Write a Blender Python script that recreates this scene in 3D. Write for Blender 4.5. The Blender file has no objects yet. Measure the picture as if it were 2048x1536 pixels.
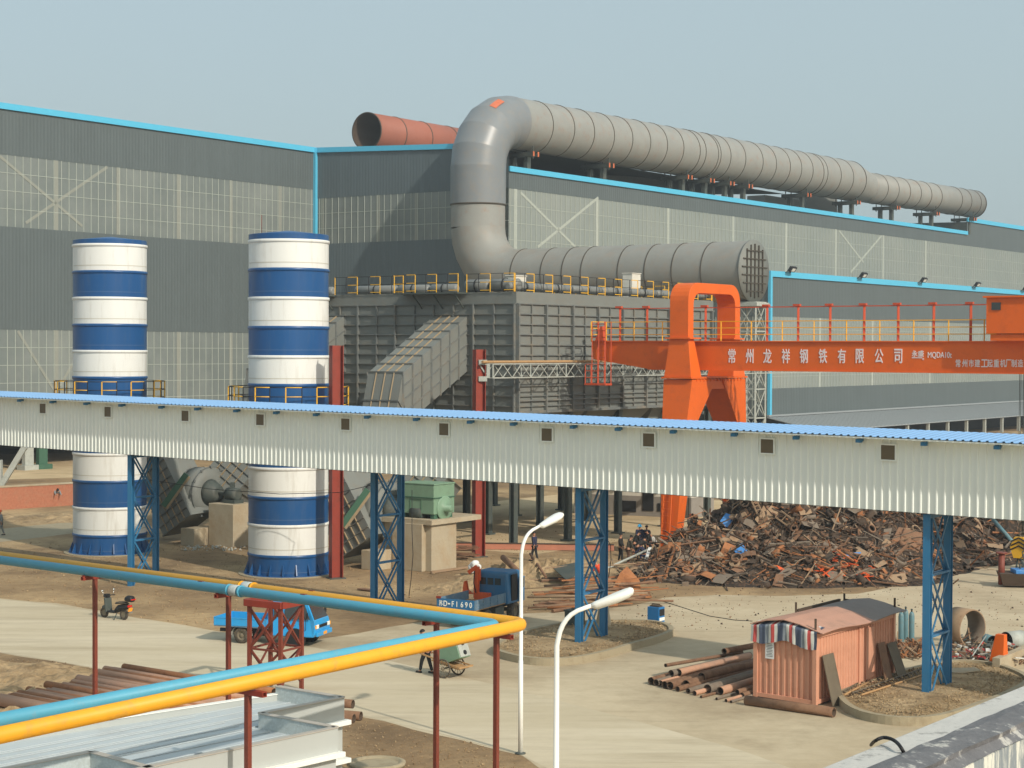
import bpy, bmesh, math, random
from mathutils import Vector, Matrix, noise as mnoise
R = random.Random(7)
V = Vector
sc = bpy.context.scene
COL = sc.collection
rad = math.radians

# ------------------------------------------------------------------ camera
F, CH, HOR, ROLL = 3600.0, 12.5, 697.0, 0.004      # focal length in photo pixels, eye height, horizon row, roll
cd = bpy.data.cameras.new('camera'); cam = bpy.data.objects.new('camera', cd); COL.objects.link(cam)
cd.sensor_width = 36.0; cd.lens = 36.0 * F / 2048; cd.clip_start = 0.5; cd.clip_end = 4000
PITCH = math.atan((768 - HOR) / F)
CM = Matrix.Rotation(math.pi / 2 - PITCH, 4, 'X') @ Matrix.Rotation(ROLL, 4, 'Z')
cam.matrix_world = Matrix.Translation((0, 0, CH)) @ CM
sc.camera = cam
# ------------------------------------------------------------------ sun, sky, exposure
SUN_EL = rad(34); SUN_H = V((0.62, -0.785, 0)).normalized()    # horizontal direction towards the sun
SUND = (SUN_H * math.cos(SUN_EL) + V((0, 0, math.sin(SUN_EL)))).normalized()
ld = bpy.data.lights.new('sun', 'SUN'); ld.energy = 3.2; ld.angle = rad(0.9); ld.color = (1.0, 0.92, 0.80)
sun = bpy.data.objects.new('sun', ld); COL.objects.link(sun)
sun.rotation_euler = (-SUND).to_track_quat('-Z', 'Y').to_euler(); sun.location = SUND * 300
w = bpy.data.worlds.new('World'); sc.world = w; w.use_nodes = True
nt = w.node_tree; nt.nodes.clear()
sky = nt.nodes.new('ShaderNodeTexSky'); sky.sky_type = 'NISHITA'; sky.sun_disc = False
sky.sun_elevation = SUN_EL; sky.sun_rotation = math.atan2(SUN_H.x, SUN_H.y)
sky.air_density = 1.0; sky.dust_density = 6.0; sky.ozone_density = 1.5; sky.altitude = 0
hz = nt.nodes.new('ShaderNodeMixRGB'); hz.blend_type = 'MIX'; hz.inputs[0].default_value = 0.72
hz.inputs[2].default_value = (3.25, 4.05, 4.22, 1)      # pale spring haze over the whole sky
bg = nt.nodes.new('ShaderNodeBackground'); bg.inputs[1].default_value = 0.15
wo = nt.nodes.new('ShaderNodeOutputWorld')
nt.links.new(sky.outputs[0], hz.inputs[1]); nt.links.new(hz.outputs[0], bg.inputs[0]); nt.links.new(bg.outputs[0], wo.inputs[0])
sc.view_settings.view_transform = 'Standard'; sc.view_settings.look = 'None'
sc.view_settings.exposure = 0.10; sc.cycles.volume_bounces = 0; sc.cycles.max_bounces = 6; sc.view_settings.gamma = 1.0

# ------------------------------------------------------------------ picking points of the place from the photo
def ray(u, v):
    return (CM.to_3x3() @ V(((u - 1024) / F, (768 - v) / F, -1))).normalized()
def G(u, v, z=0.0):
    d = ray(u, v); return V((0, 0, CH)) + d * ((z - CH) / d.z)
def D(u, v, y):
    d = ray(u, v); return V((0, 0, CH)) + d * (y / d.y)
def LX(p, d, u):                                    # along the plan line p + t d: the point seen in column u
    r = ray(u, HOR); den = d.x * r.y - d.y * r.x
    t = (p.y * r.x - p.x * r.y) / den
    return t
def ZA(p, v):                                       # height of the vertical through p that is seen in row v
    u = PX(V((p.x, p.y, CH)))[0]
    for _ in range(3):
        d = ray(u, v); z = CH + d.z * (p.y / d.y); u = PX(V((p.x, p.y, z)))[0]
    return z
def PX(p):
    q = CM.to_3x3().transposed() @ (p - V((0, 0, CH)))
    return (1024 + F * q.x / -q.z, 768 - F * q.y / -q.z)
def un(x, y): return V((x, y, 0)).normalized()
VA, VB = un(.605, .796), un(.796, -.605)           # across / along the conveyor gallery
VL = un(.567, .824)                                # the long left wall
VR, UR = un(.589, .808), un(.808, -.589)           # the long right wall and its perpendicular
Z = V((0, 0, 1))

# ------------------------------------------------------------------ materials
def S(r, g, b, k=1.0):
    def f(c):
        c /= 255.0
        return (c / 12.92 if c <= .04045 else ((c + .055) / 1.055) ** 2.4) * k
    return (f(r), f(g), f(b), 1)
MATS = {}
def mat(name, col, rough=.6, metal=0.0, var=.12, scale=2.0, bump=0.0, bscale=30.0, dirt=None, damt=.5, dscale=1.0, dlo=.48, dhi=.66,
        stretch=(1, 1, 1), corr=0.0, corr_k=6.0, streak=0.0, sscale=2.0, spec=.4, coat=0.0):
    if name in MATS: return MATS[name]
    m = bpy.data.materials.new(name); m.use_nodes = True; n = m.node_tree; L = n.links.new
    b = n.nodes['Principled BSDF']; b.inputs['Roughness'].default_value = rough; b.inputs['Metallic'].default_value = metal
    b.inputs['Specular IOR Level'].default_value = spec
    if coat: b.inputs['Coat Weight'].default_value = coat; b.inputs['Coat Roughness'].default_value = .15
    tc = n.nodes.new('ShaderNodeTexCoord'); mp = n.nodes.new('ShaderNodeMapping'); mp.inputs['Scale'].default_value = stretch
    L(tc.outputs['Object'], mp.inputs['Vector'])
    n1 = n.nodes.new('ShaderNodeTexNoise'); n1.inputs['Scale'].default_value = scale; n1.inputs['Detail'].default_value = 6; n1.inputs['Roughness'].default_value = .65
    L(mp.outputs[0], n1.inputs['Vector'])
    mx = n.nodes.new('ShaderNodeMixRGB'); c = V(col[:3])
    mx.inputs[1].default_value = (*[max(0, q * (1 - var * 1.6)) for q in c], 1); mx.inputs[2].default_value = (*[min(1, q * (1 + var * 1.6)) for q in c], 1)
    L(n1.outputs['Fac'], mx.inputs[0]); out = mx.outputs[0]
    def over(fac, colr, src, amt):
        r = n.nodes.new('ShaderNodeMath'); r.operation = 'MULTIPLY'; r.inputs[1].default_value = amt; L(fac, r.inputs[0])
        x = n.nodes.new('ShaderNodeMixRGB'); x.inputs[2].default_value = colr; L(r.outputs[0], x.inputs[0]); L(src, x.inputs[1]); return x.outputs[0]
    if dirt:
        n2 = n.nodes.new('ShaderNodeTexNoise'); n2.inputs['Scale'].default_value = dscale; n2.inputs['Detail'].default_value = 8; n2.inputs['Roughness'].default_value = .7
        L(mp.outputs[0], n2.inputs['Vector'])
        rp = n.nodes.new('ShaderNodeMapRange'); rp.inputs[1].default_value = dlo; rp.inputs[2].default_value = dhi; L(n2.outputs['Fac'], rp.inputs[0])
        out = over(rp.outputs[0], dirt, out, damt)
    if streak:
        mp2 = n.nodes.new('ShaderNodeMapping'); mp2.inputs['Scale'].default_value = (1, 1, .03); L(tc.outputs['Object'], mp2.inputs['Vector'])
        n3 = n.nodes.new('ShaderNodeTexNoise'); n3.inputs['Scale'].default_value = sscale; n3.inputs['Detail'].default_value = 4; L(mp2.outputs[0], n3.inputs['Vector'])
        rp = n.nodes.new('ShaderNodeMapRange'); rp.inputs[1].default_value = .45; rp.inputs[2].default_value = .75; L(n3.outputs['Fac'], rp.inputs[0])
        out = over(rp.outputs[0], (*[min(1, q * 1.45) for q in c], 1), out, streak)
    L(out, b.inputs['Base Color'])
    hsrc = None
    if corr:                                         # fine vertical corrugation
        sp = n.nodes.new('ShaderNodeSeparateXYZ'); L(tc.outputs['Object'], sp.inputs[0])
        ad = n.nodes.new('ShaderNodeMath'); ad.operation = 'ADD'; L(sp.outputs[0], ad.inputs[0]); L(sp.outputs[1], ad.inputs[1])
        mu = n.nodes.new('ShaderNodeMath'); mu.operation = 'MULTIPLY'; mu.inputs[1].default_value = corr_k; L(ad.outputs[0], mu.inputs[0])
        si = n.nodes.new('ShaderNodeMath'); si.operation = 'SINE'; L(mu.outputs[0], si.inputs[0])
        bp = n.nodes.new('ShaderNodeBump'); bp.inputs['Strength'].default_value = corr; bp.inputs['Distance'].default_value = .05
        L(si.outputs[0], bp.inputs['Height']); hsrc = bp
    if bump:
        n4 = n.nodes.new('ShaderNodeTexNoise'); n4.inputs['Scale'].default_value = bscale; n4.inputs['Detail'].default_value = 5
        L(tc.outputs['Object'], n4.inputs['Vector'])
        bp = n.nodes.new('ShaderNodeBump'); bp.inputs['Strength'].default_value = bump; bp.inputs['Distance'].default_value = .05
        L(n4.outputs['Fac'], bp.inputs['Height'])
        if hsrc: L(hsrc.outputs[0], bp.inputs['Normal'])
        hsrc = bp
    if hsrc: L(hsrc.outputs[0], b.inputs['Normal'])
    MATS[name] = m; return m

RUSTC = S(96, 52, 30)
M = dict(
    clad=mat('grey_cladding', S(86, 95, 96), .55, var=.07, scale=.25, corr=.2, corr_k=14, streak=.22, sscale=1.6),
    clad2=mat('grey_cladding_recess', S(88, 99, 103), .55, var=.07, scale=.25, corr=.2, corr_k=14, streak=.22, sscale=1.6),  # copy of clad, tinted bluer to paint in skylight on the recessed wall
    frp=mat('translucent_sheet', S(108, 116, 114), .38, var=.10, scale=.10, dirt=S(144, 149, 144), damt=.6, dscale=.07, dlo=.42, dhi=.68, streak=.2, sscale=1.2),  # the dirt tone here paints interior light showing unevenly through the sheet
    frpline=mat('sheet_lap', S(166, 173, 165), .5, var=.08),
    trim=mat('sky_blue_trim', S(84, 180, 214), .45, var=.05),
    white=mat('white_paint', S(222, 223, 218), .45, var=.04, scale=1.2, dirt=S(158, 148, 128), damt=.5, dscale=2.6, dlo=.52, dhi=.8, stretch=(1, 1, .12)),
    navy=mat('blue_paint', S(26, 78, 130), .34, var=.10, scale=.8, dirt=S(92, 104, 118), damt=.45, dscale=2.5, dlo=.5, dhi=.8, stretch=(1, 1, .15)),
    trestle=mat('trestle_blue', S(46, 112, 154), .42, var=.10, scale=1.5, dirt=S(110, 120, 126), damt=.25, dscale=2.5, dlo=.55, dhi=.75),
    red=mat('red_primer', S(138, 52, 36), .6, var=.12, scale=1.2, dirt=S(96, 52, 40), damt=.4, dscale=2),
    post=mat('post_oxide', S(122, 58, 42), .55, var=.12, scale=2, dirt=S(80, 46, 36), damt=.4, dscale=4),
    red_orange=mat('crane_post_orange', S(190, 78, 44), .5, var=.08),
    orange=mat('crane_orange', S(220, 98, 22), .5, var=.08, scale=.7, dirt=S(160, 74, 42), damt=.4, dscale=1.6, dlo=.52, dhi=.8),
    yellow=mat('rail_yellow', S(226, 172, 40), .5, var=.08),
    ypipe=mat('pipe_yellow', S(232, 166, 40), .5, var=.06, scale=2.5, dirt=S(186, 144, 76), damt=.4, dscale=3, dlo=.55),
    bpipe=mat('pipe_blue', S(82, 160, 186), .5, var=.07, scale=2.5, dirt=S(120, 150, 156), damt=.4, dscale=3, dlo=.55),
    black=mat('black', S(28, 28, 30), .6, var=.1),
    duct=mat('duct_grey', S(142, 143, 138), .55, var=.10, scale=.6, dirt=S(150, 112, 84), damt=.5, dscale=.9, dlo=.52, dhi=.76, bump=.08, bscale=3),
    ductnew=mat('duct_new_grey', S(122, 127, 130), .38, var=.07, scale=.5, dirt=S(150, 134, 112), damt=.25, dscale=1.2, spec=.5),
    ductseam=mat('duct_seam', S(74, 68, 58), .7, var=.2),
    bag=mat('baghouse_grey', S(116, 119, 114), .6, var=.12, scale=.7, dirt=S(130, 112, 92), damt=.3, dscale=1.2, dlo=.5, dhi=.75),
    rib=mat('baghouse_rib', S(104, 108, 106), .6, var=.15, dirt=S(150, 130, 100), damt=.4, dscale=1.0),
    ribtan=mat('rib_tan', S(150, 132, 104), .7, var=.15),
    steel=mat('dark_steel', S(70, 78, 74), .6, var=.15, dirt=S(110, 100, 84), damt=.3),
    ltsteel=mat('light_grey_steel', S(168, 172, 164), .5, var=.08, dirt=S(120, 116, 104), damt=.3, dscale=3),
    redduct=mat('oxide_duct', S(156, 96, 78), .65, var=.12, scale=.5, dirt=S(140, 76, 52), damt=.4, dscale=1),
    gal=mat('gallery_sheet', S(228, 233, 226), .45, var=.04, scale=.6, streak=.08, sscale=4),
    galroof=mat('gallery_roof', S(124, 164, 204), .4, var=.05, scale=.6),
    shutter=mat('window_brown', S(98, 86, 64), .5, var=.1),
    conc=mat('concrete', S(172, 160, 136), .85, var=.12, scale=1.3, dirt=S(150, 118, 78), damt=.6, dscale=.7, dlo=.45, dhi=.75, bump=.25, bscale=8),
    kerb=mat('kerb_concrete', S(160, 148, 122), .85, var=.12, scale=2, dirt=S(120, 104, 80), damt=.5, dscale=2, bump=.2, bscale=12),
    green=mat('motor_green', S(120, 150, 124), .5, var=.07, scale=1.5, dirt=S(100, 118, 98), damt=.3, dscale=2),
    dgreen=mat('flange_green', S(62, 98, 78), .6, var=.12),
    rust=mat('rust', S(126, 95, 72), .85, var=.25, scale=2, dirt=S(92, 64, 46), damt=.6, dscale=3),
    rust2=mat('rust_orange', S(156, 104, 66), .85, var=.22, scale=2, dirt=S(120, 74, 48), damt=.6, dscale=2.5),
    rust3=mat('rust_dark', S(78, 64, 52), .9, var=.3, scale=2, dirt=S(54, 44, 36), damt=.6, dscale=2),
    scrapgrey=mat('scrap_grey', S(122, 110, 96), .8, var=.25, scale=2, dirt=S(98, 76, 58), damt=.6, dscale=2),
    scraptan=mat('scrap_tan', S(152, 128, 102), .85, var=.25, scale=2, dirt=S(110, 80, 56), damt=.6, dscale=2),
    heapbase=mat('scrap_bed', S(50, 42, 34), .95, var=.5, scale=3, dirt=S(112, 82, 58), damt=.7, dscale=4, dlo=.5, dhi=.62, bump=.8, bscale=5),  # dark base tone paints the shade in gaps between scrap pieces
    pile=mat('pipe_rust', S(186, 142, 114), .75, var=.16, scale=.8, dirt=S(122, 112, 104), damt=.55, dscale=.6, stretch=(1, 1, 1)),
    contr=mat('container_red', S(204, 148, 120), .7, var=.12, scale=.9, dirt=S(170, 112, 82), damt=.5, dscale=1.6, dlo=.5, dhi=.75),
    controof=mat('container_roof', S(190, 146, 126), .75, var=.10, scale=.8, dirt=S(128, 112, 100), damt=.5, dscale=.5),
    dkboard=mat('dark_board', S(104, 94, 78), .85, var=.2, scale=1.5, dirt=S(80, 66, 50), damt=.5, dscale=2),
    wood=mat('wood_bamboo', S(170, 134, 92), .8, var=.2, scale=3),
    lamp=mat('lamp_white', S(236, 236, 228), .35, var=.02, spec=.5),
    truckb=mat('truck_blue', S(40, 152, 214), .3, var=.04, coat=.3, dirt=S(110, 130, 140), damt=.25, dscale=1.4, dlo=.55),
    truckd=mat('truck_dark_blue', S(42, 104, 148), .45, var=.08, dirt=S(96, 104, 104), damt=.35, dscale=1.6),
    bedblue=mat('bed_worn_blue', S(92, 124, 148), .6, var=.18, scale=3, dirt=S(140, 140, 132), damt=.5, dscale=3),
    glass=mat('dark_glass', S(52, 56, 54), .12, var=.05, spec=.7),
    tyre=mat('tyre', S(72, 66, 58), .9, var=.15, dirt=S(128, 112, 88), damt=.6, dscale=6),
    rim=mat('rim_dusty', S(120, 110, 92), .7, var=.15),
    chrome=mat('bright_metal', S(200, 200, 196), .25, metal=.8, var=.05),
    ylamp=mat('amber', S(240, 160, 40), .3, var=.05),
    rlamp=mat('red_lamp', S(196, 34, 24), .3, var=.05),
    roofw=mat('white_roof_sheet', S(182, 190, 192), .45, var=.05, scale=.7, dirt=S(170, 172, 170), damt=.4, dscale=.8),
    roofside=mat('white_wall_sheet', S(174, 178, 174), .5, var=.03, scale=.5),
    galv=mat('galvanised', S(176, 184, 182), .4, metal=.0, var=.14, scale=9, dirt=S(196, 206, 208), damt=.5, dscale=16, dlo=.5, dhi=.6),
    ledge=mat('ledge_white', S(236, 236, 228), .5, var=.02),
    plaster=mat('parapet_cement', S(190, 188, 182), .8, var=.10, scale=3, dirt=S(120, 118, 114), damt=.6, dscale=4, dlo=.55, dhi=.62, bump=.2, bscale=14),
    tar=mat('tar_strip', S(106, 106, 108), .75, var=.30, scale=5, dirt=S(186, 184, 176), damt=.8, dscale=5, dlo=.55, dhi=.62, bump=.5, bscale=10),
    streakwall=mat('streaked_render', S(134, 142, 146), .8, var=.15, scale=3, dirt=S(222, 222, 208), damt=.9, dscale=3.2, dlo=.48, dhi=.58, stretch=(2.2, 2.2, .35)),
    brick=mat('brick_red', S(168, 108, 82), .9, var=.25, scale=6, dirt=S(150, 120, 96), damt=.4, dscale=3),
    dblue=mat('scrap_sky_blue', S(62, 130, 196), .6, var=.12, scale=1.5, dirt=S(140, 150, 156), damt=.3, dscale=2),
    dorange=mat('scrap_orange', S(214, 90, 40), .6, var=.15, scale=2),
    wred=mat('scrap_red', S(168, 48, 30), .6, var=.15),
    cyl=mat('cylinder_blue', S(96, 132, 140), .5, var=.12, scale=3, dirt=S(120, 112, 92), damt=.4, dscale=4),
    weldb=mat('welder_blue', S(36, 110, 168), .45, var=.08),
    paper=mat('paper', S(220, 222, 220), .8, var=.03),
    stone=mat('rubble', S(168, 146, 116), .9, var=.2, scale=3),
    skin=mat('skin', S(176, 126, 98), .6, var=.05), hair=mat('hair', S(24, 20, 18), .6, var=.1),
    jnavy=mat('jacket_navy', S(42, 46, 70), .85, var=.15), jdark=mat('jacket_dark', S(40, 38, 36), .85, var=.15), jgrey=mat('jacket_grey', S(128, 132, 132), .85, var=.12),
    jolive=mat('jacket_olive', S(70, 64, 52), .85, var=.15), jpurple=mat('jacket_purple', S(92, 78, 88), .85, var=.12), jlight=mat('jacket_light', S(180, 180, 172), .85, var=.1), jred=mat('jacket_orange', S(206, 74, 40), .8, var=.1),
    tdark=mat('trousers_dark', S(40, 42, 44), .9, var=.12), tgrey=mat('trousers_grey', S(130, 132, 130), .9, var=.12), tbrown=mat('trousers_brown', S(84, 58, 44), .9, var=.12), tblue=mat('trousers_blue', S(36, 44, 84), .9, var=.12),
    shoe=mat('shoe', S(36, 32, 28), .7), hblue=mat('helmet_blue', S(70, 170, 216), .35), horange=mat('helmet_orange', S(224, 92, 40), .35), hwhite=mat('helmet_white', S(224, 220, 208), .4),
)

# ------------------------------------------------------------------ mesh helpers
WM = {}
class MB:
    def __init__(s): s.v, s.f, s.m, s.s = [], [], [], []
    def add(s, vs, fs, mi=0, sm=False):
        o = len(s.v); s.v += [V(p) for p in vs]
        for f in fs: s.f.append([i + o for i in f]); s.m.append(mi); s.s.append(sm)
        return s
    def hexa(s, P, mi=0):                             # 8 points: bottom ring 0-3, top ring 4-7
        return s.add(P, [(3, 2, 1, 0), (4, 5, 6, 7), (0, 1, 5, 4), (1, 2, 6, 5), (2, 3, 7, 6), (3, 0, 4, 7)], mi)
    def box(s, c, size, ax=None, ay=None, mi=0, az=None):
        c = V(c); ax = V(ax) if ax else V((1, 0, 0)); ay = V(ay) if ay else Z.cross(ax); az = V(az) if az else ax.cross(ay).normalized()
        x, y, z = ax * size[0] / 2, ay * size[1] / 2, az * size[2] / 2
        return s.hexa([c - x - y - z, c + x - y - z, c + x + y - z, c - x + y - z, c - x - y + z, c + x - y + z, c + x + y + z, c - x + y + z], mi)
    def bar(s, a, b, w_, h=None, mi=0, up=None):
        a, b = V(a), V(b); d = (b - a); L = d.length
        if L < 1e-6: return s
        d /= L; up = V(up) if up else (Z if abs(d.z) < .95 else V((1, 0, 0)))
        x = d.cross(up).normalized(); y = x.cross(d)
        return s.box((a + b) / 2, (L, w_, h or w_), d, x, mi, y)
    def tube(s, pts, r, n=10, caps=True, mi=0, sm=True, closed=False):
        pts = [V(p) for p in pts]; k = len(pts); rr = r if isinstance(r, (list, tuple)) else [r] * k
        vs = []; prev = None
        for i, p in enumerate(pts):
            if closed: t = (pts[(i + 1) % k] - pts[i - 1])
            else: t = pts[min(i + 1, k - 1)] - pts[max(i - 1, 0)]
            t.normalize()
            if prev is None:
                ref = Z if abs(t.z) < .9 else V((1, 0, 0)); x = t.cross(ref).normalized()
            else: x = (prev - t * prev.dot(t)).normalized()
            prev = x; y = t.cross(x)
            vs += [p + (x * math.cos(q) + y * math.sin(q)) * rr[i] for q in (2 * math.pi * j / n for j in range(n))]
        fs = []
        for i in range(k if closed else k - 1):
            i2 = (i + 1) % k
            for j in range(n):
                fs.append((i * n + j, i * n + (j + 1) % n, i2 * n + (j + 1) % n, i2 * n + j))
        s.add(vs, fs, mi, sm)
        if caps and not closed:
            o = len(s.v) - len(vs)
            s.f += [[o + j for j in range(n)][::-1], [o + (k - 1) * n + j for j in range(n)]]; s.m += [mi, mi]; s.s += [False, False]
        return s
    def pipe(s, a, b, r, wall=.02, n=14, mi=0, mi_in=None):  # open-ended hollow pipe
        a, b = V(a), V(b); t = (b - a).normalized(); ref = Z if abs(t.z) < .9 else V((1, 0, 0)); x = t.cross(ref).normalized(); y = t.cross(x)
        ri = r - wall; rings = [(a, r), (b, r), (b, ri), (a, ri)]
        vs = [p + (x * math.cos(q) + y * math.sin(q)) * q2 for p, q2 in rings for q in (2 * math.pi * j / n for j in range(n))]
        for k in range(4):
            k2 = (k + 1) % 4
            s.add([], [])
        o = len(s.v); s.v += vs
        for k in range(4):
            k2 = (k + 1) % 4
            for j in range(n):
                s.f.append([o + k * n + j, o + k * n + (j + 1) % n, o + k2 * n + (j + 1) % n, o + k2 * n + j]); s.m.append(mi if k < 2 or mi_in is None else mi_in); s.s.append(k in (0, 2))
        return s
    def lathe(s, prof, c=(0, 0, 0), n=32, mi=0, ax=None, sm=True, caps=(True, True)):
        c = V(c); a = V(ax).normalized() if ax else Z; ref = V((1, 0, 0)) if abs(a.x) < .9 else V((0, 1, 0)); x = (ref - a * ref.dot(a)).normalized(); y = a.cross(x)
        vs = [c + a * z + (x * math.cos(q) + y * math.sin(q)) * r for r, z in prof for q in (2 * math.pi * j / n for j in range(n))]
        fs = [(i * n + j, i * n + (j + 1) % n, (i + 1) * n + (j + 1) % n, (i + 1) * n + j) for i in range(len(prof) - 1) for j in range(n)]
        o = len(s.v); s.add(vs, fs, mi, sm); k = len(prof)
        if caps[0]: s.f.append([o + j for j in range(n)][::-1]); s.m.append(mi); s.s.append(False)
        if caps[1]: s.f.append([o + (k - 1) * n + j for j in range(n)]); s.m.append(mi); s.s.append(False)
        return s
    def prism(s, poly, vec, mi=0, mi_side=None):
        poly = [V(p) for p in poly]; n = len(poly); vec = V(vec)
        s.add(poly + [p + vec for p in poly], [list(range(n))[::-1], list(range(n, 2 * n))], mi)
        o = len(s.v) - 2 * n
        for i in range(n):
            j = (i + 1) % n; s.f.append([o + i, o + j, o + n + j, o + n + i]); s.m.append(mi if mi_side is None else mi_side); s.s.append(False)
        return s
    def sphere(s, c, r, n=12, k=8, mi=0, sc_=(1, 1, 1)):
        c = V(c); vs = [c + V((r * sc_[0] * math.sin(math.pi * i / k) * math.cos(2 * math.pi * j / n), r * sc_[1] * math.sin(math.pi * i / k) * math.sin(2 * math.pi * j / n), r * sc_[2] * math.cos(math.pi * i / k))) for i in range(k + 1) for j in range(n)]
        return s.add(vs, [(i * n + j, (i + 1) * n + j, (i + 1) * n + (j + 1) % n, i * n + (j + 1) % n) for i in range(k) for j in range(n)], mi, True)
    def build(s, name, mats, parent=None, bevel=0, local=False, recalc=True):
        me = bpy.data.meshes.new(name)
        vs = s.v
        if parent is not None and not local:
            inv = WM[parent.name].inverted(); vs = [inv @ p for p in vs]
        me.from_pydata([tuple(p) for p in vs], [], s.f)
        for m_ in (mats if isinstance(mats, (list, tuple)) else [mats]): me.materials.append((M.get(m_) or MATS[m_]) if isinstance(m_, str) else m_)
        me.polygons.foreach_set('material_index', s.m); me.polygons.foreach_set('use_smooth', s.s)
        if recalc:
            bm = bmesh.new(); bm.from_mesh(me); bmesh.ops.remove_doubles(bm, verts=bm.verts, dist=1e-5)
            bmesh.ops.recalc_face_normals(bm, faces=bm.faces); bm.to_mesh(me); bm.free()
        me.update()
        o = bpy.data.objects.new(name, me); COL.objects.link(o)
        if parent is not None: o.parent = parent; WM[o.name] = WM[parent.name]
        else: WM[o.name] = Matrix.Identity(4)
        if bevel:
            md = o.modifiers.new('bevel', 'BEVEL'); md.width = bevel; md.segments = 2; md.limit_method = 'ANGLE'; md.angle_limit = rad(40)
        return o
def tag(o, label=None, cat=None, group=None, kind=None):
    if label: o['label'] = label
    if cat: o['category'] = cat
    if group: o['group'] = group
    if kind: o['kind'] = kind
    return o
def thing(name, label, cat, loc=(0, 0, 0), rz=0.0, group=None):
    o = bpy.data.objects.new(name, None); COL.objects.link(o); o.empty_display_size = .3
    o.location = loc; o.rotation_euler = (0, 0, rz)
    WM[o.name] = Matrix.Translation(V(loc)) @ Matrix.Rotation(rz, 4, 'Z')
    return tag(o, label, cat, group)
def kids(o): return [c for c in bpy.data.objects if c.parent == o]
def dup(o, loc, rz=None, label=None, parent=None):
    c = o.copy(); COL.objects.link(c)
    if parent is not None: c.parent = parent
    else:
        c.location = loc
        if rz is not None: c.rotation_euler = (0, 0, rz)
        WM[c.name] = Matrix.Translation(V(loc)) @ Matrix.Rotation(c.rotation_euler.z, 4, 'Z')
        if label: c['label'] = label
    for ch in kids(o): dup(ch, None, parent=c)
    return c
def ang(d): return math.atan2(d.y, d.x)
def text(s, name, p, ax, up, h, mname, parent, wscale=1.0, depth=.01, wide=None):
    cu = bpy.data.curves.new(name, 'FONT'); cu.body = s; cu.size = 1; cu.extrude = .01
    t = bpy.data.objects.new(name + '_t', cu); COL.objects.link(t)
    dg = bpy.context.evaluated_depsgraph_get(); me = bpy.data.meshes.new_from_object(t.evaluated_get(dg)); bpy.data.objects.remove(t)
    xs = [q.co.x for q in me.vertices]; ys = [q.co.y for q in me.vertices]; k = h / (max(ys) - min(ys))
    ax, up = V(ax).normalized(), V(up).normalized(); nz = ax.cross(up); x0, y0 = min(xs), min(ys); b = MB(); wd = .02 if wide is None else wide
    for i, (dx, dy) in enumerate(((-wd, 0), (wd, 0), (0, wd * .7), (0, -wd * .7))):      # heavier strokes, each layer a hair proud of the last
        b.add([V(p) + ax * (q.co.x - x0 + dx) * k * wscale + up * (q.co.y - y0 + dy) * k + nz * (q.co.z * k + depth + .003 * i) for q in me.vertices], [list(f.vertices) for f in me.polygons])
    return b.build(name, mname, parent, recalc=False)
def ring(c, r, a0, a1, n, ax=V((1, 0, 0)), ay=V((0, 1, 0))):
    return [V(c) + ax * r * math.cos(a0 + (a1 - a0) * i / n) + ay * r * math.sin(a0 + (a1 - a0) * i / n) for i in range(n + 1)]
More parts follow.
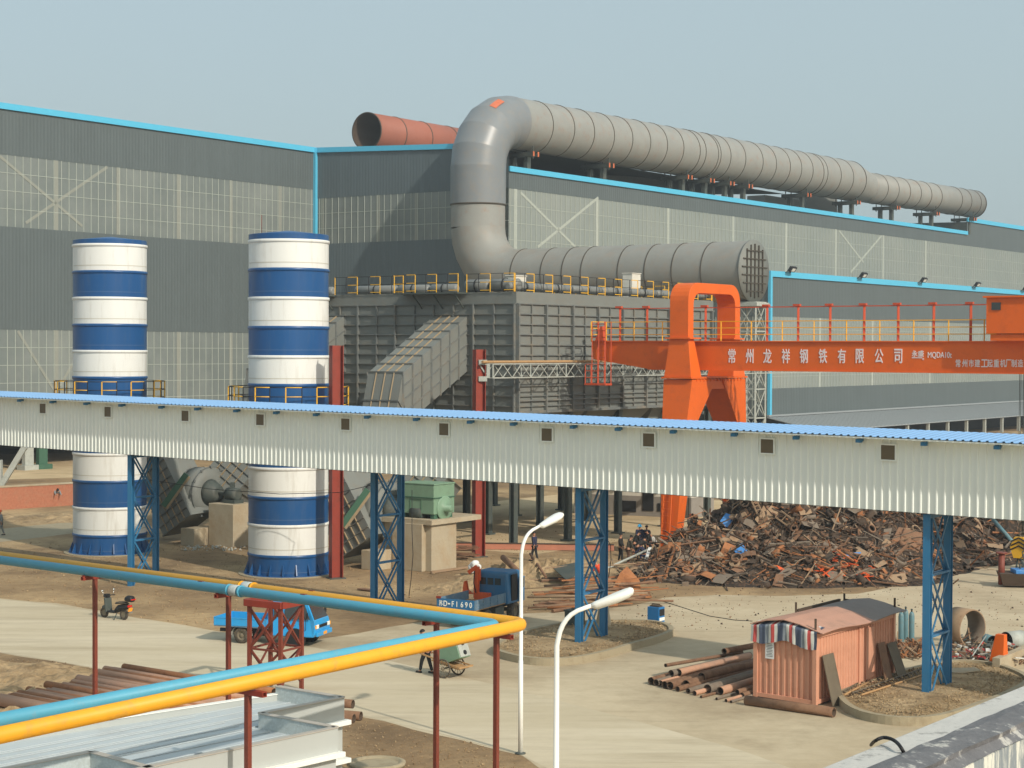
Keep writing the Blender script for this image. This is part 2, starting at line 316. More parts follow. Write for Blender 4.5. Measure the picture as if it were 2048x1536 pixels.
# ------------------------------------------------------------------ ground, road, yard
def ground_mat(name, base, light, dark, s1, s2, grain, bump=.4, stretch=(1, 1, 1), rot=0.0, dlo=.4, dhi=.65, gam=.35, crack=0, drag=.3):
    m = bpy.data.materials.new(name); m.use_nodes = True; n = m.node_tree; L = n.links.new; b = n.nodes['Principled BSDF']
    b.inputs['Roughness'].default_value = .95; b.inputs['Specular IOR Level'].default_value = .2
    tc = n.nodes.new('ShaderNodeTexCoord'); mp = n.nodes.new('ShaderNodeMapping'); mp.inputs['Scale'].default_value = stretch; mp.inputs['Rotation'].default_value = (0, 0, rot)
    L(tc.outputs['Object'], mp.inputs[0])
    def noise(sc_, det, src, rough=.65):
        q = n.nodes.new('ShaderNodeTexNoise'); q.inputs['Scale'].default_value = sc_; q.inputs['Detail'].default_value = det; q.inputs['Roughness'].default_value = rough; L(src, q.inputs['Vector']); return q.outputs['Fac']
    def rng(src, lo, hi):
        q = n.nodes.new('ShaderNodeMapRange'); q.inputs[1].default_value = lo; q.inputs[2].default_value = hi; L(src, q.inputs[0]); return q.outputs[0]
    def mix(fac, A, B, k=1.0):
        x = n.nodes.new('ShaderNodeMixRGB')
        if k != 1.0:
            q = n.nodes.new('ShaderNodeMath'); q.operation = 'MULTIPLY'; q.inputs[1].default_value = k; L(fac, q.inputs[0]); fac = q.outputs[0]
        L(fac, x.inputs[0])
        for i, c in ((1, A), (2, B)):
            if isinstance(c, tuple): x.inputs[i].default_value = c
            else: L(c, x.inputs[i])
        return x.outputs[0]
    a = mix(rng(noise(s1, 8, mp.outputs[0]), dlo, dhi), base, light)
    a = mix(rng(noise(s2, 8, mp.outputs[0], .7), .5, .68), a, dark, .7)
    mp3 = n.nodes.new('ShaderNodeMapping'); mp3.inputs['Scale'].default_value = (.05, 1.9, 1); mp3.inputs['Rotation'].default_value = (0, 0, .62 if stretch[0] != 1 else .3); L(tc.outputs['Object'], mp3.inputs[0])
    a = mix(rng(noise(1.0, 5, mp3.outputs[0], .75), .56, .66), a, dark, drag)
    a = mix(rng(noise(grain, 4, tc.outputs['Object']), .45, .75), a, dark, gam)
    a = mix(rng(noise(grain * .45, 3, tc.outputs['Object']), .62, .8), a, light, .5)
    if crack:
        vo = n.nodes.new('ShaderNodeTexVoronoi'); vo.feature = 'DISTANCE_TO_EDGE'; vo.inputs['Scale'].default_value = crack
        wv = n.nodes.new('ShaderNodeMixRGB'); wv.inputs[0].default_value = .12; nz = n.nodes.new('ShaderNodeTexNoise'); nz.inputs['Scale'].default_value = .5; L(tc.outputs['Object'], nz.inputs['Vector'])
        L(tc.outputs['Object'], wv.inputs[1]); L(nz.outputs['Color'], wv.inputs[2]); L(wv.outputs[0], vo.inputs['Vector'])
        a = mix(rng(vo.outputs['Distance'], .006, .002), a, dark, .75)
    L(a, b.inputs['Base Color'])
    bp = n.nodes.new('ShaderNodeBump'); bp.inputs['Strength'].default_value = bump; bp.inputs['Distance'].default_value = .12
    L(noise(grain, 6, tc.outputs['Object']), bp.inputs['Height']); L(bp.outputs[0], b.inputs['Normal'])
    M[name] = m; return m
ground_mat('dirt', S(140, 116, 86), S(182, 156, 118), S(98, 80, 60), .10, .16, 2.2, .7, gam=.4)
ground_mat('yard', S(182, 166, 138), S(198, 184, 156), S(142, 126, 102), .12, .09, 1.8, .12, gam=.22)
ground_mat('roadmat', S(190, 177, 150), S(203, 191, 166), S(162, 148, 124), .22, .30, 1.5, .1, (.25, 1.6, 1), -.62, gam=.16)
ground_mat('floorpad', S(188, 166, 130), S(204, 182, 146), S(150, 130, 100), .15, .2, 1.5, .15, gam=.2)
ground_mat('mound', S(150, 128, 96), S(178, 154, 120), S(96, 80, 60), .5, .8, 3.0, .8, gam=.5)
ground_mat('gravel', S(158, 134, 100), S(190, 166, 130), S(100, 84, 62), .8, 1.2, 6.0, .9, gam=.5)

def sheet(name, pts, z, m, kind='structure', sub=0):
    b = MB(); b.add([V((p.x, p.y, z)) for p in pts], [list(range(len(pts)))]); o = b.build(name, m)
    return tag(o, kind=kind)
b = MB(); b.add([(-1500, -200, 0), (1500, -200, 0), (1500, 3000, 0), (-1500, 3000, 0)], [(0, 1, 2, 3)]); tag(b.build('ground', 'dirt'), kind='structure')
def wob(pts, amp=.35, n=6):
    out = []
    for i, p in enumerate(pts):
        q = pts[(i + 1) % len(pts)]
        for k in range(n):
            t = p.lerp(q, k / n); f = mnoise.noise_vector(t * .35) * amp if (q - p).length < 60 else V((0, 0, 0)); out.append(V((t.x + f.x, t.y + f.y, 0)))
    return out
road_up = [(-60, 1188), (0, 1197), (110, 1207), (250, 1230), (400, 1255), (480, 1268), (640, 1278), (720, 1266), (830, 1246), (1000, 1228), (1180, 1222), (1262, 1212), (1330, 1196), (1440, 1190), (1560, 1192), (1720, 1188), (1900, 1150), (2120, 1108), (2700, 1085)]
road_lo = [(3400, 1500), (2600, 2600), (1300, 2600), (1160, 1580), (1042, 1512), (900, 1474), (700, 1428), (560, 1404), (400, 1372), (240, 1346), (100, 1322), (0, 1306), (-60, 1298)]
yard = wob([G(*p) for p in road_up + road_lo])
sheet('yard', yard, .004, 'yard')
# the poured road lane, a strip lighter than the yard around it
lane = [(-60, 1190), (0, 1199), (110, 1210), (250, 1233), (400, 1259), (560, 1284), (760, 1318), (1000, 1372), (1250, 1436), (1480, 1500), (1700, 1580), (2000, 1720), (1500, 2400), (1300, 1700), (1160, 1570), (1042, 1510), (900, 1472), (700, 1426), (400, 1370), (240, 1345), (100, 1320), (0, 1305), (-60, 1297)]
LANE = [G(*p) for p in lane]; sheet('road', LANE, .008, 'roadmat')
# hardened floor under the dust filter
pc = V((.25, 111.7, 0))
sheet('filter_floor', [pc + UR * q + VR * s for q, s in ((2.5, -1.5), (2.5, 40), (-22, 40), (-22, -1.5))], .004, 'floorpad')
sheet('hall_floor', [G(-80, 962), G(150, 955), G(150, 905), G(-80, 910)], .004, 'floorpad')
sheet('path', [G(*p) for p in ((-60, 1056), (0, 1058), (80, 1050), (180, 1040), (180, 1062), (90, 1074), (0, 1084), (-60, 1090))], .006, 'kerb')

def heap(name, cells, m, seed=0, res=.35, rough=.25, jag=2.0, zmin=-.1):
    xs = [c[0] for c in cells]; ys = [c[1] for c in cells]; rm = max(c[3] for c in cells) * 2.4
    x0, x1, y0, y1 = min(xs) - rm, max(xs) + rm, min(ys) - rm, max(ys) + rm
    nx, ny = int((x1 - x0) / res) + 1, int((y1 - y0) / res) + 1
    def H(x, y):
        h = 0
        for c in cells:
            rx = c[3]; ry = c[4] if len(c) > 4 else rx
            h = max(h, 0) + c[2] * math.exp(-((x - c[0]) / rx) ** 2 - ((y - c[1]) / ry) ** 2) if False else max(h, c[2] * math.exp(-((x - c[0]) / rx) ** 2 - ((y - c[1]) / ry) ** 2)) * .75 + .25 * (h + c[2] * math.exp(-((x - c[0]) / rx) ** 2 - ((y - c[1]) / ry) ** 2))
        k = mnoise.fractal(V((x * jag, y * jag, seed)), 1, 2, 4) * rough
        return h * (1 + k) + k * .3 * min(1, h) - .14
    vs = [(x0 + i * res, y0 + j * res, H(x0 + i * res, y0 + j * res)) for j in range(ny) for i in range(nx)]
    fs = [(j * nx + i, j * nx + i + 1, (j + 1) * nx + i + 1, (j + 1) * nx + i) for j in range(ny - 1) for i in range(nx - 1)
          if max(vs[q][2] for q in (j * nx + i, j * nx + i + 1, (j + 1) * nx + i + 1, (j + 1) * nx + i)) > zmin]
    b = MB(); b.add(vs, fs, 0, False); o = b.build(name, m); return o, H
def gz(u, v, h, r, ry=None):
    p = G(u, v); return (p.x, p.y, h, r, ry or r)
# spoil bank of grey earth behind the parked lorry
o, _ = heap('spoil_bank', [gz(985, 1170, .7, 2.2, 1.6), gz(1060, 1152, .8, 3.0, 2.0), gz(1130, 1142, .65, 2.6, 1.8), gz(1190, 1128, .4, 2.4, 1.6), gz(930, 1180, .45, 2.2, 1.4)], 'mound', 3, .16, .5, 1.7)
tag(o, kind='structure')
o, _ = heap('dirt_bank', [gz(20, 1345, .35, 3.5, 2.2), gz(110, 1362, .25, 3.0, 1.6), gz(40, 1392, .35, 2.4, 1.4), gz(30, 1430, .4, 1.3, 1.0), gz(160, 1360, .2, 1.5, 1)], 'mound', 9, .2, .6, 1.3); tag(o, kind='structure')
o, _ = heap('earth_heap', [gz(100, 1040, .5, 4, 2.0), gz(20, 1042, .4, 4, 2), gz(150, 1030, .4, 3, 2)], 'mound', 5, .4, .4, .7); tag(o, kind='structure')

# kerbed islands
def island(pts, name):
    P = [G(*p, .0) for p in pts]; n0 = len(P)
    # smooth closed outline (Catmull-Rom)
    out = []
    for i in range(n0):
        a, b_, c, d = P[i - 1], P[i], P[(i + 1) % n0], P[(i + 2) % n0]
        for k in range(5):
            t = k / 5; out.append(.5 * ((2 * b_) + (c - a) * t + (2 * a - 5 * b_ + 4 * c - d) * t * t + (3 * b_ - a - 3 * c + d) * t ** 3))
    cen = sum(out, V((0, 0, 0))) / len(out); n = len(out)
    def inset(w_):
        r = []
        for i in range(n):
            t = (out[(i + 1) % n] - out[i - 1]).normalized(); nn = V((-t.y, t.x, 0))
            if nn.dot(cen - out[i]) < 0: nn = -nn
            r.append(out[i] + nn * w_)
        return r
    inn = inset(.22); kb = MB(); hk = .30
    for A, B, za, zb in ((out, out, -.05, hk), (out, inn, hk, hk), (inn, inn, hk, hk - .12)):
        vs = [V((p.x, p.y, za)) for p in A] + [V((p.x, p.y, zb)) for p in B]
        kb.add(vs, [(i, (i + 1) % n, n + (i + 1) % n, n + i) for i in range(n)])
    k = tag(kb.build(name + '_kerb', 'kerb'), kind='structure')
    s = MB(); zc = hk - .1
    vs = [V((cen.x, cen.y, zc + .16))]; fs = []
    rings = 7
    for q in range(1, rings + 1):
        for i in range(n):
            p = cen.lerp(inn[i], q / rings); vs.append(V((p.x, p.y, zc + .16 * (1 - (q / rings) ** 2))))
    for i in range(n): fs.append((0, 1 + i, 1 + (i + 1) % n))
    for q in range(rings - 1):
        for i in range(n):
            fs.append((1 + q * n + i, 1 + q * n + (i + 1) % n, 1 + (q + 1) * n + (i + 1) % n, 1 + (q + 1) * n + i))
    s.add(vs, fs, 0, True); so = tag(s.build(name + '_soil', 'gravel'), kind='structure')
    return cen, inn, zc
isl1 = island([(987, 1303), (1003, 1318), (1060, 1330), (1130, 1331), (1200, 1320), (1272, 1299), (1318, 1286), (1347, 1272), (1334, 1259), (1290, 1252), (1210, 1252), (1120, 1258), (1040, 1276)], 'road_island')
isl2 = island([(1676, 1402), (1690, 1424), (1730, 1442), (1800, 1452), (1880, 1448), (1960, 1424), (2030, 1396), (2062, 1372), (2030, 1352), (1975, 1337), (1900, 1334), (1835, 1346), (1760, 1366), (1700, 1384)], 'corner_island')
# small stones lying about (uncountable)
def inside(p, poly):
    c = False; j = len(poly) - 1
    for i in range(len(poly)):
        a, b_ = poly[i], poly[j]
        if (a.y > p.y) != (b_.y > p.y) and p.x < (b_.x - a.x) * (p.y - a.y) / (b_.y - a.y) + a.x: c = not c
        j = i
    return c
def stones(name, zone, n, smin, smax, m, label, zf=None, avoid=True):
    b = MB(); k = 0; rr = random.Random(len(name) * 7 + n)
    while k < n:
        p = zone(rr)
        if avoid and zf is None and (inside(p, yard) or inside(p, LANE)): k += .2; continue
        s_ = rr.uniform(smin, smax) * (1 if rr.random() < .85 else 1.8); q = V((p.x, p.y, (zf(p) if zf else 0) + s_ * .15))
        a = un(rr.uniform(-1, 1), rr.uniform(-1, 1)); t = V((rr.uniform(-.4, .4), rr.uniform(-.4, .4), 1)).normalized(); ay = t.cross(a).normalized(); a = ay.cross(t)
        e = [rr.uniform(.5, 1) * s_ for _ in range(3)]
        b.add([q + a * e[0] * .5, q + ay * e[1] * .5, q - a * e[0] * .5, q - ay * e[1] * .5, q + t * e[2] * .5, q - t * e[2] * .4], [(0, 1, 4), (1, 2, 4), (2, 3, 4), (3, 0, 4), (1, 0, 5), (2, 1, 5), (3, 2, 5), (0, 3, 5)], 0 if rr.random() < .6 else 1)
        k += 1
    return tag(b.build(name, m), label, 'stones', kind='stuff')
def in_island(isl):
    cen, inn, zc = isl
    def f(rr): i = rr.randrange(len(inn)); return cen.lerp(inn[i].lerp(inn[(i + 1) % len(inn)], rr.random()), math.sqrt(rr.random()) * .97)
    return f
stones('island_pebbles', in_island(isl2), 3200, .03, .10, ['gravel', 'mound'], 'loose pebbles and clods on the corner island soil', lambda p: isl2[2] + .12 * (1 - min(1, ((p - isl2[0]).length / 7) ** 2)))
stones('road_island_pebbles', in_island(isl1), 1800, .03, .10, ['gravel', 'mound'], 'loose pebbles and clods on the soil island round the trestle foot', lambda p: isl1[2] + .10)
def px_zone(u0, u1, v0, v1): return lambda rr: G(rr.uniform(u0, u1), rr.uniform(v0, v1))
stones('yard_litter', px_zone(1240, 2060, 1170, 1260), 900, .02, .10, ['rust3', 'scraptan'], 'small bits of scrap strewn over the yard before the heap', None, False)
stones('dirt_clods', px_zone(-20, 660, 1085, 1250), 2600, .03, .11, ['mound', 'dirt'], 'clods and stones on the bare earth round the silos')
stones('earth_clods', px_zone(680, 1260, 1060, 1225), 2200, .03, .11, ['mound', 'dirt'], 'clods and stones on the bare earth before the dust filter')
stones('verge_clods', px_zone(-20, 330, 1320, 1450), 1600, .03, .09, ['mound', 'dirt'], 'clods and stones on the verge beside the stacked pipes')
stones('lamp_clods', px_zone(690, 1030, 1445, 1540), 900, .02, .07, ['mound', 'dirt'], 'clods and stones on the earth strip by the white building')
stones('plinth_rubble', px_zone(360, 490, 1088, 1102), 260, .06, .22, ['ltsteel', 'stone'], 'pale broken rubble along the foot of the fan plinths')
# ------------------------------------------------------------------ the steel mill halls
C0 = D(630, 697, 218); C0.z = 0                    # inner corner of the two walls
A0 = C0 + VL * LX(C0, VL, -90)                     # where the left wall leaves the picture
ULp = un(.822, -.569)                              # direction of the recessed wall, towards the right hall
C1 = C0 + ULp * LX(C0, ULp, 1016); C1.z = 0
hallL = thing('mill_hall', 'tall grey clad mill hall on the left with sky blue eave and translucent bands', 'factory hall', C0, ang(VL))
def quad(b, P0, d, s0, s1, za, zb, nrm, off=0.0, mi=0):
    p = [P0 + d * s0 + nrm * off, P0 + d * s1 + nrm * off]
    b.add([V((p[0].x, p[0].y, za)), V((p[1].x, p[1].y, za)), V((p[1].x, p[1].y, zb)), V((p[0].x, p[0].y, zb))], [(0, 1, 2, 3)], mi)
def hz_at(P0, d, u, v): return ZA(P0 + d * LX(P0, d, u), v)
def band(parent, P0, d, s0, s1, za, zb, nrm, girts, lap=1.0, cols=(), braces=(), col_w=.5, mt='frp'):
    b = MB(); quad(b, P0, d, s0, s1, za, zb, nrm, -.03)
    s = s0 + .35; k = 0
    while s < s1:
        if k % 1 == 0: b.box(P0 + d * s + nrm * .0 + Z * ((za + zb) / 2), (.06, .05, zb - za), d, nrm, 1)
        s += lap; k += 1
    for z in girts: b.box(P0 + d * (s0 + s1) / 2 + Z * z - nrm * .012, (abs(s1 - s0), .05, .055), d, nrm, 1)
    for q in cols: b.box(P0 + d * q - nrm * .02 + Z * ((za + zb) / 2), (col_w, .055, zb - za), d, nrm, 2)
    for (q0, z0, q1, z1) in braces: b.bar(P0 + d * q0 + Z * z0 - nrm * .015, P0 + d * q1 + Z * z1 - nrm * .015, .05, .30, 2, up=nrm.cross((d * (q1 - q0) + Z * (z1 - z0)).normalized()))
    return b.build('translucent_panel', [mt, 'frpline' if mt == 'frp' else 'frpline_pale', 'frpcol' if mt == 'frp' else 'frpline_pale'], parent, recalc=False)
mat('frpline_pale', S(165, 171, 162), .5); mat('frp_pale', S(128, 136, 132), .4, var=.08, scale=.1, dirt=S(152, 154, 146), damt=.5, dscale=.07, dlo=.42, dhi=.68, streak=.15); mat('frpcol', S(138, 141, 132), .5, var=.08); M['frpcol'] = MATS['frpcol']  # frp_pale: its dirt tone also paints light from inside, not soiling
NL = un(.824, -.567); L0 = LX(C0, VL, -90)
zT = hz_at(C0, VL, 0, 207); z1 = hz_at(C0, VL, 0, 308); z2 = hz_at(C0, VL, 0, 452); z3 = hz_at(C0, VL, 0, 659); gsp = (z1 - z2) / 4
b = MB(); quad(b, C0, VL, L0, 0, z1, zT - .4, NL); quad(b, C0, VL, L0, 0, z3, z2, NL); b.build('cladding', 'clad', hallL, recalc=False)
sx = lambda u: LX(C0, VL, u)
cols = [sx(u) for u in (113, 237, 357, 462, 560)]
band(hallL, C0, VL, L0, 0, z2, z1, NL, [z2 + gsp * k for k in (1, 2, 3)], 1.0, cols, [(sx(0), hz_at(C0, VL, 0, 312), sx(165), hz_at(C0, VL, 165, 452)), (sx(52), hz_at(C0, VL, 52, 446), sx(215), hz_at(C0, VL, 215, 334))])
band(hallL, C0, VL, L0, 0, 6.0, z3, NL, [z3 - gsp * k for k in (1, 2, 3, 4, 5)], 1.0, cols, [(sx(36), hz_at(C0, VL, 36, 662), sx(108), hz_at(C0, VL, 108, 780)), (sx(145), hz_at(C0, VL, 145, 728), sx(120), hz_at(C0, VL, 120, 772))])
b = MB(); b.box(C0 + VL * (L0 / 2) + Z * (zT - .2) + NL * .06, (-L0, .3, .62), VL, NL); b.box(C0 + Z * (zT + z3 - 3) / 2 + NL * .10 + VL * -.1, (.55, .5, zT - z3 + 3), VL, NL)
b.build('eave_trim', 'trim', hallL)
# recessed wall
NR = un(-.569, -.822); W = (C1 - C0).length; q = lambda u: LX(C0, ULp, u)
y1, y2 = hz_at(C0, ULp, 640, 397), hz_at(C0, ULp, 640, 488)
zTb = hz_at(C0, ULp, 900, 295.0)
b = MB()
b.add([C0 + Z * y1, C1 + Z * y1, C1 + Z * (zTb - .3), C0 + Z * (zT - .3)], [(0, 1, 2, 3)]); quad(b, C0, ULp, 0, W, 0, y2, NR); b.build('recess_cladding', 'clad2', hallL, recalc=False)
band(hallL, C0, ULp, .3, W, y2, y1, NR, [y2 + (y1 - y2) * k / 3 for k in (1, 2)], 1.0, [q(u) for u in (644, 755, 832)])
b = MB(); b.bar(C0 + Z * (zT - .2) + NR * .06, C1 + Z * (zTb - .2) + NR * .06, .3, .6); b.build('recess_trim', 'trim', hallL)
# roof, back and inner walls so the hall is closed and dark inside
dep = NL * -45
b = MB(); b.add([C0 + VL * L0 + Z * (zT - .5), C0 + Z * (zT - .5), C0 + dep + Z * (zT - .4), C0 + VL * L0 + dep + Z * (zT - .4)], [(0, 1, 2, 3)])
b.add([C0 + Z * (zT - .5), C1 + Z * (zTb - .6), C1 + VL * 70 + Z * (zTb - .6), C0 + VL * 70 + Z * (zT - .5)], [(0, 1, 2, 3)])
b.build('roof', 'steel', hallL, recalc=False)
b = MB(); quad(b, C0 + dep, VL, L0, 0, 0, zT - .5, NL); quad(b, C0 + VL * L0, NL * -1, 0, 45, 0, zT - .5, NL); quad(b, C0, NL * -1, 0, 45, 0, zT - .5, NL)
b.build('rear_wall', 'steel', hallL, recalc=False)
for u in (62, 90, -40):
    p = C0 + VL * sx(u) - NL * .5; b = MB(); b.box(p + Z * 3.2, (1.1, .5, 6.4), VL, NL); b.box(p + Z * .25, (1.8, 1.2, .5), VL, NL); b.build('column', 'ltsteel' if u != 90 else 'dgreen', hallL)
for dq in (12, 24):
    for u in (-40, 30, 110):
        p = C0 + VL * sx(u) - NL * dq; b = MB(); b.box(p + Z * 3.5, (.9, .5, 7), VL, NL); b.build('column', 'steel', hallL)
b = MB(); pa, pb = D(-6, 985, 150), D(50, 893, 150); b.bar(pa, pb, .45, .45); b.bar(D(-2, 985, 150), D(-2, 920, 150), .5, .5)
b.build('brace', 'ltsteel', hallL)

# long right hall
D0 = C1.copy(); WR = VR; NRr = UR
hallR = thing('long_hall', 'long grey clad hall running off to the right behind the orange crane', 'factory hall', D0, ang(VR))
e = lambda u, v: hz_at(D0, VR, u, v); sR = lambda u: LX(D0, VR, u)
sE, sEnd = sR(1932), sR(2300)
rT = e(1300, 374); r1 = e(1300, 412); r2 = 7.0; rH = e(1990, 446)
b = MB(); quad(b, D0, VR, 0, sEnd, r1, rT - .4, UR); quad(b, D0, VR, sE, sEnd, rT - .4, rH - .3, UR); quad(b, D0, VR, 0, sEnd, 0, r2, UR); b.build('cladding', 'clad', hallR, recalc=False)
rg = e(1030, 396) - e(1030, 430)
cols = [sR(u) for u in (1030, 1193, 1335, 1465, 1571, 1670, 1765, 1850)]
band(hallR, D0, VR, 0, sEnd, r2, r1, UR, [r1 - rg * k for k in range(1, 9)], 1.0, cols, [(sR(1040), e(1040, 385), sR(1150), e(1150, 494)), (sR(1075), e(1075, 494), sR(1195), e(1195, 395)), (sR(1677), e(1677, 462), sR(1726), e(1726, 525)), (sR(1700), e(1700, 545), sR(1761), e(1761, 472))], .55, 'frp_pale')
b = MB(); b.box(D0 + VR * (sE / 2) + Z * (rT - .2) + UR * .06, (sE, .3, .6), VR, UR); b.box(D0 + VR * ((sE + sEnd) / 2) + Z * (rH - .2) + UR * .06, (sEnd - sE, .3, .7), VR, UR); b.build('eave_trim', 'trim', hallR)
b = MB(); b.add([D0 + Z * (rT - .6), D0 + VR * sE + Z * (rT - .6), D0 + VR * sE - UR * 40 + Z * (rT - .4), D0 - UR * 40 + Z * (rT - .4)], [(0, 1, 2, 3)])
b.add([D0 + VR * sE + Z * (rH - .6), D0 + VR * sEnd + Z * (rH - .6), D0 + VR * sEnd - UR * 40 + Z * rH, D0 + VR * sE - UR * 40 + Z * rH], [(0, 1, 2, 3)])
quad(b, D0 + VR * sE, UR * -1, 0, 40, rT - .6, rH - .6, UR); quad(b, D0 - UR * 40, VR, 0, sEnd, 0, rT - .6, UR); quad(b, D0, UR * -1, 0, 40, 0, rT - .6, UR); b.build('roof', 'steel', hallR, recalc=False)
# roof monitor seen below the big duct
b = MB()
for u0, u1, hgt in ((1020, 1124, 2.6), (1700, 1760, 3.2), (1620, 1690, 2.0)):
    p0, p1 = D0 + VR * sR(u0) - UR * 9, D0 + VR * sR(u1) - UR * 9; b.box((p0 + p1) / 2 + Z * (rT + hgt / 2), ((p1 - p0).length, 3, hgt + 1), VR, UR); b.build('roof_monitor', 'bag', hallR); b = MB()
b.prism([D0 + VR * sR(1262) - UR * 7 + Z * (rT - .6), D0 + VR * sR(1420) - UR * 7 + Z * (rT - .6), D0 + VR * sR(1420) - UR * 7 + Z * (rT + 2.6), D0 + VR * sR(1300) - UR * 7 + Z * (rT + 1.9)], UR * -14)
b.build('roof_monitor', 'bag', hallR)

# lower annex in front, with its own blue corner trim, floodlights and canopy
OFF = 11.0
X0 = D0 + UR * OFF; X0 = X0 + VR * LX(X0, VR, 1538)
annex = thing('annex_hall', 'lower annex hall edged in sky blue with floodlights on its eave and a sloping canopy', 'factory hall', X0, ang(VR))
ea = lambda u, v: hz_at(X0, VR, u, v); sA = lambda u: LX(X0, VR, u); eA = sA(2300)
aT, a1, a2, a3 = ea(1545, 546), ea(1545, 633), ea(1545, 777), ea(1545, 832)
b = MB(); quad(b, X0, VR, 0, eA, a1, aT - .3, UR); quad(b, X0, VR, 0, eA, a3, a2, UR); quad(b, X0, UR * -1, 0, OFF - .1, 6, a3, VR); quad(b, X0, UR * -1, 0, OFF - .1, a1, aT - .3, VR); b.build('cladding', 'clad', annex, recalc=False)
band(annex, X0, VR, .2, eA, a2, a1, UR, [a1 - (a1 - a2) * k / 6 for k in range(1, 6)], .9, [sA(u) for u in (1640, 1745, 1860)], mt='frp_pale')
band(annex, X0, UR * -1, .2, OFF - .1, a3, a1, VR * -1, [a1 - (a1 - a3) * k / 6 for k in range(1, 6)], .9)
b = MB(); b.box(X0 + VR * (eA / 2) + Z * (aT - .1) + UR * .06, (eA, .3, .75), VR, UR); b.box(X0 + Z * (aT + a3) / 2 + UR * .08 + VR * .1, (.5, .4, aT - a3), VR, UR); b.build('eave_trim', 'trim', annex)
b = MB(); b.add([X0 + Z * (aT - .5), X0 + VR * eA + Z * (aT - .5), X0 + VR * eA - UR * OFF + Z * aT, X0 - UR * OFF + Z * aT], [(0, 1, 2, 3)]); b.build('roof', 'steel', annex, recalc=False)
# canopy
cz0 = a3 - .1; cw = 7.5; cz1 = cz0 - 1.5
b = MB(); P = [X0 + VR * -.6 + Z * cz0 + UR * .1, X0 + VR * eA + Z * cz0 + UR * .1, X0 + VR * eA + UR * cw + Z * cz1, X0 + VR * -.6 + UR * cw + Z * cz1]
b.hexa([p - Z * .12 for p in P] + P); k = 0.0
while k < eA:
    b.bar(X0 + VR * k + Z * (cz0 + .03) + UR * .1, X0 + VR * k + UR * cw + Z * (cz1 + .03), .06, .06); k += 1.1
b.box(X0 + VR * eA / 2 + Z * (cz0 + .15) + UR * .2, (eA + 1, .3, .22), VR, UR)
mat('canopy', S(140, 146, 148), .5, var=.06); M['canopy'] = MATS['canopy']
b.build('canopy', 'canopy', annex)
s = sA(1720); k = 0
while s < eA:
    b = MB(); b.box(X0 + VR * s + UR * (cw - .4) + Z * (cz1 / 2 - .1), (.4, .4, cz1), VR, UR); b.build('canopy_post', 'ltsteel', annex); s += 7
b = MB(); quad(b, X0 - UR * .3, VR, 0, eA, 0, a3 - .2, UR); b.build('bay_shade_sheet', 'black', annex, recalc=False)  # black sheet painting the shade of the open bay below the canopy
# floodlights on the eave: separate things, one copied
fl0 = None
for i, (u, lab) in enumerate(((1571, 'nearest the blue corner trim'), (1714, 'second from the blue corner trim'), (1835, 'third from the blue corner trim'), (1943, 'above the crane trolley house'), (2040, 'rightmost, at the picture edge'))):
    p = X0 + VR * sA(u) + UR * .35 + Z * (aT + .25); lab = 'black floodlight on the annex eave, ' + lab
    if fl0 is None:
        fl0 = thing('floodlight', lab, 'floodlight', p, ang(VR), 'floodlights on the annex eave')
        b = MB(); b.box((0, -.55, .35), (1.5, .35, .75), (1, 0, 0), V((0, .8, .6)).normalized()); b.build('housing', 'black', fl0, .03, local=True)
        b = MB(); b.box((0, -.72, .22), (.75, .05, .42), (1, 0, 0), V((0, .8, .6)).normalized()); b.build('lens', 'lamp', fl0, local=True)
        for x_ in (-.6, .6): b = MB(); b.bar((x_, .25, -.2), (x_, -.5, .3), .08); b.build('bracket', 'black', fl0, local=True)
    else: dup(fl0, p, None, lab)

# small grey and white block under the far end of the filter
b0 = D(1180, 1025, 141); b0.z = 0; b1 = b0 + VR * 0
low = thing('low_building', 'low grey and white block with dark doors seen below the filter, behind the crane leg', 'building', (b0.x, b0.y, 0), 0)
pL, pR, pF = G(1150, 1026), G(1376, 1036), G(1425, 1031)
b = MB()
def wallz(b, a, c, za, zb, mi, th=.25):
    b.bar(V((a.x, a.y, (za + zb) / 2)), V((c.x, c.y, (za + zb) / 2)), th, zb - za, mi)
wallz(b, pL, pR, 0, 1.5, 0); wallz(b, pL, pR, 1.5, 3.0, 1); wallz(b, pR, pF, 0, 1.5, 0); wallz(b, pR, pF, 1.5, 3.0, 1)
mat('lowgrey', S(136, 130, 122), .8); M['lowgrey'] = MATS['lowgrey']; mat('lowwhite', S(206, 202, 190), .8); M['lowwhite'] = MATS['lowwhite']
b.build('wall', ['lowgrey', 'lowwhite'], low)
b = MB(); far = V((9, 13, 0)); b.hexa([pL + Z * 3.02, pR + Z * 3.02, pF + Z * 3.02, pL + far + Z * 3.02] + [p + Z * 3.2 for p in (pL, pR, pF, pL + far)]); b.build('roof', 'conc', low)
for u0, u1, v0, v1, nm in ((1288, 1310, 985, 1021, 'door'), (1232, 1275, 1000, 1022, 'window'), (1318, 1336, 1006, 1022, 'window'), (1352, 1366, 1006, 1022, 'window')):
    fa = lambda u: pL + (pR - pL).normalized() * LX(pL, (pR - pL).normalized(), u)
    a, c = fa(u0), fa(u1); n_ = un((pR - pL).y, -(pR - pL).x); z0, z1_ = ZA(a, v1), ZA(a, v0); b = MB(); b.bar(a + n_ * .15 + Z * (z0 + z1_) / 2, c + n_ * .15 + Z * (z0 + z1_) / 2, .06, z1_ - z0); b.build(nm, 'black', low)
# low brick wall on the left
bw = MB(); pa, pb = G(-40, 1022), G(146, 1010); bw.bar(pa + Z * .85, pb + Z * .85, .4, 1.75); bw.bar(pa + Z * 1.76, pb + Z * 1.76, .5, .12, 1)
tag(bw.build('brick_wall', ['brick', 'conc']), 'low red brick wall under construction left of the striped silos', 'wall')
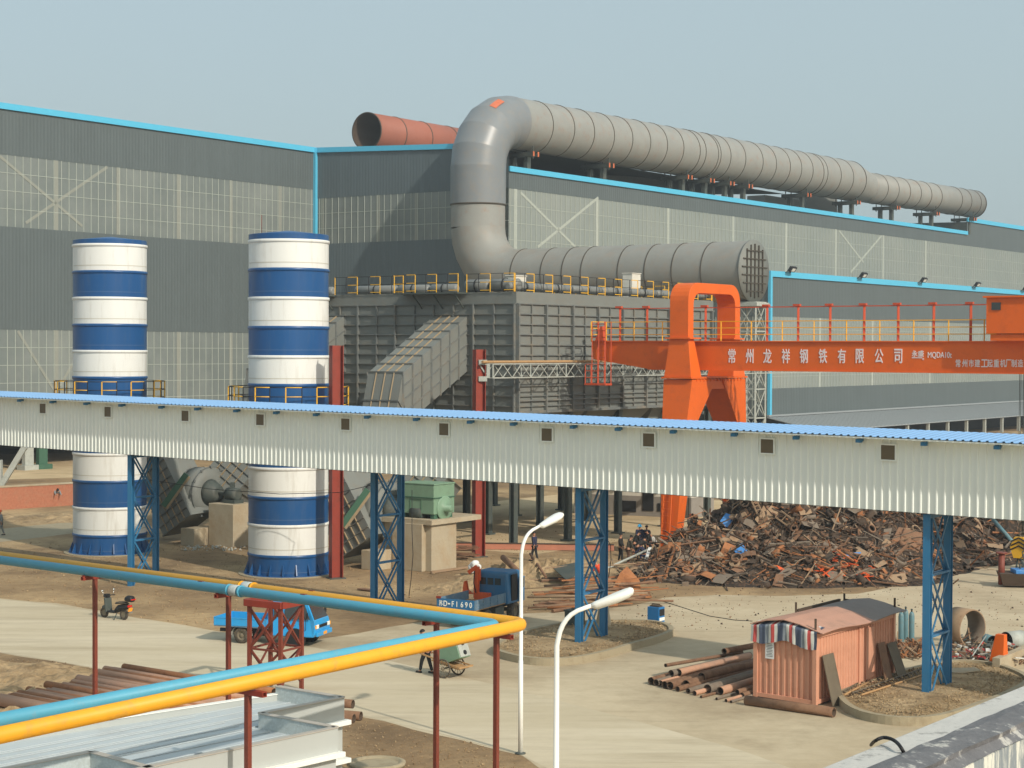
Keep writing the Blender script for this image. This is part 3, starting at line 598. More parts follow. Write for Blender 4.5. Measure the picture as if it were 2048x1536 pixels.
# ------------------------------------------------------------------ striped silos
SR = 2.2
def silo(name, label, u, vbase, vtop, bands, ring_v):
    base = G(u, vbase); y = base.y + SR; c = V(((u - 1024) / F * y * 1.0, y, 0))
    c.x = (G(u, HOR + 200).x / G(u, HOR + 200).y) * y
    r = thing(name, label, 'silo', c, 0, 'striped silos')
    zt = ZA(c - V((0, SR, 0)), vtop)
    zs = [ZA(c - V((0, SR, 0)), v) for v in bands]      # from the top down
    b = MB(); edges = [zt] + zs + [0]
    for i in range(len(edges) - 1):
        za, zb = edges[i], edges[i + 1]; mi = i % 2
        b.lathe([(SR, zb), (SR, za)], c, 56, 1 if mi == 0 else 0, caps=(False, False))
    b.lathe([(SR, zt), (SR - .02, zt + .02), (.2, zt + .25)], c, 56, 1)
    b.build('shell', ['white', 'navy'], r, recalc=False)
    b = MB()
    for i in range(1, len(edges) - 1):
        z = edges[i]; mi = 1 if i % 2 == 0 else 0
        b.lathe([(SR + .012, z + .09), (SR + .05, z + .07), (SR + .05, z - .07), (SR + .012, z - .09)], c, 56, mi, caps=(False, False))
    b.build('flange', ['white', 'navy'], r, recalc=False)
    b = MB()
    for i in range(len(edges) - 1):
        if edges[i] - edges[i + 1] > 1.0:
            z = edges[i + 1] + (edges[i] - edges[i + 1]) * .24; b.lathe([(SR + .012, z + .02), (SR + .012, z - .02)], c, 56, i % 2, caps=(False, False))
    b.build('weld_seam', ['navyline', 'whiteline'], r, recalc=False)
    # flared skirt with gussets
    b = MB(); b.lathe([(SR + .27, .0), (SR + .27, .07), (SR + .02, .075)], c, 56)
    for k in range(20):
        a = 2 * math.pi * k / 20; d = V((math.cos(a), math.sin(a), 0)); t = V((-d.y, d.x, 0)) * .03
        p = [c + d * SR + Z * .07, c + d * (SR + .24) + Z * .07, c + d * (SR + .24) + Z * .12, c + d * (SR + .03) + Z * .7]; b.prism([q - t for q in p], t * 2)
    b.build('skirt', 'navy', r)
    b = MB(); zd = .6
    b.lathe([(SR + .55, -.02), (SR + .55, .05)], c, 40); b.build('base_pad', 'kerb', r)
    # gallery platform
    zp = ZA(c - V((0, SR, 0)), ring_v); R2 = SR + 1.1
    b = MB(); b.lathe([(SR + .05, zp - .06), (R2, zp - .06), (R2, zp), (SR + .05, zp)], c, 40, caps=(False, False))
    for k in range(12):
        a = 2 * math.pi * (k + .3) / 12; d = V((math.cos(a), math.sin(a), 0)); b.bar(c + d * SR + Z * (zp - .9), c + d * (R2 - .1) + Z * (zp - .08), .07)
    b.build('platform', 'steel', r)
    b = MB(); N = 12
    for k in range(N):
        a0 = 2 * math.pi * (k + .15) / N; am = a0 + math.pi / N; a1 = a0 + 2 * math.pi / N; P = lambda a, z: c + V((math.cos(a), math.sin(a), 0)) * R2 + Z * (zp + z)
        b.bar(P(a0, 0), P(a0, 1.1), .06, .06, 0); b.bar(P(am, 0), P(am, 1.1), .05, .05, 1)
        for z in (.12, .6, 1.1):
            b.tube([P(a0, z), P((a0 + am) / 2, z), P(am, z)], .03, 6, mi=0); b.tube([P(am, z), P((am + a1) / 2, z), P(a1, z)], .025, 6, mi=1)
    b.build('railing', ['yellow', 'black'], r)
    return r, c
mat('navyline', S(70, 100, 140), .5); M['navyline'] = MATS['navyline']; mat('whiteline', S(196, 192, 178), .5); M['whiteline'] = MATS['whiteline']
silo1, S1 = silo('silo', 'left blue and white striped silo, behind the conveyor near the left edge', 220, 1112, 478, [489, 543, 596, 650, 703, 756, 808, 860, 910, 965, 1019, 1074], 800)
silo2, S2 = silo('silo', 'taller looking striped silo nearest the red column, half hidden by the conveyor', 577, 1156, 466, [480, 538, 596, 655, 714, 771, 828, 885, 939, 998, 1054, 1115], 815)
bm_ = MB(); p = G(202, 1111); bm_.lathe([(.14, 0), (.14, .3), (.12, .32)], p, 16); bm_.lathe([(.142, .2), (.142, .27)], p, 16, 1, caps=(False, False))
tag(bm_.build('paint_can', ['lamp', 'green']), 'white paint can with green band at the foot of the left silo', 'paint can')
bm_ = MB(); p = S2 + V((-1.5, 0, 0)) + Z * ZA(S2, 466); bm_.tube([p, p + Z * 1.0], .02, 5); tag(bm_.build('lightning_rod', 'post'), 'thin rod standing on top of the right striped silo', 'rod')

# ------------------------------------------------------------------ baghouse (dust filter)
B0 = V((.25, 111.7, 0)); BZ0, BZ1 = 8.5, ZA(B0, 583); BLEN = LX(B0, VR, 1426); BW = 20.0; BL = -UR
bag = thing('dust_filter', 'huge grey ribbed dust filter box on legs with yellow and black roof railings', 'filter house', B0, ang(VR))
capz = ZA(B0, 607)
b = MB(); P = [B0, B0 + VR * BLEN, B0 + VR * BLEN + BL * BW, B0 + BL * BW]
b.hexa([p + Z * BZ0 for p in P] + [p + Z * BZ1 for p in P]); b.build('casing', 'bag', bag, recalc=False)
b = MB(); hs = [capz - i * .64 for i in range(0, 12) if capz - i * .64 > BZ0 + .1]
for z in hs:
    b.box(B0 + VR * BLEN / 2 + UR * .06 + Z * z, (BLEN, .14, .07), VR, UR, 0); b.box(B0 + BL * BW / 2 - VR * .06 + Z * z, (BW, .14, .06), UR, VR, 0)
k = 0.0; i = 0
while k < BLEN - .2:
    maj = i % 2 == 0; b.box(B0 + VR * (k + .06) + UR * (.11 if maj else .05) + Z * (capz + BZ0) / 2, (.13 if maj else .06, .24 if maj else .12, capz - BZ0), VR, UR, 0); k += 1.5; i += 1
k = 0.0; i = 0
while k < BW:
    maj = i % 2 == 0; b.box(B0 + BL * (k + .08) - VR * (.10 if maj else .08) + Z * (capz + BZ0) / 2, (.10, .18 if maj else .10, capz - BZ0), UR, VR, 0); k += 1.6; i += 1
b.box(B0 + VR * BLEN / 2 + UR * .09 + Z * (BZ0 + .02), (BLEN, .2, .16), VR, UR, 0); b.box(B0 + VR * BLEN / 2 + UR * .07 + Z * (BZ0 + .75), (BLEN, .2, .10), VR, UR, 0)
b.build('stiffener', ['rib', 'ribtan'], bag)
# hoppers
nh = 6
for j in range(3):
    for i in range(nh):
        c0 = B0 + VR * (BLEN * (i + .5) / nh) + BL * (BW * (j + .5) / 3); hx, hy = BLEN / nh / 2 - .15, BW / 6 - .15
        b = MB(); top = [c0 + VR * sx_ * hx + UR * sy_ * hy + Z * (BZ0 - .02) for sx_, sy_ in ((-1, -1), (1, -1), (1, 1), (-1, 1))]; bot = [c0 + VR * sx_ * .4 + UR * sy_ * .4 + Z * 5.2 for sx_, sy_ in ((-1, -1), (1, -1), (1, 1), (-1, 1))]
        b.hexa(bot + top)
        for t_ in (.25, .5, .75):
            q = [bot[m_].lerp(top[m_], t_) for m_ in range(4)]
            for m_ in range(4): b.bar(q[m_], q[(m_ + 1) % 4], .1)
        b.build('hopper', 'bag', bag)
# legs and bracing
for j in range(4):
    for i in range(5):
        p = B0 + VR * (.2 + (BLEN - .4) * i / 4) + BL * (.3 + (BW - .6) * j / 3)
        b = MB(); b.box(p + Z * BZ0 / 2 + UR * .17, (.05, .06, 0) if False else (.42, .05, BZ0), VR, UR); b.box(p + Z * BZ0 / 2 - UR * .17, (.42, .05, BZ0), VR, UR); b.box(p + Z * BZ0 / 2, (.05, .34, BZ0), VR, UR); b.box(p + Z * .05, (.7, .7, .1), VR, UR)
        b.build('leg', 'steel', bag)
b = MB()
for j in range(4):
    o = BL * (.3 + (BW - .6) * j / 3)
    for z in (4.9,): b.bar(B0 + o + Z * z, B0 + VR * BLEN + o + Z * z, .25, .3)
for i in range(5):
    o = VR * (.2 + (BLEN - .4) * i / 4); b.bar(B0 + o + Z * 4.6, B0 + o + BL * BW + Z * 4.6, .25, .3)
b.build('floor_beam', 'steel', bag)
b = MB()
for i in (0, 1, 3):
    s0 = .2 + (BLEN - .4) * i / 4; s1 = .2 + (BLEN - .4) * (i + 1) / 4
    b.bar(B0 + VR * s0 + BL * 6.8 + Z * 4.9, B0 + VR * (s0 + s1) / 2 + BL * 6.8 + Z * 8.4, .2); b.bar(B0 + VR * s1 + BL * 6.8 + Z * 4.9, B0 + VR * (s0 + s1) / 2 + BL * 6.8 + Z * 8.4, .2)
b.build('leg_brace', 'steel', bag)
# roof gear: header pipes, cabinets, walkway
def header(p, d, segs, r, name='header_pipe'):
    k = 0.0
    for L in segs:
        b = MB(); b.lathe([(r * .6, 0), (r, .12), (r, L - .12), (r * .6, L)], p + d * k, 16, ax=d); b.lathe([(r + .06, L * .5 - .05), (r + .06, L * .5 + .05)], p + d * k, 16, 1, ax=d, caps=(False, False)); b.build(name, ['ltduct', 'black'], bag); k += L + .12
mat('ltduct', S(118, 120, 117), .5, var=.08); M['ltduct'] = MATS['ltduct']
header(B0 + BL * 14.0 + VR * 1.0 + Z * (BZ1 + .3), UR, [3.6, 2.6, 2.2], .30)
header(B0 + BL * 4.6 + VR * .9 + Z * (BZ1 + .45), UR, [1.9, 2.2], .40)
header(B0 - UR * .9 + VR * .3 + Z * (BZ1 + .36), VR, [3.4] * 7, .27)
header(B0 + BL * 17.2 + VR * 1.0 + Z * (BZ1 + .30), UR, [1.2], .3)
for u, v0, v1 in ((1070, 553, 575), (1299, 548, 582)):
    d_ = .8; s_ = LX(B0 - UR * .4, VR, u); p = B0 - UR * 1.9 + VR * s_; hgt = ZA(p, v0) - BZ1
    b = MB(); b.box(p + Z * (BZ1 + hgt / 2), (1.1, .8, hgt), VR, UR); b.box(p + Z * (BZ1 + hgt + .03), (1.2, .9, .06), VR, UR); b.build('cabinet', 'lowwhite', bag, .02)
for k0, k1 in ((3.8, 9.0), (14.9, 18)):
    b = MB(); a0, a1 = B0 + BL * k0, B0 + BL * k1
    b.box((a0 + a1) / 2 - VR * .55 + Z * (BZ1 - .05), ((a1 - a0).length, 1.1, .1), UR, VR)
    kk = k0 + .3
    while kk < k1: b.bar(B0 + BL * kk - VR * 1.0 + Z * (BZ1 - .1), B0 + BL * kk - VR * .02 + Z * (BZ1 - 1.0), .07); kk += 1.7
    b.build('walkway', 'steel', bag)
def rail(b, a, c, step=1.75, h=1.15, flip=False):
    L = (c - a).length; d = (c - a) / L; n = max(1, round(L / step)); st = L / n
    for i in range(n + 1):
        p = a + d * st * i; b.bar(p, p + Z * h, .05, .05, 0)
        if i < n: b.bar(p + d * st / 2, p + d * st / 2 + Z * h, .045, .045, 1)
        for z in (.12, .62, h):
            for (q0, q1, mi) in ((0, .42, 0), (.42, 1, 1)):
                if flip: q0, q1 = 1 - q1, 1 - q0
                if (i < n): b.bar(p + d * st * q0 + Z * z, p + d * st * q1 + Z * z, .045 if mi == 0 else .03, None, mi)
T = Z * BZ1
b = MB(); rail(b, B0 + BL * 9.0 - VR * .1 + T, B0 + BL * 14.9 - VR * .1 + T); b.build('railing', ['yellow', 'black'], bag)
b = MB(); rail(b, B0 + BL * 14.9 - VR * 1.0 + T, B0 + BL * 18 - VR * 1.0 + T); b.build('railing', ['yellow', 'black'], bag)
b = MB(); rail(b, B0 + BL * 3.8 - VR * 1.0 + T, B0 + BL * 9.0 - VR * 1.0 + T, flip=False); b.build('railing', ['yellow', 'black'], bag)
b = MB(); rail(b, B0 + BL * .1 - VR * .1 + T, B0 + BL * 3.8 - VR * .1 + T); b.build('railing', ['yellow', 'black'], bag)
b = MB(); rail(b, B0 - UR * .1 + T, B0 + VR * BLEN - UR * .1 + T, 2.0, flip=True); b.build('railing', ['yellow', 'black'], bag)
b = MB(); rail(b, B0 + VR * (BLEN - .1) - UR * .1 + T, B0 + VR * (BLEN - .1) + BL * BW + T, 2.0); b.build('railing', ['yellow', 'black'], bag)
# inlet chutes on the left face with their bend
def ribbed_duct(name, secs, parent, nr=(3, 3), ribs=5, m='bag'):
    """secs: list of 4-corner rings; ribs run round and along each leg"""
    b = MB()
    for A, B in zip(secs[:-1], secs[1:]): b.hexa(list(A) + list(B))
    for A, B in zip(secs[:-1], secs[1:]):
        L = (B[0] - A[0]).length; n = max(1, round(L / 1.0)); ctr0 = sum(A, V()) / 4; ctr1 = sum(B, V()) / 4
        for i in range(n + 1):
            t = i / n; q = [A[k].lerp(B[k], t) for k in range(4)]; c_ = ctr0.lerp(ctr1, t)
            q = [c_ + (p - c_) * 1.03 for p in q]
            for k in range(4): b.bar(q[k], q[(k + 1) % 4], .09, .09, 1)
        for k in range(4):
            for j in range(1, nr[k % 2] + 1):
                t = j / (nr[k % 2] + 1); a0, a1 = A[k].lerp(A[(k + 1) % 4], t), B[k].lerp(B[(k + 1) % 4], t)
                b.bar(ctr0 + (a0 - ctr0) * 1.02, ctr1 + (a1 - ctr1) * 1.02, .07, .07, 2 if k == 1 else 1)
    return b.build(name, [m, 'rib', 'ribtan'], parent)
def chute(u_right, dy=0):
    s = LX(B0, BL, u_right); w_ = 2.75; zt, zb = ZA(B0 + BL * s, 632), ZA(B0 + BL * s, 742)
    e0 = B0 + BL * s; f = e0 + BL * w_
    fall = 3.55; run = 6.4
    r0 = [e0 + Z * zb, e0 + Z * zt, f + Z * zt, f + Z * zb]
    o = -VR * run - Z * fall
    r1 = [e0 + o + Z * (zb + .2), e0 + o + Z * zt, f + o + Z * zt, f + o + Z * (zb + .2)]
    o2 = -VR * (run + .9) - Z * (fall + 3.4); k2 = -VR * -3.0
    r2 = [e0 + o2 + VR * 3.1 + Z * (zt - .3), e0 + o2 + Z * zt, f + o2 + Z * zt, f + o2 + VR * 3.1 + Z * (zt - .3)]
    return e0, f, r0, r1, r2
for ur in (935, 690):
    e0, f, r0, r1, r2 = chute(ur)
    ribbed_duct('inlet_chute', [r0, r1, r2], bag, (3, 3))

# ------------------------------------------------------------------ fans below the chutes
def fan(dx, lab, moved=V((0, 0, 0)), motor=True):
    # local frame in the picture of the left fan: depth about y=103
    def at(u, v, y): return D(u, v, y) + moved
    base = D(410, 1085, 115) + moved; base.z = 0
    r = thing('fan', lab, 'fan', base, 0, 'ribbed exhaust fans')
    def obox(p0, p1, w_, th, name, nrib, m='bag', endg=False):
        w_ *= 1.11
        # rectangular duct from p0 to p1, facing the camera, width w_ in the picture plane, thickness th in depth
        d = (p1 - p0).normalized(); dep = V((.55, .83, 0)); dep = (dep - d * dep.dot(d)).normalized(); x = d.cross(dep).normalized()
        ring = lambda p: [p - x * w_ / 2 - dep * th / 2, p + x * w_ / 2 - dep * th / 2, p + x * w_ / 2 + dep * th / 2, p - x * w_ / 2 + dep * th / 2]
        b = MB(); b.hexa(ring(p0) + ring(p1)); L = (p1 - p0).length
        n = round(L / .55)
        for i in range(n + 1):
            q = p0.lerp(p1, i / n); b.box(q - dep * (th / 2 + .05), (w_, .1, .05), x, dep, 1)
        for i in range(1, nrib): b.box((p0 + p1) / 2 - dep * (th / 2 + .04) + x * (-w_ / 2 + w_ * i / nrib), (.05, .1, L), x, dep, 2)
        for i in range(n + 1):
            q = p0.lerp(p1, i / n); b.box(q - x * (w_ / 2 + .04), (.08, th, .05), x, dep, 1)
        return b.build(name, [m, 'rib', 'ribtan'], r)
    Y = 115.0; K = 1.11
    obox(at(322, 920, Y + 1), at(382, 1046, Y - .2), 2.5, 2.6, 'inlet_box', 5)
    obox(at(352, 905, Y + 2.6), at(300, 905, Y + 2.6), 2.2, 2.0, 'inlet_duct', 4)
    b = MB(); b.bar(at(327, 1012, Y - 1.6), at(373, 948, Y - 1.6), .22, .35, 0); b.bar(at(331, 1016, Y - 1.62), at(377, 952, Y - 1.62), .10, .3, 1); b.build('flange', ['dgreen', 'ribtan'], r)
    obox(at(430, 1008, Y + 1.2), at(508, 912, Y + 1.6), 2.6, 2.2, 'outlet_duct', 5)
    # volute drum, axis pointing towards the motor
    ax = V((.80, -.60, 0)); c = at(416, 985, Y)
    b = MB(); b.lathe([(1.6, -1.0), (1.6, .25), (.9, .26)], c, 30, ax=ax); b.lathe([(1.68, .2), (1.68, .32)], c, 30, 1, ax=ax, caps=(False, False)); b.lathe([(1.68, -1.05), (1.68, -.93)], c, 30, 1, ax=ax, caps=(False, False))
    for k in range(12):
        a = 2 * math.pi * k / 12; y_ = ax.cross(Z).normalized(); p = lambda q, s: c + ax * s + (y_ * math.cos(a) + Z * math.sin(a)) * q
        b.box(p(1.64, .26), (.12, .12, .12), ax, y_, 1)
    b.build('volute', ['bag', 'rib'], r)
    b = MB(); b.lathe([(.9, .2), (.75, .5), (.55, .9), (.35, 1.0)], c, 22, ax=ax); b.build('inlet_cone', 'steel', r)
    b = MB(); b.lathe([(.09, .9), (.09, 2.2)], c, 12, ax=ax); b.build('shaft', 'steel', r)
    m0 = c + ax * 2.3 + Z * -.0; b = MB(); b.lathe([(.3, -.5), (.42, -.45), (.42, .35), (.3, .42)], m0, 16, ax=ax); b.box(m0 - Z * .45, (1.0, .8, .25), ax, ax.cross(Z)); b.bar(m0 + Z * .3 - ax * .1, m0 + Z * .75 - ax * .1, .3, .3); b.build('bearing', 'steel', r)
    b = MB(); pc_ = m0 - ax * .1; hh = (m0.z - .55); b.box(V((pc_.x, pc_.y, hh / 2)), (2.2, 2.0, hh), ax, ax.cross(Z)); b.build('plinth', 'conc', r, .03)
    b = MB(); pc_ = V((at(398, 1090, Y).x, at(398, 1090, Y).y - 1.5, 0)); b.box(V((pc_.x, pc_.y, .55)), (1.2, 1.3, 1.1), ax, ax.cross(Z)); b.build('footing', 'conc', r, .03)
    return r
fan(0, 'grey ribbed exhaust fan on concrete plinths between the two striped silos')
mv = D(712, 1012, 101.5) - D(352, 980, 113.4); mv.z = 0
fan(1, 'grey ribbed exhaust fan behind the red column right of the silos', mv)
# ------------------------------------------------------------------ motor on its concrete plinth
p0 = G(863, 1144); aa, bb_ = un(.58, .815), un(.80, -.60)
r = thing('motor_plinth', 'bare concrete block with overhanging slab behind the middle blue trestle', 'plinth', p0, 0)
lft = p0 - bb_ * 3.6; rgt = p0 + aa * 2.3; PH = ZA(p0, 1050)
b = MB(); P = [p0, rgt, rgt - bb_ * 3.6, lft]; b.hexa(P + [p + Z * PH for p in P]); b.build('block', 'conc', r, .03)
b = MB(); P = [p0 - aa * .25 - bb_ * 3.9 + bb_ * 0, p0 - aa * .25 + bb_ * .2, p0 + aa * 4.4 + bb_ * .2, p0 + aa * 4.4 - bb_ * 3.9]; b.hexa([p + Z * (PH + .003) for p in P] + [p + Z * (PH + .28) for p in P]); b.build('slab', 'conc', r)
q0 = p0 + aa * .35 - bb_ * .12; q0.z = PH + .28; gm = thing('fan_motor', 'large pale green motor housing standing on the concrete block', 'motor', q0, 0)
gw, gl, gh = 2.55, 1.9, ZA(q0, 971) - q0.z
b = MB(); P = [q0, q0 + aa * gl, q0 + aa * gl - bb_ * gw, q0 - bb_ * gw]; b.hexa([p + Z * .25 for p in P] + [p + Z * gh for p in P]); b.build('housing', 'green', gm, .04)
b = MB(); P2 = [p + (p - sum(P, V()) / 4) * .03 for p in P]; b.hexa([p + Z * (gh + .003) for p in P2] + [p + Z * (gh + .08) for p in P2]); b.build('lid', 'green', gm, .02)
b = MB(); hz_ = gh * .62
for a, c in ((P[0], P[1]), (P[0], P[3])): b.bar(a + Z * hz_, c + Z * hz_, .1, .06)
fc = q0 - bb_ * gw / 2 - aa * .015; b.box(fc + bb_ * .35 + Z * (gh * .3), (.03, .03, gh * .5), bb_, aa); b.box(fc - bb_ * .45 + Z * (gh * .3), (.03, .03, gh * .5), bb_, aa); b.box(fc - bb_ * .05 + Z * (gh * .55), (.83, .03, .03), bb_, aa)
b.build('panel_joint', 'dgreen', gm)
b = MB(); ec = q0 + aa * gl * .5 + Z * gh * .3; b.lathe([(.7, 0), (.7, .05), (.62, .08), (.2, .1), (.18, .5), (.1, .52)], ec, 24, ax=bb_); b.build('end_bell', 'green', gm)
b = MB(); P3 = [q0 - bb_ * .15 + aa * .1, q0 - bb_ * (gw - .15) + aa * .1]
for p in (q0 - bb_ * .2 + aa * .95, q0 - bb_ * 1.3 + aa * .95, q0 - bb_ * 2.3 + aa * .95): b.box(p + Z * .125, (.25, 1.7, .25), bb_, aa)
b.build('foot', 'dgreen', gm)

# ------------------------------------------------------------------ red columns and the pipe truss
def hcol(u, vb, vt, lab):
    p = G(u, vb); r = thing('steel_column', lab, 'column', p, 0, 'red oxide columns'); h = ZA(p, vt); b = MB()
    n_ = un(.42, -.907); t_ = un(.907, .42)          # flanges face right-forward
    b.box(p + t_ * .30 + Z * h / 2, (.04, .55, h), t_, n_); b.box(p - t_ * .30 + Z * h / 2, (.04, .55, h), t_, n_); b.box(p + Z * h / 2, (.60, .03, h), t_, n_)
    b.build('shaft', 'red', r); b = MB(); b.box(p + Z * .03, (.9, .8, .06), t_, n_); b.build('base_plate', 'steel', r); return p, h
RC1, RH1 = hcol(672, 1157, 691, 'tall red oxide column standing right beside the right striped silo')
RC2, RH2 = hcol(957, 1114, 699, 'tall red oxide column carrying the left end of the white pipe truss')
t0 = RC2 + un(1, 0) * .55; t0 = V((t0.x, t0.y, 0)); zb, zt_ = ZA(t0, 756), ZA(t0, 728)
tr = thing('pipe_truss', 'long white lattice truss carrying a tan pipe past the dust filter to the annex', 'truss', t0, 0)
Lt = LX(t0, VR, 1860); b = MB(); n = int(Lt / 1.9)
for z in (zb, zt_):
    for o in (-.35, .35): b.bar(t0 + UR * o + Z * z, t0 + VR * Lt + UR * o + Z * z, .06)
for i in range(n):
    s0, s1, sm = Lt * i / n, Lt * (i + 1) / n, Lt * (i + .5) / n
    for o in (-.35, .35):
        b.bar(t0 + VR * s0 + UR * o + Z * zb, t0 + VR * sm + UR * o + Z * zt_, .045); b.bar(t0 + VR * sm + UR * o + Z * zt_, t0 + VR * s1 + UR * o + Z * zb, .045)
        if i % 2 == 0: b.bar(t0 + VR * s0 + UR * o + Z * zb, t0 + VR * s0 + UR * o + Z * zt_, .07)
    b.bar(t0 + VR * s0 + UR * -.35 + Z * zb, t0 + VR * s0 + UR * .35 + Z * zb, .06)
b.bar(t0 + Z * zb, t0 + Z * zt_, .2); b.build('lattice', 'ltsteel', tr)
b = MB(); b.tube([t0 + VR * -.6 + Z * (zt_ + .12), t0 + VR * Lt + Z * (zt_ + .12)], .085, 12); b.build('pipe', 'wood', tr)
b = MB(); b.box(RC2 + un(.907, .42) * .25 + Z * (zt_ + .1), (.5, .5, .3)); b.box(RC2 + un(.907, .42) * .25 + Z * (zb - .05), (.5, .5, .3)); b.bar(RC2 + Z * zt_, t0 + Z * zb, .08); b.build('bracket', 'ltsteel', tr)

# ------------------------------------------------------------------ big grey duct
DR = 3.0
mat('ductlow', S(138, 138, 132), .55, var=.12, scale=.5, dirt=S(150, 128, 108), damt=.3, dscale=.8, bump=.06, bscale=3)
mat('orangeend', S(190, 104, 66), .7)
mat('primerpatch', S(196, 108, 76), .7, var=.15)
def along(u, off): return 0
rp = D0 + un(*VR.xy) * 0
rz_low = CH + 153 * 170 / F
# riser stands just before the recessed wall; its column is seen at u=960
P_r = D0 - UR * 1.2 - VR * 4.4; sh = LX(P_r, UR, 955); P_r = P_r + UR * sh
zl = ZA(P_r, 556); zu = ZA(P_r, 236); UPS = 1.5
dk = thing('gas_duct', 'giant grey steel duct that rises in an elbow and runs along the hall roof', 'duct', P_r, 0)
capd = LX(P_r, UR, 1506)
# lower run + lower elbow + riser
RB = 5.5
def arc(c, ex, ey, r_, n): return [c + ex * (-r_ * math.cos(math.pi / 2 * i / n)) + ey * (r_ * math.sin(math.pi / 2 * i / n)) for i in range(n + 1)]
low_path = [P_r + UR * RB + Z * zl]
cc = P_r + UR * RB + Z * (zl + RB); el = [cc - UR * RB * math.cos(a) - Z * RB * math.sin(a) for a in (math.pi / 2 * i / 7 for i in range(8))]   # riser foot to run
cu_ = P_r + VR * RB + Z * (zu - RB); eu = [cu_ - VR * RB * math.cos(a) + Z * RB * math.sin(a) for a in (math.pi / 2 * i / 5 for i in range(6))]
def mitre(b, pts, r, n=44):
    q = MB(); q.tube(pts, r, n, caps=False); k = len(pts)
    for i in range(k - 1): b.add(q.v[i * n:(i + 2) * n], [(j, (j + 1) % n, n + (j + 1) % n, n + j) for j in range(n)], 0, True)
b = MB(); b.tube([P_r + UR * capd + Z * zl] + el[::-1], DR, 40, caps=False, sm=True); b.build('lower_run', 'ductlow', dk, recalc=False)
mid = P_r + Z * (zl + (zu - zl) * .46)
b = MB(); b.tube([el[0], P_r + Z * (mid.z)], DR, 40, caps=False); b.build('riser', 'duct', dk, recalc=False)
b = MB(); mitre(b, [P_r + Z * mid.z] + eu + [eu[-1] + VR * .4], DR + .06); b.lathe([(DR + .02, -.01), (DR + .06, 0)], P_r + Z * mid.z, 40, caps=(False, False)); b.build('upper_elbow', 'ductnew', dk, recalc=False)
Lr = LX(P_r, VR, 1726); Le = LX(P_r, VR, 1945)
r2_ = 2.35
b = MB(); b.tube([eu[5] + VR * .1, P_r + VR * (Lr - 6) + Z * (zu + .3), P_r + VR * Lr + Z * (zu - .25)] , [DR, DR, r2_], 40, caps=False); b.tube([P_r + VR * Lr + Z * (zu - .25), P_r + VR * Le + Z * (zu + .1)], r2_, 40, caps=True); b.build('roof_run', 'duct', dk, recalc=False)
RING_OF = [dk]
def rings(b, p, d, r_, ks, w_=.12, pr=.06, up=0.0):
    for k in ks:
        b = MB(); b.lathe([(r_ - .02, k - w_ / 2), (r_ + pr, k - w_ / 2), (r_ + pr, k + w_ / 2), (r_ - .02, k + w_ / 2)], p + Z * up * k, 40, ax=d, caps=(False, False)); b.build('weld_ring', 'ductseam', RING_OF[0], recalc=False)
ks = [LX(P_r, VR, u) for u in (1062, 1105, 1145, 1185, 1222, 1258, 1292, 1325, 1358, 1370, 1395, 1400, 1420, 1450, 1485, 1512, 1540, 1563, 1586, 1608, 1616, 1643, 1668, 1694)]
ups = .3 / (Lr - 6); ups2 = .35 / (Le - Lr)
rings(b, P_r + Z * zu, VR, DR, [k for k in ks if k > 2], .10, .05, ups)
rings(b, P_r + Z * (zu - .25 - ups2 * Lr), VR, r2_, [LX(P_r, VR, u) for u in (1746, 1768, 1791, 1813, 1834, 1855, 1896, 1915, 1934)] + [Le - .1, Le - .3], .12, .06, ups2)
rings(b, P_r + Z * zl, UR, DR, [LX(P_r, UR, u) for u in (1052, 1112, 1154, 1192, 1265, 1318, 1372, 1430)] + [capd - .06], .10, .05)
b = MB(); b.lathe([(DR + .02, -.08), (DR + .1, -.08), (DR + .1, .08), (DR + .02, .08)], P_r + Z * (mid.z - .05), 40, caps=(False, False))
b.build('weld_ring', 'ductseam', dk, recalc=False)
# patches seen on the bends: bare primer, fresh paint
b = MB(); cpp = cu_; 
for a0, a1, q0_, q1_, mi in ((.95, 1.18, .35, .62, 0),):
    pts = []
    for i in range(5):
        for j in range(5):
            a = a0 + (a1 - a0) * i / 4; ph = q0_ + (q1_ - q0_) * j / 4
            ctr = cu_ - VR * RB * math.cos(a) + Z * RB * math.sin(a); rad_ = -VR * math.cos(a) + Z * math.sin(a); pts.append(ctr + (rad_ * math.cos(ph) + UR * math.sin(ph)) * (DR + .10))
    b.add(pts, [(i * 5 + j, i * 5 + j + 1, (i + 1) * 5 + j + 1, (i + 1) * 5 + j) for i in range(4) for j in range(4)], mi, True)
b.build('primer_patch', 'primerpatch', dk, recalc=False)
# blind end cap with its grid
cp = P_r + UR * capd + Z * zl
b = MB(); b.lathe([(DR + .12, -.08), (DR + .12, .08), (0.01, .09)], cp, 48, ax=UR)
yv = UR.cross(Z).normalized()
for i in range(5):
    o = -1.6 + .8 * i; h = math.sqrt(max(0, 2.7 ** 2 - o * o)); b.box(cp + UR * .16 + yv * o, (.14, .1, 2 * h), UR, yv, 1)
for i in range(6):
    o = -2.0 + .8 * i; h = math.sqrt(max(0, 2.6 ** 2 - o * o)); b.box(cp + UR * .14 + Z * o, (.12, 2 * h, .1), UR, yv, 1)
b.build('end_cap', ['bag', 'ductseam'], dk)
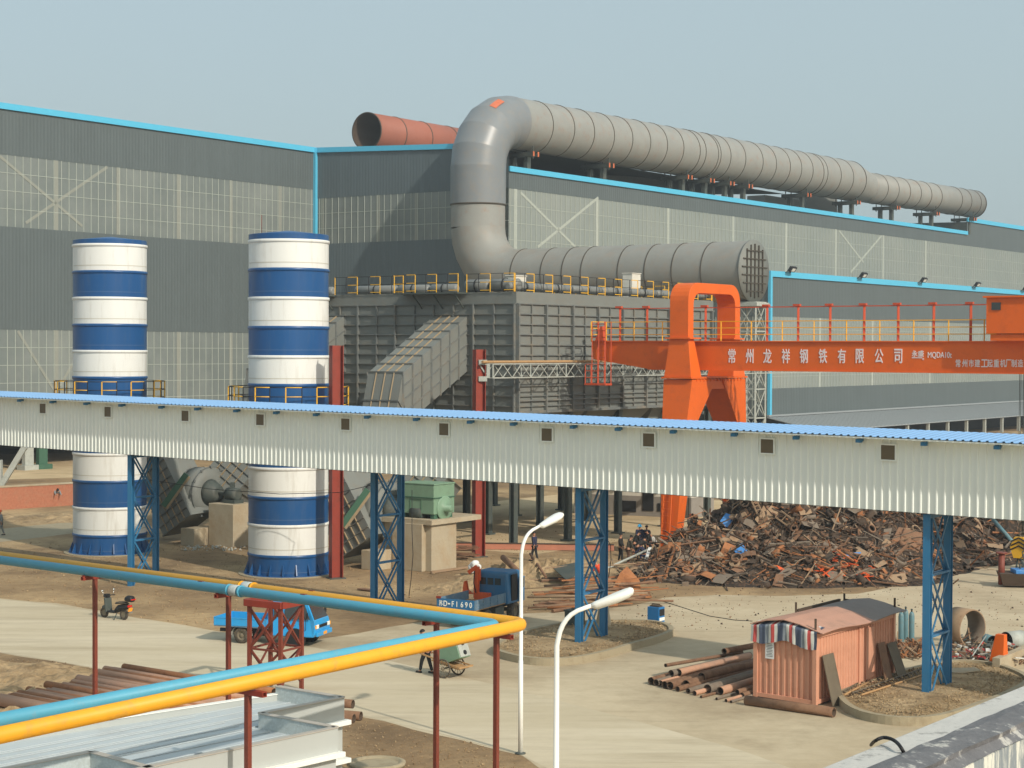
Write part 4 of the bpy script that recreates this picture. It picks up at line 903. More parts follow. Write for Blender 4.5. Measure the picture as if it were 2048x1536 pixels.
# saddles on the roof edge
for k, u in enumerate((1040, 1192, 1350, 1395, 1435, 1472, 1590, 1690, 1770, 1850, 1925)):
    s = LX(P_r, VR, u); small = s > Lr; rr_ = r2_ if small else DR; zz = (zu - .25 + (s - Lr) * .003 if small else zu + s * .003) - rr_ + .15; p = P_r + VR * s; b = MB()
    zr = rT - .3
    for o in (-.45, .45): b.box(p + VR * o + Z * (zz - .55), (.22, 4.2, .5), VR, UR, 0); b.box(p + VR * o + UR * 2.12 + Z * (zz - .55), (.26, .05, .55), VR, UR, 1)
    b.box(p + UR * -1.0 + Z * (zz - .8 + zr) / 2, (.7, .5, max(.2, zz - .8 - zr)), VR, UR, 0); b.box(p + UR * .9 + Z * (zz - .8 + zr) / 2, (.7, .5, max(.2, zz - .8 - zr)), VR, UR, 0)
    for o in (-1.7, -.8, .8, 1.7): b.box(p + UR * o + Z * (zz - .1), (.12, .1, 1.0 + abs(o) * .5), VR, UR, 0)
    b.build('saddle', ['steel', 'orangeend'], dk)
# the oxide red duct on the hall roof
q0 = D(733, 262, 224); q1 = q0 + VL * 60; od = thing('oxide_duct', 'open ended red oxide duct lying on the hall roof behind the grey elbow', 'duct', q0, 0)
R0 = 74 / 2 * 224 / F; b = MB(); b.pipe(q0, q0 + VL * 22, R0, .05, 40, 0, 1); b.tube([q0 + VL * 22, q0 + VL * 27, q0 + VL * 60], [R0, R0 * .86, R0 * .86], 40, caps=False)
b.build('shell', ['redduct', 'rust3'], od, recalc=False); RING_OF[0] = od; rings(None, q0, VL, R0, [.06, 5.2, 10.6, 16.2, 22], .12, .06)
for k in (4, 14, 26):
    b = MB(); b.box(V((q0 + VL * k).xyz) - Z * (R0 + .6), (.5, 3.5, 1.6), VL, NL); b.build('saddle', 'steel', od)
# lattice tower under the blind end
lt = P_r + UR * (capd - .2); lt.z = 0; H = zl - DR - .1
tw = thing('lattice_tower', 'grey lattice tower holding up the blind end of the duct, behind the crane', 'tower', lt, 0); b = MB(); hw = 1.05
cs = [lt + UR * sx_ * hw + VR * sy_ * hw for sx_, sy_ in ((-1, -1), (1, -1), (1, 1), (-1, 1))]
for p in cs: b.bar(p, p + Z * H, .16)
n = 6
for i in range(n):
    za, zb_ = H * i / n, H * (i + 1) / n
    for k in range(4):
        a, c = cs[k], cs[(k + 1) % 4]; b.bar(a + Z * zb_, c + Z * zb_, .12); b.bar(a + Z * za, c + Z * zb_, .08); b.bar(c + Z * za, a + Z * zb_, .08)
b.box(lt + Z * (H - .2), (2.6, 2.6, .35), UR, VR); b.build('frame', 'ltsteel', tw)
# ------------------------------------------------------------------ conveyor gallery on its blue trestles
legs = [((262, 1172), (312, 1163)), ((748, 1226), (800, 1216)), ((1158, 1286), (1203, 1274)), ((1853, 1386), (1888, 1371))]
T4, T1 = G(1853, 1386, .3), G(262, 1172)
gd = V((T4.x - T1.x, T4.y - T1.y, 0)).normalized(); gn = V((gd.y, -gd.x, 0))
if gn.y > 0: gn = -gn                                 # faces the camera
FP = T4 + gn * .35
def gp(u): return FP + gd * LX(FP, gd, u)
g0, g1 = gp(-80), gp(2140) + gd * 28
zb0, zb1 = ZA(gp(0), 890), ZA(gp(2040), 1040.5); ze0, ze1 = ZA(gp(0), 793), ZA(gp(2040), 886.5)
sl = lambda p, z0, z1: z0 + (z1 - z0) * ((p - gp(0)).dot(gd) / (gp(2040) - gp(0)).dot(gd))
gal = thing('conveyor_gallery', 'long enclosed conveyor gallery in pale ribbed sheet with a light blue roof', 'gallery', V((T4.x, T4.y, 0)), ang(gd))
Lg = (g1 - g0).length; GW = 2.9
b = MB(); pts = []; s = 0.0; pitch = .31
while s < Lg:
    for ds, o in ((0, 0), (.215, 0), (.235, .045), (.285, .045)):
        pts.append((s + ds, o))
    s += pitch
def wall_strip(b, side):
    vs = []
    for (ds, o) in pts:
        p = g0 + gd * ds + (gn * o if side else -gn * (GW + o)); vs += [V((p.x, p.y, sl(p, zb0, zb1))), V((p.x, p.y, sl(p, ze0, ze1) + .02))]
    b.add(vs, [(2 * i, 2 * i + 2, 2 * i + 3, 2 * i + 1) for i in range(len(pts) - 1)])
wall_strip(b, True); b.build('front_wall', 'gal', gal, recalc=False)
b = MB(); wall_strip(b, False); b.build('rear_wall', 'gal', gal, recalc=False)
b = MB(); q = lambda p, off, z0, z1, dz: V((p.x, p.y, sl(p, z0, z1) + dz)) - gn * off
b.hexa([q(g0, .02, zb0, zb1, -.02), q(g1, .02, zb0, zb1, -.02), q(g1, GW - .02, zb0, zb1, -.02), q(g0, GW - .02, zb0, zb1, -.02), q(g0, .02, zb0, zb1, .1), q(g1, .02, zb0, zb1, .1), q(g1, GW - .02, zb0, zb1, .1), q(g0, GW - .02, zb0, zb1, .1)]); b.build('floor', 'steel', gal)
# corrugated blue roof, two slopes
b = MB(); rise = .2; OH = .55; vs = []; s = 0.0; k = 0
while s < Lg:
    for ds, dz in ((0, 0), (.16, 0), (.19, .045), (.26, .045), (.29, 0)):
        p = g0 + gd * (s + ds); vs += [q(p, -OH, ze0, ze1, .06 + dz - .04), q(p, GW / 2, ze0, ze1, rise + dz), q(p, GW + OH, ze0, ze1, .06 + dz - .04)]
    s += .30
n = len(vs) // 3; b.add(vs, [(3 * i, 3 * i + 3, 3 * i + 4, 3 * i + 1) for i in range(n - 1)] + [(3 * i + 1, 3 * i + 4, 3 * i + 5, 3 * i + 2) for i in range(n - 1)])
b.build('roof', 'galroof', gal, recalc=False)
b = MB(); b.hexa([q(g0, -OH + .02, ze0, ze1, -.05), q(g1, -OH + .02, ze0, ze1, -.05), q(g1, .3, ze0, ze1, -.05), q(g0, .3, ze0, ze1, -.05), q(g0, -OH + .02, ze0, ze1, .0), q(g1, -OH + .02, ze0, ze1, .0), q(g1, .3, ze0, ze1, .02), q(g0, .3, ze0, ze1, .02)])
b.build('eave', 'gal', gal)
for u in (88, 218, 373, 523, 694, 891, 1097, 1301, 1538, 1780):
    p = gp(u); zt, zb_ = None, None; ze = sl(p, ze0, ze1); hgt = .52; zc = ze - .42 - .12; b = MB()
    b.box(V((p.x, p.y, zc)) + gn * .055, (.56, .06, hgt), gd, gn); wn = b.build('window', 'shutter', gal); b = MB()
    for dx, dz, sx_, sz_ in ((0, hgt / 2 + .025, .66, .05), (0, -hgt / 2 - .025, .66, .05), (.305, 0, .05, hgt), (-.305, 0, .05, hgt)): b.box(V((p.x, p.y, zc + dz)) + gn * .06 + gd * dx, (sx_, .08, sz_), gd, gn)
    b.build('frame', 'gal', wn)
k = -60
for u in (47, 112, 180, 250, 330, 402, 480, 560, 640, 742, 840, 948, 1034, 1154, 1244, 1354, 1476, 1600, 1726, 1856, 2002):
    p = gp(u); ze = sl(p, ze0, ze1); b = MB(); c = V((p.x, p.y, ze - .13)); b.bar(c, c + gn * .30 + Z * -.02, .10, .12); b.box(c + gn * .32 - Z * .03 + gd * .05, (.2, .16, .13), gd, gn); b.build('eave_lamp', 'trestle', gal)
# trestles
for i, ((a, c), lab) in enumerate(zip(legs, ('blue lattice trestle in front of the left silo', 'blue lattice trestle beside the concrete motor block', 'blue lattice trestle planted in the kerbed island with the street lamps', 'blue lattice trestle on the corner island beside the rusty container'))):
    zb = .30 if i >= 2 else 0.0; pa, pc = G(*a, zb), G(*c, zb)
    ax = V((pc.x - pa.x, pc.y - pa.y, 0)); W_ = ax.length; ax.normalize(); t_ = V((ax.y, -ax.x, 0))
    pc = pa + ax * 2.05; W_ = 2.05
    r = thing('trestle', lab, 'trestle', V((pa.x, pa.y, 0)), 0, 'blue conveyor trestles'); H = sl(pa, zb0, zb1) - .05
    for p in (pa, pc):
        b = MB(); fw = .27; b.box(V((p.x, p.y, H / 2)) + ax * .11, (.025, fw, H), ax, t_); b.box(V((p.x, p.y, H / 2)) - ax * .11, (.025, fw, H), ax, t_); b.box(V((p.x, p.y, H / 2)), (.20, .02, H), ax, t_); b.build('leg', 'trestle', r)
    b = MB(); nb = 3; hb = H / nb
    for j in range(nb):
        z0_, z1_ = .1 + (H - .1) * j / nb, .1 + (H - .1) * (j + 1) / nb
        for o in (-.10, .10):
            A, C = pa + ax * .12 + t_ * o, pc - ax * .12 + t_ * o
            A, C = V((A.x, A.y, 0)), V((C.x, C.y, 0))
            b.bar(A + Z * z0_, C + Z * z1_, .105, .03, up=t_); b.bar(C + Z * z0_, A + Z * z1_, .105, .03, up=t_)
            if j: b.bar(A + Z * z0_, C + Z * z0_, .09, .07)
    b.build('bracing', 'trestle', r)
    b = MB(); b.bar(V((pa.x, pa.y, H - .08)) - ax * .1, V((pc.x, pc.y, H - .08)) + ax * .1, .26, .14); b.build('cap_beam', 'trestle', r)
# ------------------------------------------------------------------ orange gantry crane
CU, CV = UR, VR
P0 = D(1362, HOR, 109); P0.z = 0                    # under the near side of the girder at the leg
zt, zbm = ZA(P0, 683), ZA(P0, 739)
SPR = 5.9
crane = thing('gantry_crane', 'bright orange gantry crane with white lettering on its long girder', 'crane', P0, ang(CU))
gl0, gl1 = LX(P0, CU, 1163), LX(P0, CU, 2300) + 8
gy0, gy1 = 0.0, 1.3                                    # girder runs between the two legs
def cp_(x, y, z): return P0 + CU * x + CV * y + Z * z
# girder sits between legs; near face at y = 1.6
YG = 1.2; YW = 1.1
b = MB(); taper = 5.0
poly = [cp_(gl0, YG, zt), cp_(gl1, YG, zt), cp_(gl1, YG, zbm), cp_(gl0 + 4.2, YG, zbm), cp_(gl0 + .1, YG, zt - 1.12)]
b.prism(poly, CV * YW); b.box(cp_((gl0 + gl1) / 2, YG + YW / 2, zt + .02), (gl1 - gl0, YW + .22, .07), CU, CV); b.box(cp_((gl0 + 4.2 + gl1) / 2, YG + YW / 2, zbm - .02), (gl1 - gl0 - 4.2, YW + .18, .06), CU, CV)
b.build('girder', 'orange', crane)
# lettering on the near face of the girder
def letter(s, u, v0, v1, nm, wide=None, ws=1.0):
    bp = P0 + CV * (YG - .0); x = LX(bp, CU, u); p = bp + CU * x; za, zb_ = ZA(p, v1), ZA(p, v0); p = V((p.x, p.y, za))
    text(s, nm, p, CU, Z, zb_ - za, 'lettering', crane, ws, .012, wide)
mat('lettering', S(226, 214, 214), .6, var=.05); M['lettering'] = MATS['lettering']
for ch, u in zip('常州龙祥钢铁有限公司', (1457, 1492, 1527, 1564, 1600, 1638, 1676, 1712, 1750, 1789)):
    letter(ch, u, 698, 726, 'letter', .022, .62)
letter('永盛', 1824, 701, 713, 'logo', .03, 1.0); letter('®', 1845, 716, 720, 'logo_mark', .02)
bp = P0 + CV * YG; b = MB(); x0_, x1_ = LX(bp, CU, 1824), LX(bp, CU, 1845); b.box(bp + CU * (x0_ + x1_) / 2 - CV * .015 + Z * ZA(bp + CU * x0_, 715.5), (x1_ - x0_, .02, .05), CU, CV); b.build('logo_bar', 'lettering', crane)
letter('MQDA10t', 1856, 704, 717.5, 'model_letters', .02, .72)
for ch, u in zip('常州市建工起重机厂制造', (1912, 1925, 1938, 1950, 1963, 1975, 1988, 2001, 2012, 2023.5, 2036)):
    letter(ch, u, 719, 734, 'small_letter', .022, .72)
# saddle frame over the girder (inverted U in the plane across the girder)
def ring_frame(name, half, z0, z1, tw, depth, rad_, x):
    yc = SPR / 2
    def outline(hw, ztop, r_):
        pts = [(-hw, z0)]
        pts += [(-hw + r_ - r_ * math.cos(a), ztop - r_ + r_ * math.sin(a)) for a in (math.pi / 2 * i / 6 for i in range(7))]
        pts += [(hw - r_ + r_ * math.sin(a), ztop - r_ + r_ * math.cos(a)) for a in (math.pi / 2 * i / 6 for i in range(7))]
        pts += [(hw, z0)]; return pts
    o, i_ = outline(half, z1, rad_), outline(half - tw, z1 - tw, max(.15, rad_ - tw * .6)); n = len(o); b = MB()
    F_ = [cp_(x + depth / 2, yc + y, z) for y, z in o] + [cp_(x + depth / 2, yc + y, z) for y, z in i_]
    B_ = [cp_(x - depth / 2, yc + y, z) for y, z in o] + [cp_(x - depth / 2, yc + y, z) for y, z in i_]
    b.add(F_ + B_, [(k, k + 1, n + k + 1, n + k) for k in range(n - 1)] + [(2 * n + k, 3 * n + k, 3 * n + k + 1, 2 * n + k + 1) for k in range(n - 1)]
          + [(k, 2 * n + k, 2 * n + k + 1, k + 1) for k in range(n - 1)] + [(n + k, n + k + 1, 3 * n + k + 1, 3 * n + k) for k in range(n - 1)] + [(0, n, 3 * n, 2 * n), (n - 1, 3 * n - 1, 4 * n - 1, 2 * n - 1)])
    return b.build(name, 'orange', crane, .02)
ztop = ZA(P0, 565)
XS = 0.0
ring_frame('saddle_frame', SPR / 2 + .25, zt + .2, ztop, .62, 1.3, 1.1, XS)
# knees where frame meets legs, then two tapering legs
def taper_box(b, ya0, ya1, yb0, yb1, za, zb_, xa, xb, mi=0):
    b.hexa([cp_(XS - xa, ya0, za), cp_(XS + xa, ya0, za), cp_(XS + xa, ya1, za), cp_(XS - xa, ya1, za), cp_(XS - xb, yb0, zb_), cp_(XS + xb, yb0, zb_), cp_(XS + xb, yb1, zb_), cp_(XS - xb, yb1, zb_)], mi)
yl0, yl1 = -.25, SPR + .25
b = MB(); taper_box(b, yl0 - .15, yl0 + 1.1, yl0, yl0 + .65, zbm - .45, zt + .2, .95, .66); b.build('knee', 'orange', crane, .02)
b = MB(); taper_box(b, yl1 - 1.35, yl1 + .15, yl1 - .65, yl1, zbm - .45, zt + .2, .95, .66); b.build('knee', 'orange', crane, .02)
b = MB()
for yy in (yl0, yl1 - 1.0): b.box(cp_(XS, yy + .5, zt + .2), (1.75, 1.35, .09), CU, CV)
b.box(cp_(XS, SPR / 2, zbm - .5), (2.1, SPR + 1.1, .10), CU, CV)
for k in range(14): b.box(cp_(XS + 1.0, .2 + k * .42, zbm - .62), (.1, .06, .2), CU, CV)
b.build('flange_plate', 'orange', crane)
zk = zbm - .6
zq = zk - 2.7
for sg in (0, 1):
    yy = (lambda a, c: (a, c)) if sg == 0 else (lambda a, c: (SPR - c, SPR - a))
    b = MB(); taper_box(b, *yy(-1.45, -.75), *yy(-.75, .45), .35, zq, .50, .86); taper_box(b, *yy(-.75, .45), *yy(yl0 - .1, 2.55), zq + .002, zk, .86, 1.0); b.build('leg', 'orange', crane, .01)
b = MB(); b.box(cp_(XS, SPR / 2, zk - .3), (1.8, 1.6, .6), CU, CV)
b.build('portal_beam', 'orange', crane)
b = MB(); b.box(cp_(XS, SPR / 2, .28), (.8, SPR + 3.4, .4), CU, CV); 
for y in (-1.3, SPR + 1.3): b.lathe([(.28, -.12), (.28, .12)], cp_(XS, y, .28), 20, 1, ax=CU)
b.build('bogie', ['orange', 'steel'], crane)
# ladder up the near leg
b = MB()
for o in (-.28, .28): b.bar(cp_(XS + o - .1, -1.55, 1.0), cp_(XS + o - .1, -.85, zq), .05)
for k in range(16):
    z = 1.2 + (zq - 1.2) * k / 16; y = -1.55 + .7 * k / 16; b.bar(cp_(XS - .38, y, z), cp_(XS + .18, y, z), .04)
b.build('leg_ladder', 'orange', crane)
# hand rail and conductor posts on top
b = MB(); yr = YG + YW + .55; n = int((gl1 - gl0) / 2.1)
for yy in (yr,):
    for z in (.45, .85, 1.25): b.bar(cp_(gl0, yy, zt + z), cp_(gl1, yy, zt + z), .05)
    for k in range(n + 1): b.bar(cp_(gl0 + 2.1 * k, yy, zt - .1), cp_(gl0 + 2.1 * k, yy, zt + 1.25), .06)
for z in (.45, .85, 1.25): b.bar(cp_(gl0, YG - .1, zt + z), cp_(gl0, yr, zt + z), .05)
b.bar(cp_(gl0, YG - .1, zt), cp_(gl0, YG - .1, zt + 1.25), .06)
b.build('handrail', 'yellow', crane)
b = MB(); b.box(cp_((gl0 + gl1) / 2, YG + YW + .32, zt - .06), (gl1 - gl0, .6, .06), CU, CV); b.build('walkway', 'orange', crane)
b = MB()
pp = P0 + CV * (yr + .1); us = (1240, 1294, 1411, 1534, 1596, 1660, 1728, 1796, 1867, 1941, 2015)
for u in us:
    x = LX(pp, CU, u); b.bar(cp_(x, yr + .1, zt - .1), cp_(x, yr + .1, zt + 2.15), .13, .13); b.box(cp_(x - .06, yr + .05, zt + 2.2), (.45, .22, .12), CU, CV)
x = LX(pp, CU, 1240); b.bar(cp_(x, yr + .1, zt + 2.1), cp_(gl1, yr + .1, zt + 2.1), .06); b.build('conductor_rail', 'red_orange', crane)
# caged ladder platform at the girder end
b = MB(); xe = gl0 + .55; zf = ZA(P0, 772)
for x in (xe - .55, xe - .05, xe + .45, xe + .95):
    for y in (YG - .75, YG - .1): b.bar(cp_(x, y, zf), cp_(x, y, zt + 1.25 if x > xe - .3 else zf + 1.2), .055)
for z in [zf + .42 * k for k in range(11)]:
    if z > zt + 1.2: break
    b.bar(cp_(xe + .45, YG - .75, z), cp_(xe + .95, YG - .75, z), .045); 
    if z < zf + 1.3 or z > zt: b.bar(cp_(xe - .55 if z < zf + 1.3 else xe, YG - .75, z), cp_(xe + .95, YG - .75, z), .045); b.bar(cp_(xe - .55 if z < zf + 1.3 else xe, YG - .75, z), cp_(xe - .55 if z < zf + 1.3 else xe, YG - .1, z), .045)
b.box(cp_(xe + .2, YG - .42, zf), (1.6, .75, .12), CU, CV); b.prism([cp_(xe - .1, YG - .05, zt + .05), cp_(xe + .55, YG - .05, zt + .05), cp_(xe + .45, YG - .05, zt + .95), cp_(xe + .3, YG - .05, zt + .95)], CV * -.3)
b.build('end_ladder', 'red_orange', crane)
# trolley house
pt = P0 + CV * 0.4; xt = LX(pt, CU, 1972); 
b = MB(); zt0, zt1 = ZA(pt + CU * xt, 667), ZA(pt + CU * xt, 596); b.hexa([cp_(x, y, z) for z in (zt0, zt1) for x, y in ((xt, .4), (xt + 5, .4), (xt + 5, 4.2), (xt, 4.2))]); b.box(cp_(xt + 2.5, 2.3, zt1 + .06), (5.3, 4.1, .1), CU, CV); b.box(cp_(xt + 2.5, 1.8, zt0 - .22), (4.6, 2.6, .35), CU, CV)
for k in range(3): b.lathe([(.22, -.1), (.22, .1)], cp_(xt + .5 + k * 1.5, 1.0, zt + .25), 16, ax=CV)
tro = b.build('trolley_house', 'orange', crane); b = MB(); pw = LX(pt, CU, 1983), LX(pt, CU, 2001); zz = ZA(pt + CU * pw[0], 620), ZA(pt + CU * pw[0], 605)
b.box(cp_(sum(pw) / 2, .37, sum(zz) / 2), (pw[1] - pw[0], .05, zz[1] - zz[0]), CU, CV); b.build('window', 'glass', tro); 
# hoist ropes, hook block, lifting beam
hk = P0 + CV * 1.9 ; xh = LX(hk, CU, 2044); hp = lambda dx, dy, z: cp_(xh + dx, 1.9 + dy, z)
hook = thing('hook_block', 'yellow and black hook block hanging from the crane ropes above a lifting beam', 'hook block', hp(0, 0, 0), ang(CU))
zhk = ZA(hp(0, 0, 0), 1094)
b = MB()
for dx in (-.12, -.04, .10, .16): b.tube([hp(dx, 0, zt), hp(dx, 0, zhk + .4)], .018, 5)
b.build('rope', 'steel', hook)
b = MB(); b.prism([hp(-.5, -.2, zhk), hp(-.25, -.2, zhk + .55), hp(.25, -.2, zhk + .55), hp(.5, -.2, zhk), hp(.3, -.2, zhk - .6), hp(-.3, -.2, zhk - .6)], CV * .4)
for k in range(3): b.bar(hp(-.45, -.22, zhk - .15 + k * .22), hp(0, -.22, zhk + .08 + k * .22), .06, .07, 1); b.bar(hp(.45, -.22, zhk - .15 + k * .22), hp(0, -.22, zhk + .08 + k * .22), .06, .07, 1)
b.build('block', ['yellow', 'black'], hook, recalc=True)
b = MB()
for s_ in (-1, 1):
    b.tube([hp(s_ * .12, 0, zhk - .6), hp(s_ * .2, 0, zhk - 1.1), hp(s_ * .15, 0, zhk - 1.5)], .05, 6)
b.tube([hp(0, 0, zhk - .6)] + ring(hp(0, 0, zhk - .95), .22, math.pi / 2, -math.pi * .9, 8, CU, Z), .06, 8); b.build('hook', 'steel', hook)
lb = G(2052, 1174); lbz = .0
beam = thing('lifting_magnet', 'rusty steel tray with blue cover hanging by chains below the crane hook', 'lifting tray', lb, 0)
b = MB(); b.hexa([lb + V(p) for p in ((-1.3, -.3, .1), (2.5, -.9, .1), (3.0, .7, .1), (-1.1, .9, .1), (-1.5, -.5, .75), (2.5, -1.1, .75), (3.1, .9, .75), (-1.3, 1.1, .75))]); b.build('tray', 'rust3', beam)
b = MB(); b.box(lb + V((.6, 0, .85)), (2.6, 1.1, .22)); b.build('cover', 'dblue', beam, .04)
b = MB(); b.tube([lb + V((-1.25, .2, .1)), lb + V((-1.25, .2, 1.75))], .17, 10); b.lathe([(.3, 1.75), (.3, 1.82)], lb + V((-1.25, .2, 0)), 12); b.build('bollard', 'post', beam)
b = MB()
for dx in (-.3, .6):
    for k in range(9):
        c = lb + V((dx + .04 * k, .1, 1.0 + k * .16)); b.tube(ring(c, .09, 0, math.pi * 1.99, 8, V((1, 0, 0)) if k % 2 else V((0, 1, 0)), Z), .03, 5)
b.build('chain', 'steel', beam)
# ------------------------------------------------------------------ pipe rack: yellow and blue lines in an elbow on slim posts
RZ = 5.0                                              # post top
def on(u, v, z=RZ + .2): return G(u, v, z)
YR, BR = .165, .150
yb0, yc, yf1 = on(-60, 1104), on(1052, 1248), on(-220, 1517)
def miter(p0, pc, p1, r, n=6):
    a, c = (p0 - pc).normalized(), (p1 - pc).normalized(); A, C = pc + a * r, pc + c * r
    return [p0, A] + [A.lerp(pc, t / n).lerp(pc.lerp(C, t / n), t / n) for t in range(1, n)] + [C, p1]
yp = thing('gas_pipe', 'yellow pipe, outer of the two lines on the pipe rack, bending back at right', 'pipe', yc, 0, 'pipes on the pipe rack')
b = MB(); b.tube(miter(yb0, yc, yf1, .45), YR, 20); b.build('tube', 'ypipe', yp)
bb0, bc, bf1 = on(-60, 1112, RZ + .17), on(998, 1250, RZ + .17), on(-220, 1482, RZ + .17)
bp_ = thing('water_pipe', 'light blue pipe, inner of the two lines on the pipe rack', 'pipe', bc, 0, 'pipes on the pipe rack')
b = MB(); b.tube(miter(bb0, bc, bf1, .42), BR, 20); b.build('tube', 'bpipe', bp_)
for par, A, C, r_, u, nm in ((bp_, bb0, bc, BR, 471, 'sleeve'), (yp, yb0, yc, YR, 496, 'sleeve')):
    d = (C - A).normalized(); s = LX(V((A.x, A.y, 0)), V((d.x, d.y, 0)).normalized(), u); p = A + d * s
    b = MB(); b.lathe([(r_ + .012, -.17), (r_ + .03, -.15), (r_ + .02, -.05), (r_ + .03, .0), (r_ + .02, .05), (r_ + .03, .15), (r_ + .012, .17)], p, 20, ax=d, caps=(False, False)); b.lathe([(r_ + .03, -.3), (r_ + .03, -.22)], p, 20, 1, ax=d); b.lathe([(r_ + .03, .22), (r_ + .03, .3)], p, 20, 1, ax=d)
    b.build(nm, ['galv', 'bpipe' if par is bp_ else 'ypipe'], par)
for par, A, C, r_, us in ((bp_, bb0, bc, BR, (402, 608)), (yp, yb0, yc, YR, (624,))):
    d = (C - A).normalized()
    for u in us:
        s = LX(V((A.x, A.y, 0)), V((d.x, d.y, 0)).normalized(), u); p = A + d * s; b = MB(); b.box(p + Z * (r_ - .005), (.18, .10, .035), d, d.cross(Z).normalized() * -1); b.build('clip', 'post', par)
pd_b = (bc - bb0).normalized(); pd_f = (bf1 - bc).normalized()
first = None
for u, v, run, lab in ((190, 1158, 0, 'post left of the parked scooter'), (457, 1193, 0, 'post left of the braced red frame'), (873, 1247, 0, 'post in front of the man with the cart'), (993, 1275, 1, 'post at the bend, just left of the street lamps'), (496, 1389, 1, 'nearest post, in front of the white roof')):
    p = G(u, v, RZ - .12); d = pd_b if run == 0 else pd_f; cr = V((-d.y, d.x, 0)).normalized()
    lab = 'slim rust red pipe rack ' + lab
    r = thing('rack_post', lab, 'post', V((p.x, p.y, 0)), math.atan2(cr.y, cr.x), 'pipe rack posts')
    b = MB(); b.box((0, 0, (RZ - .12) / 2), (.12, .12, RZ - .12)); b.build('shaft', 'post', r, local=True)
    b = MB()
    for (y0_, z0_) in ((.06, 0),): pass
    L_ = 1.05; w_ = .13; t = .02; z0 = RZ - .12
    for (cy, cz, sy, sz) in ((0, z0 + .01, w_, t), (0, z0 + .11, w_, t), (-w_ / 2 + t / 2, z0 + .06, t, .08), (w_ / 2 - t / 2, z0 + .06, t, .08)): b.box((0, cy, cz), (L_, sy, sz))
    b.build('cross_arm', 'red', r, local=True)
    b = MB(); b.box((.5, 0, z0 + .22), (.03, .08, .2)) if u == 873 else b.box((-.45, 0, z0 + .14), (.06, .1, .04)); b.build('stop', 'red', r, local=True)
# red lattice frame standing by the road behind the pipes
fb = G(603, 1380); fr = thing('braced_frame', 'red braced square steel frame standing on the road edge before the light blue truck', 'steel frame', fb, 0)
fa, fc = un(-.93, .36), un(.30, .95); hF = ZA(fb, 1206); FW1, FW2 = 1.16, 1.2
# corners seen at u = 603 (right), 553 (front), 500 (left), 541 (back)
cF = [G(561, 1392), G(603, 1380), G(541, 1372), G(499, 1384)]
b_legs = []
for p in cF:
    b = MB(); b.box(p + Z * hF / 2, (.13, .13, hF), fa); b.build('leg', 'post', fr)
b = MB()
for i in range(4):
    a, c = cF[i], cF[(i + 1) % 4]; m_ = hF * .50
    b.bar(a + Z * m_, c + Z * m_, .07); b.bar(a + Z * m_, c + Z * (hF - .1), .08); b.bar(c + Z * m_, a + Z * (hF - .1), .06); b.bar(a + Z * .3, c + Z * m_, .08); b.bar(c + Z * .3, a + Z * m_, .06)
b.build('bracing', 'post', fr)
b = MB(); cen = sum(cF, V()) / 4
for i in range(4):
    a, c = cF[i], cF[(i + 1) % 4]; a2, c2 = cen + (a - cen) * 1.18, cen + (c - cen) * 1.18; b.bar(a2 + Z * (hF + .08), c2 + Z * (hF + .08), .14, .24)
b.build('top_beam', 'red', fr, .01)

# ------------------------------------------------------------------ white building, lower left
ZR = 3.5
K = G(685, 1395, ZR); Kx = G(555, 1373, ZR); da = V((-.615, -.788, 0)); db = un(.77, -.64)
wb = thing('white_building', 'white sheet clad building with galvanised parapets, lower left under the pipes', 'building', V((K.x, K.y, 0)), 0)
K0 = V((K.x, K.y, 0)); L1 = V((Kx.x, Kx.y, 0)); K1 = G(521, 1427, ZR); K1.z = 0; K2 = G(672, 1455, ZR); K2.z = 0
dl = (K1 - K0).normalized()
N1 = L1 + (G(0, 1455, ZR) - G(545, 1374, ZR)).normalized() * 22; N1.z = 0
K3 = K2 + dl * 16; N2 = N1 + dl * 1
foot = [K0, L1, N1, V((N1.x + 4, N1.y - 9, 0)), K3, K2, K1]
b = MB(); n = len(foot); vs = foot + [p + Z * (ZR - .55) for p in foot]; b.add(vs, [(i, (i + 1) % n, n + (i + 1) % n, n + i) for i in range(n)]); b.build('wall', 'roofside', wb, recalc=False)
b = MB(); b.add([p + Z * (ZR - .36) for p in foot], [list(range(n))]); kk = 0
for i in range(26):
    o = L1 + db * (.55 * i); b.bar(o + Z * (ZR - .345), o + dl * 22 + Z * (ZR - .352), .03, .02) if i < 5 else None
for i in range(12):
    o = K1 + db * (.0 + .55 * i - 2.2); a_ = o + dl * .2
    if i < 8: b.bar(a_ + Z * (ZR - .34), a_ + dl * 15 + Z * (ZR - .35), .03, .02)
b.build('roof', 'roofw', wb, recalc=False)
def parap(b, a, c, th=.14, z0=ZR - .56, z1=ZR): b.bar(a + Z * (z0 + z1) / 2, c + Z * (z0 + z1) / 2, th, z1 - z0); b.bar(a + Z * (z1 + .012), c + Z * (z1 + .012), th + .05, .02, 1)
mat('flash', S(176, 168, 156), .5); M['flash'] = MATS['flash']
b = MB(); parap(b, K0, L1); b.build('parapet', ['galv', 'flash'], wb); b = MB(); parap(b, K1, K2); b.build('parapet', ['galv', 'flash'], wb); b = MB(); parap(b, L1, N1, z1=ZR - .2); b.build('parapet', ['roofside', 'ledge'], wb)
b = MB(); parap(b, K0, K1); parap(b, K2, K3); b.build('parapet', ['roofside', 'flash'], wb)
b = MB()
hA, hB = G(182, 1504, ZR), G(330, 1544, ZR); hC = hA + dl * 14; hA, hB, hC = [V((p.x, p.y, 0)) for p in (hA, hB, hC)]
parap(b, hA, hB); parap(b, hA, hC, z0=ZR - .5); b.build('hatch_parapet', ['galv', 'flash'], wb)
b = MB()
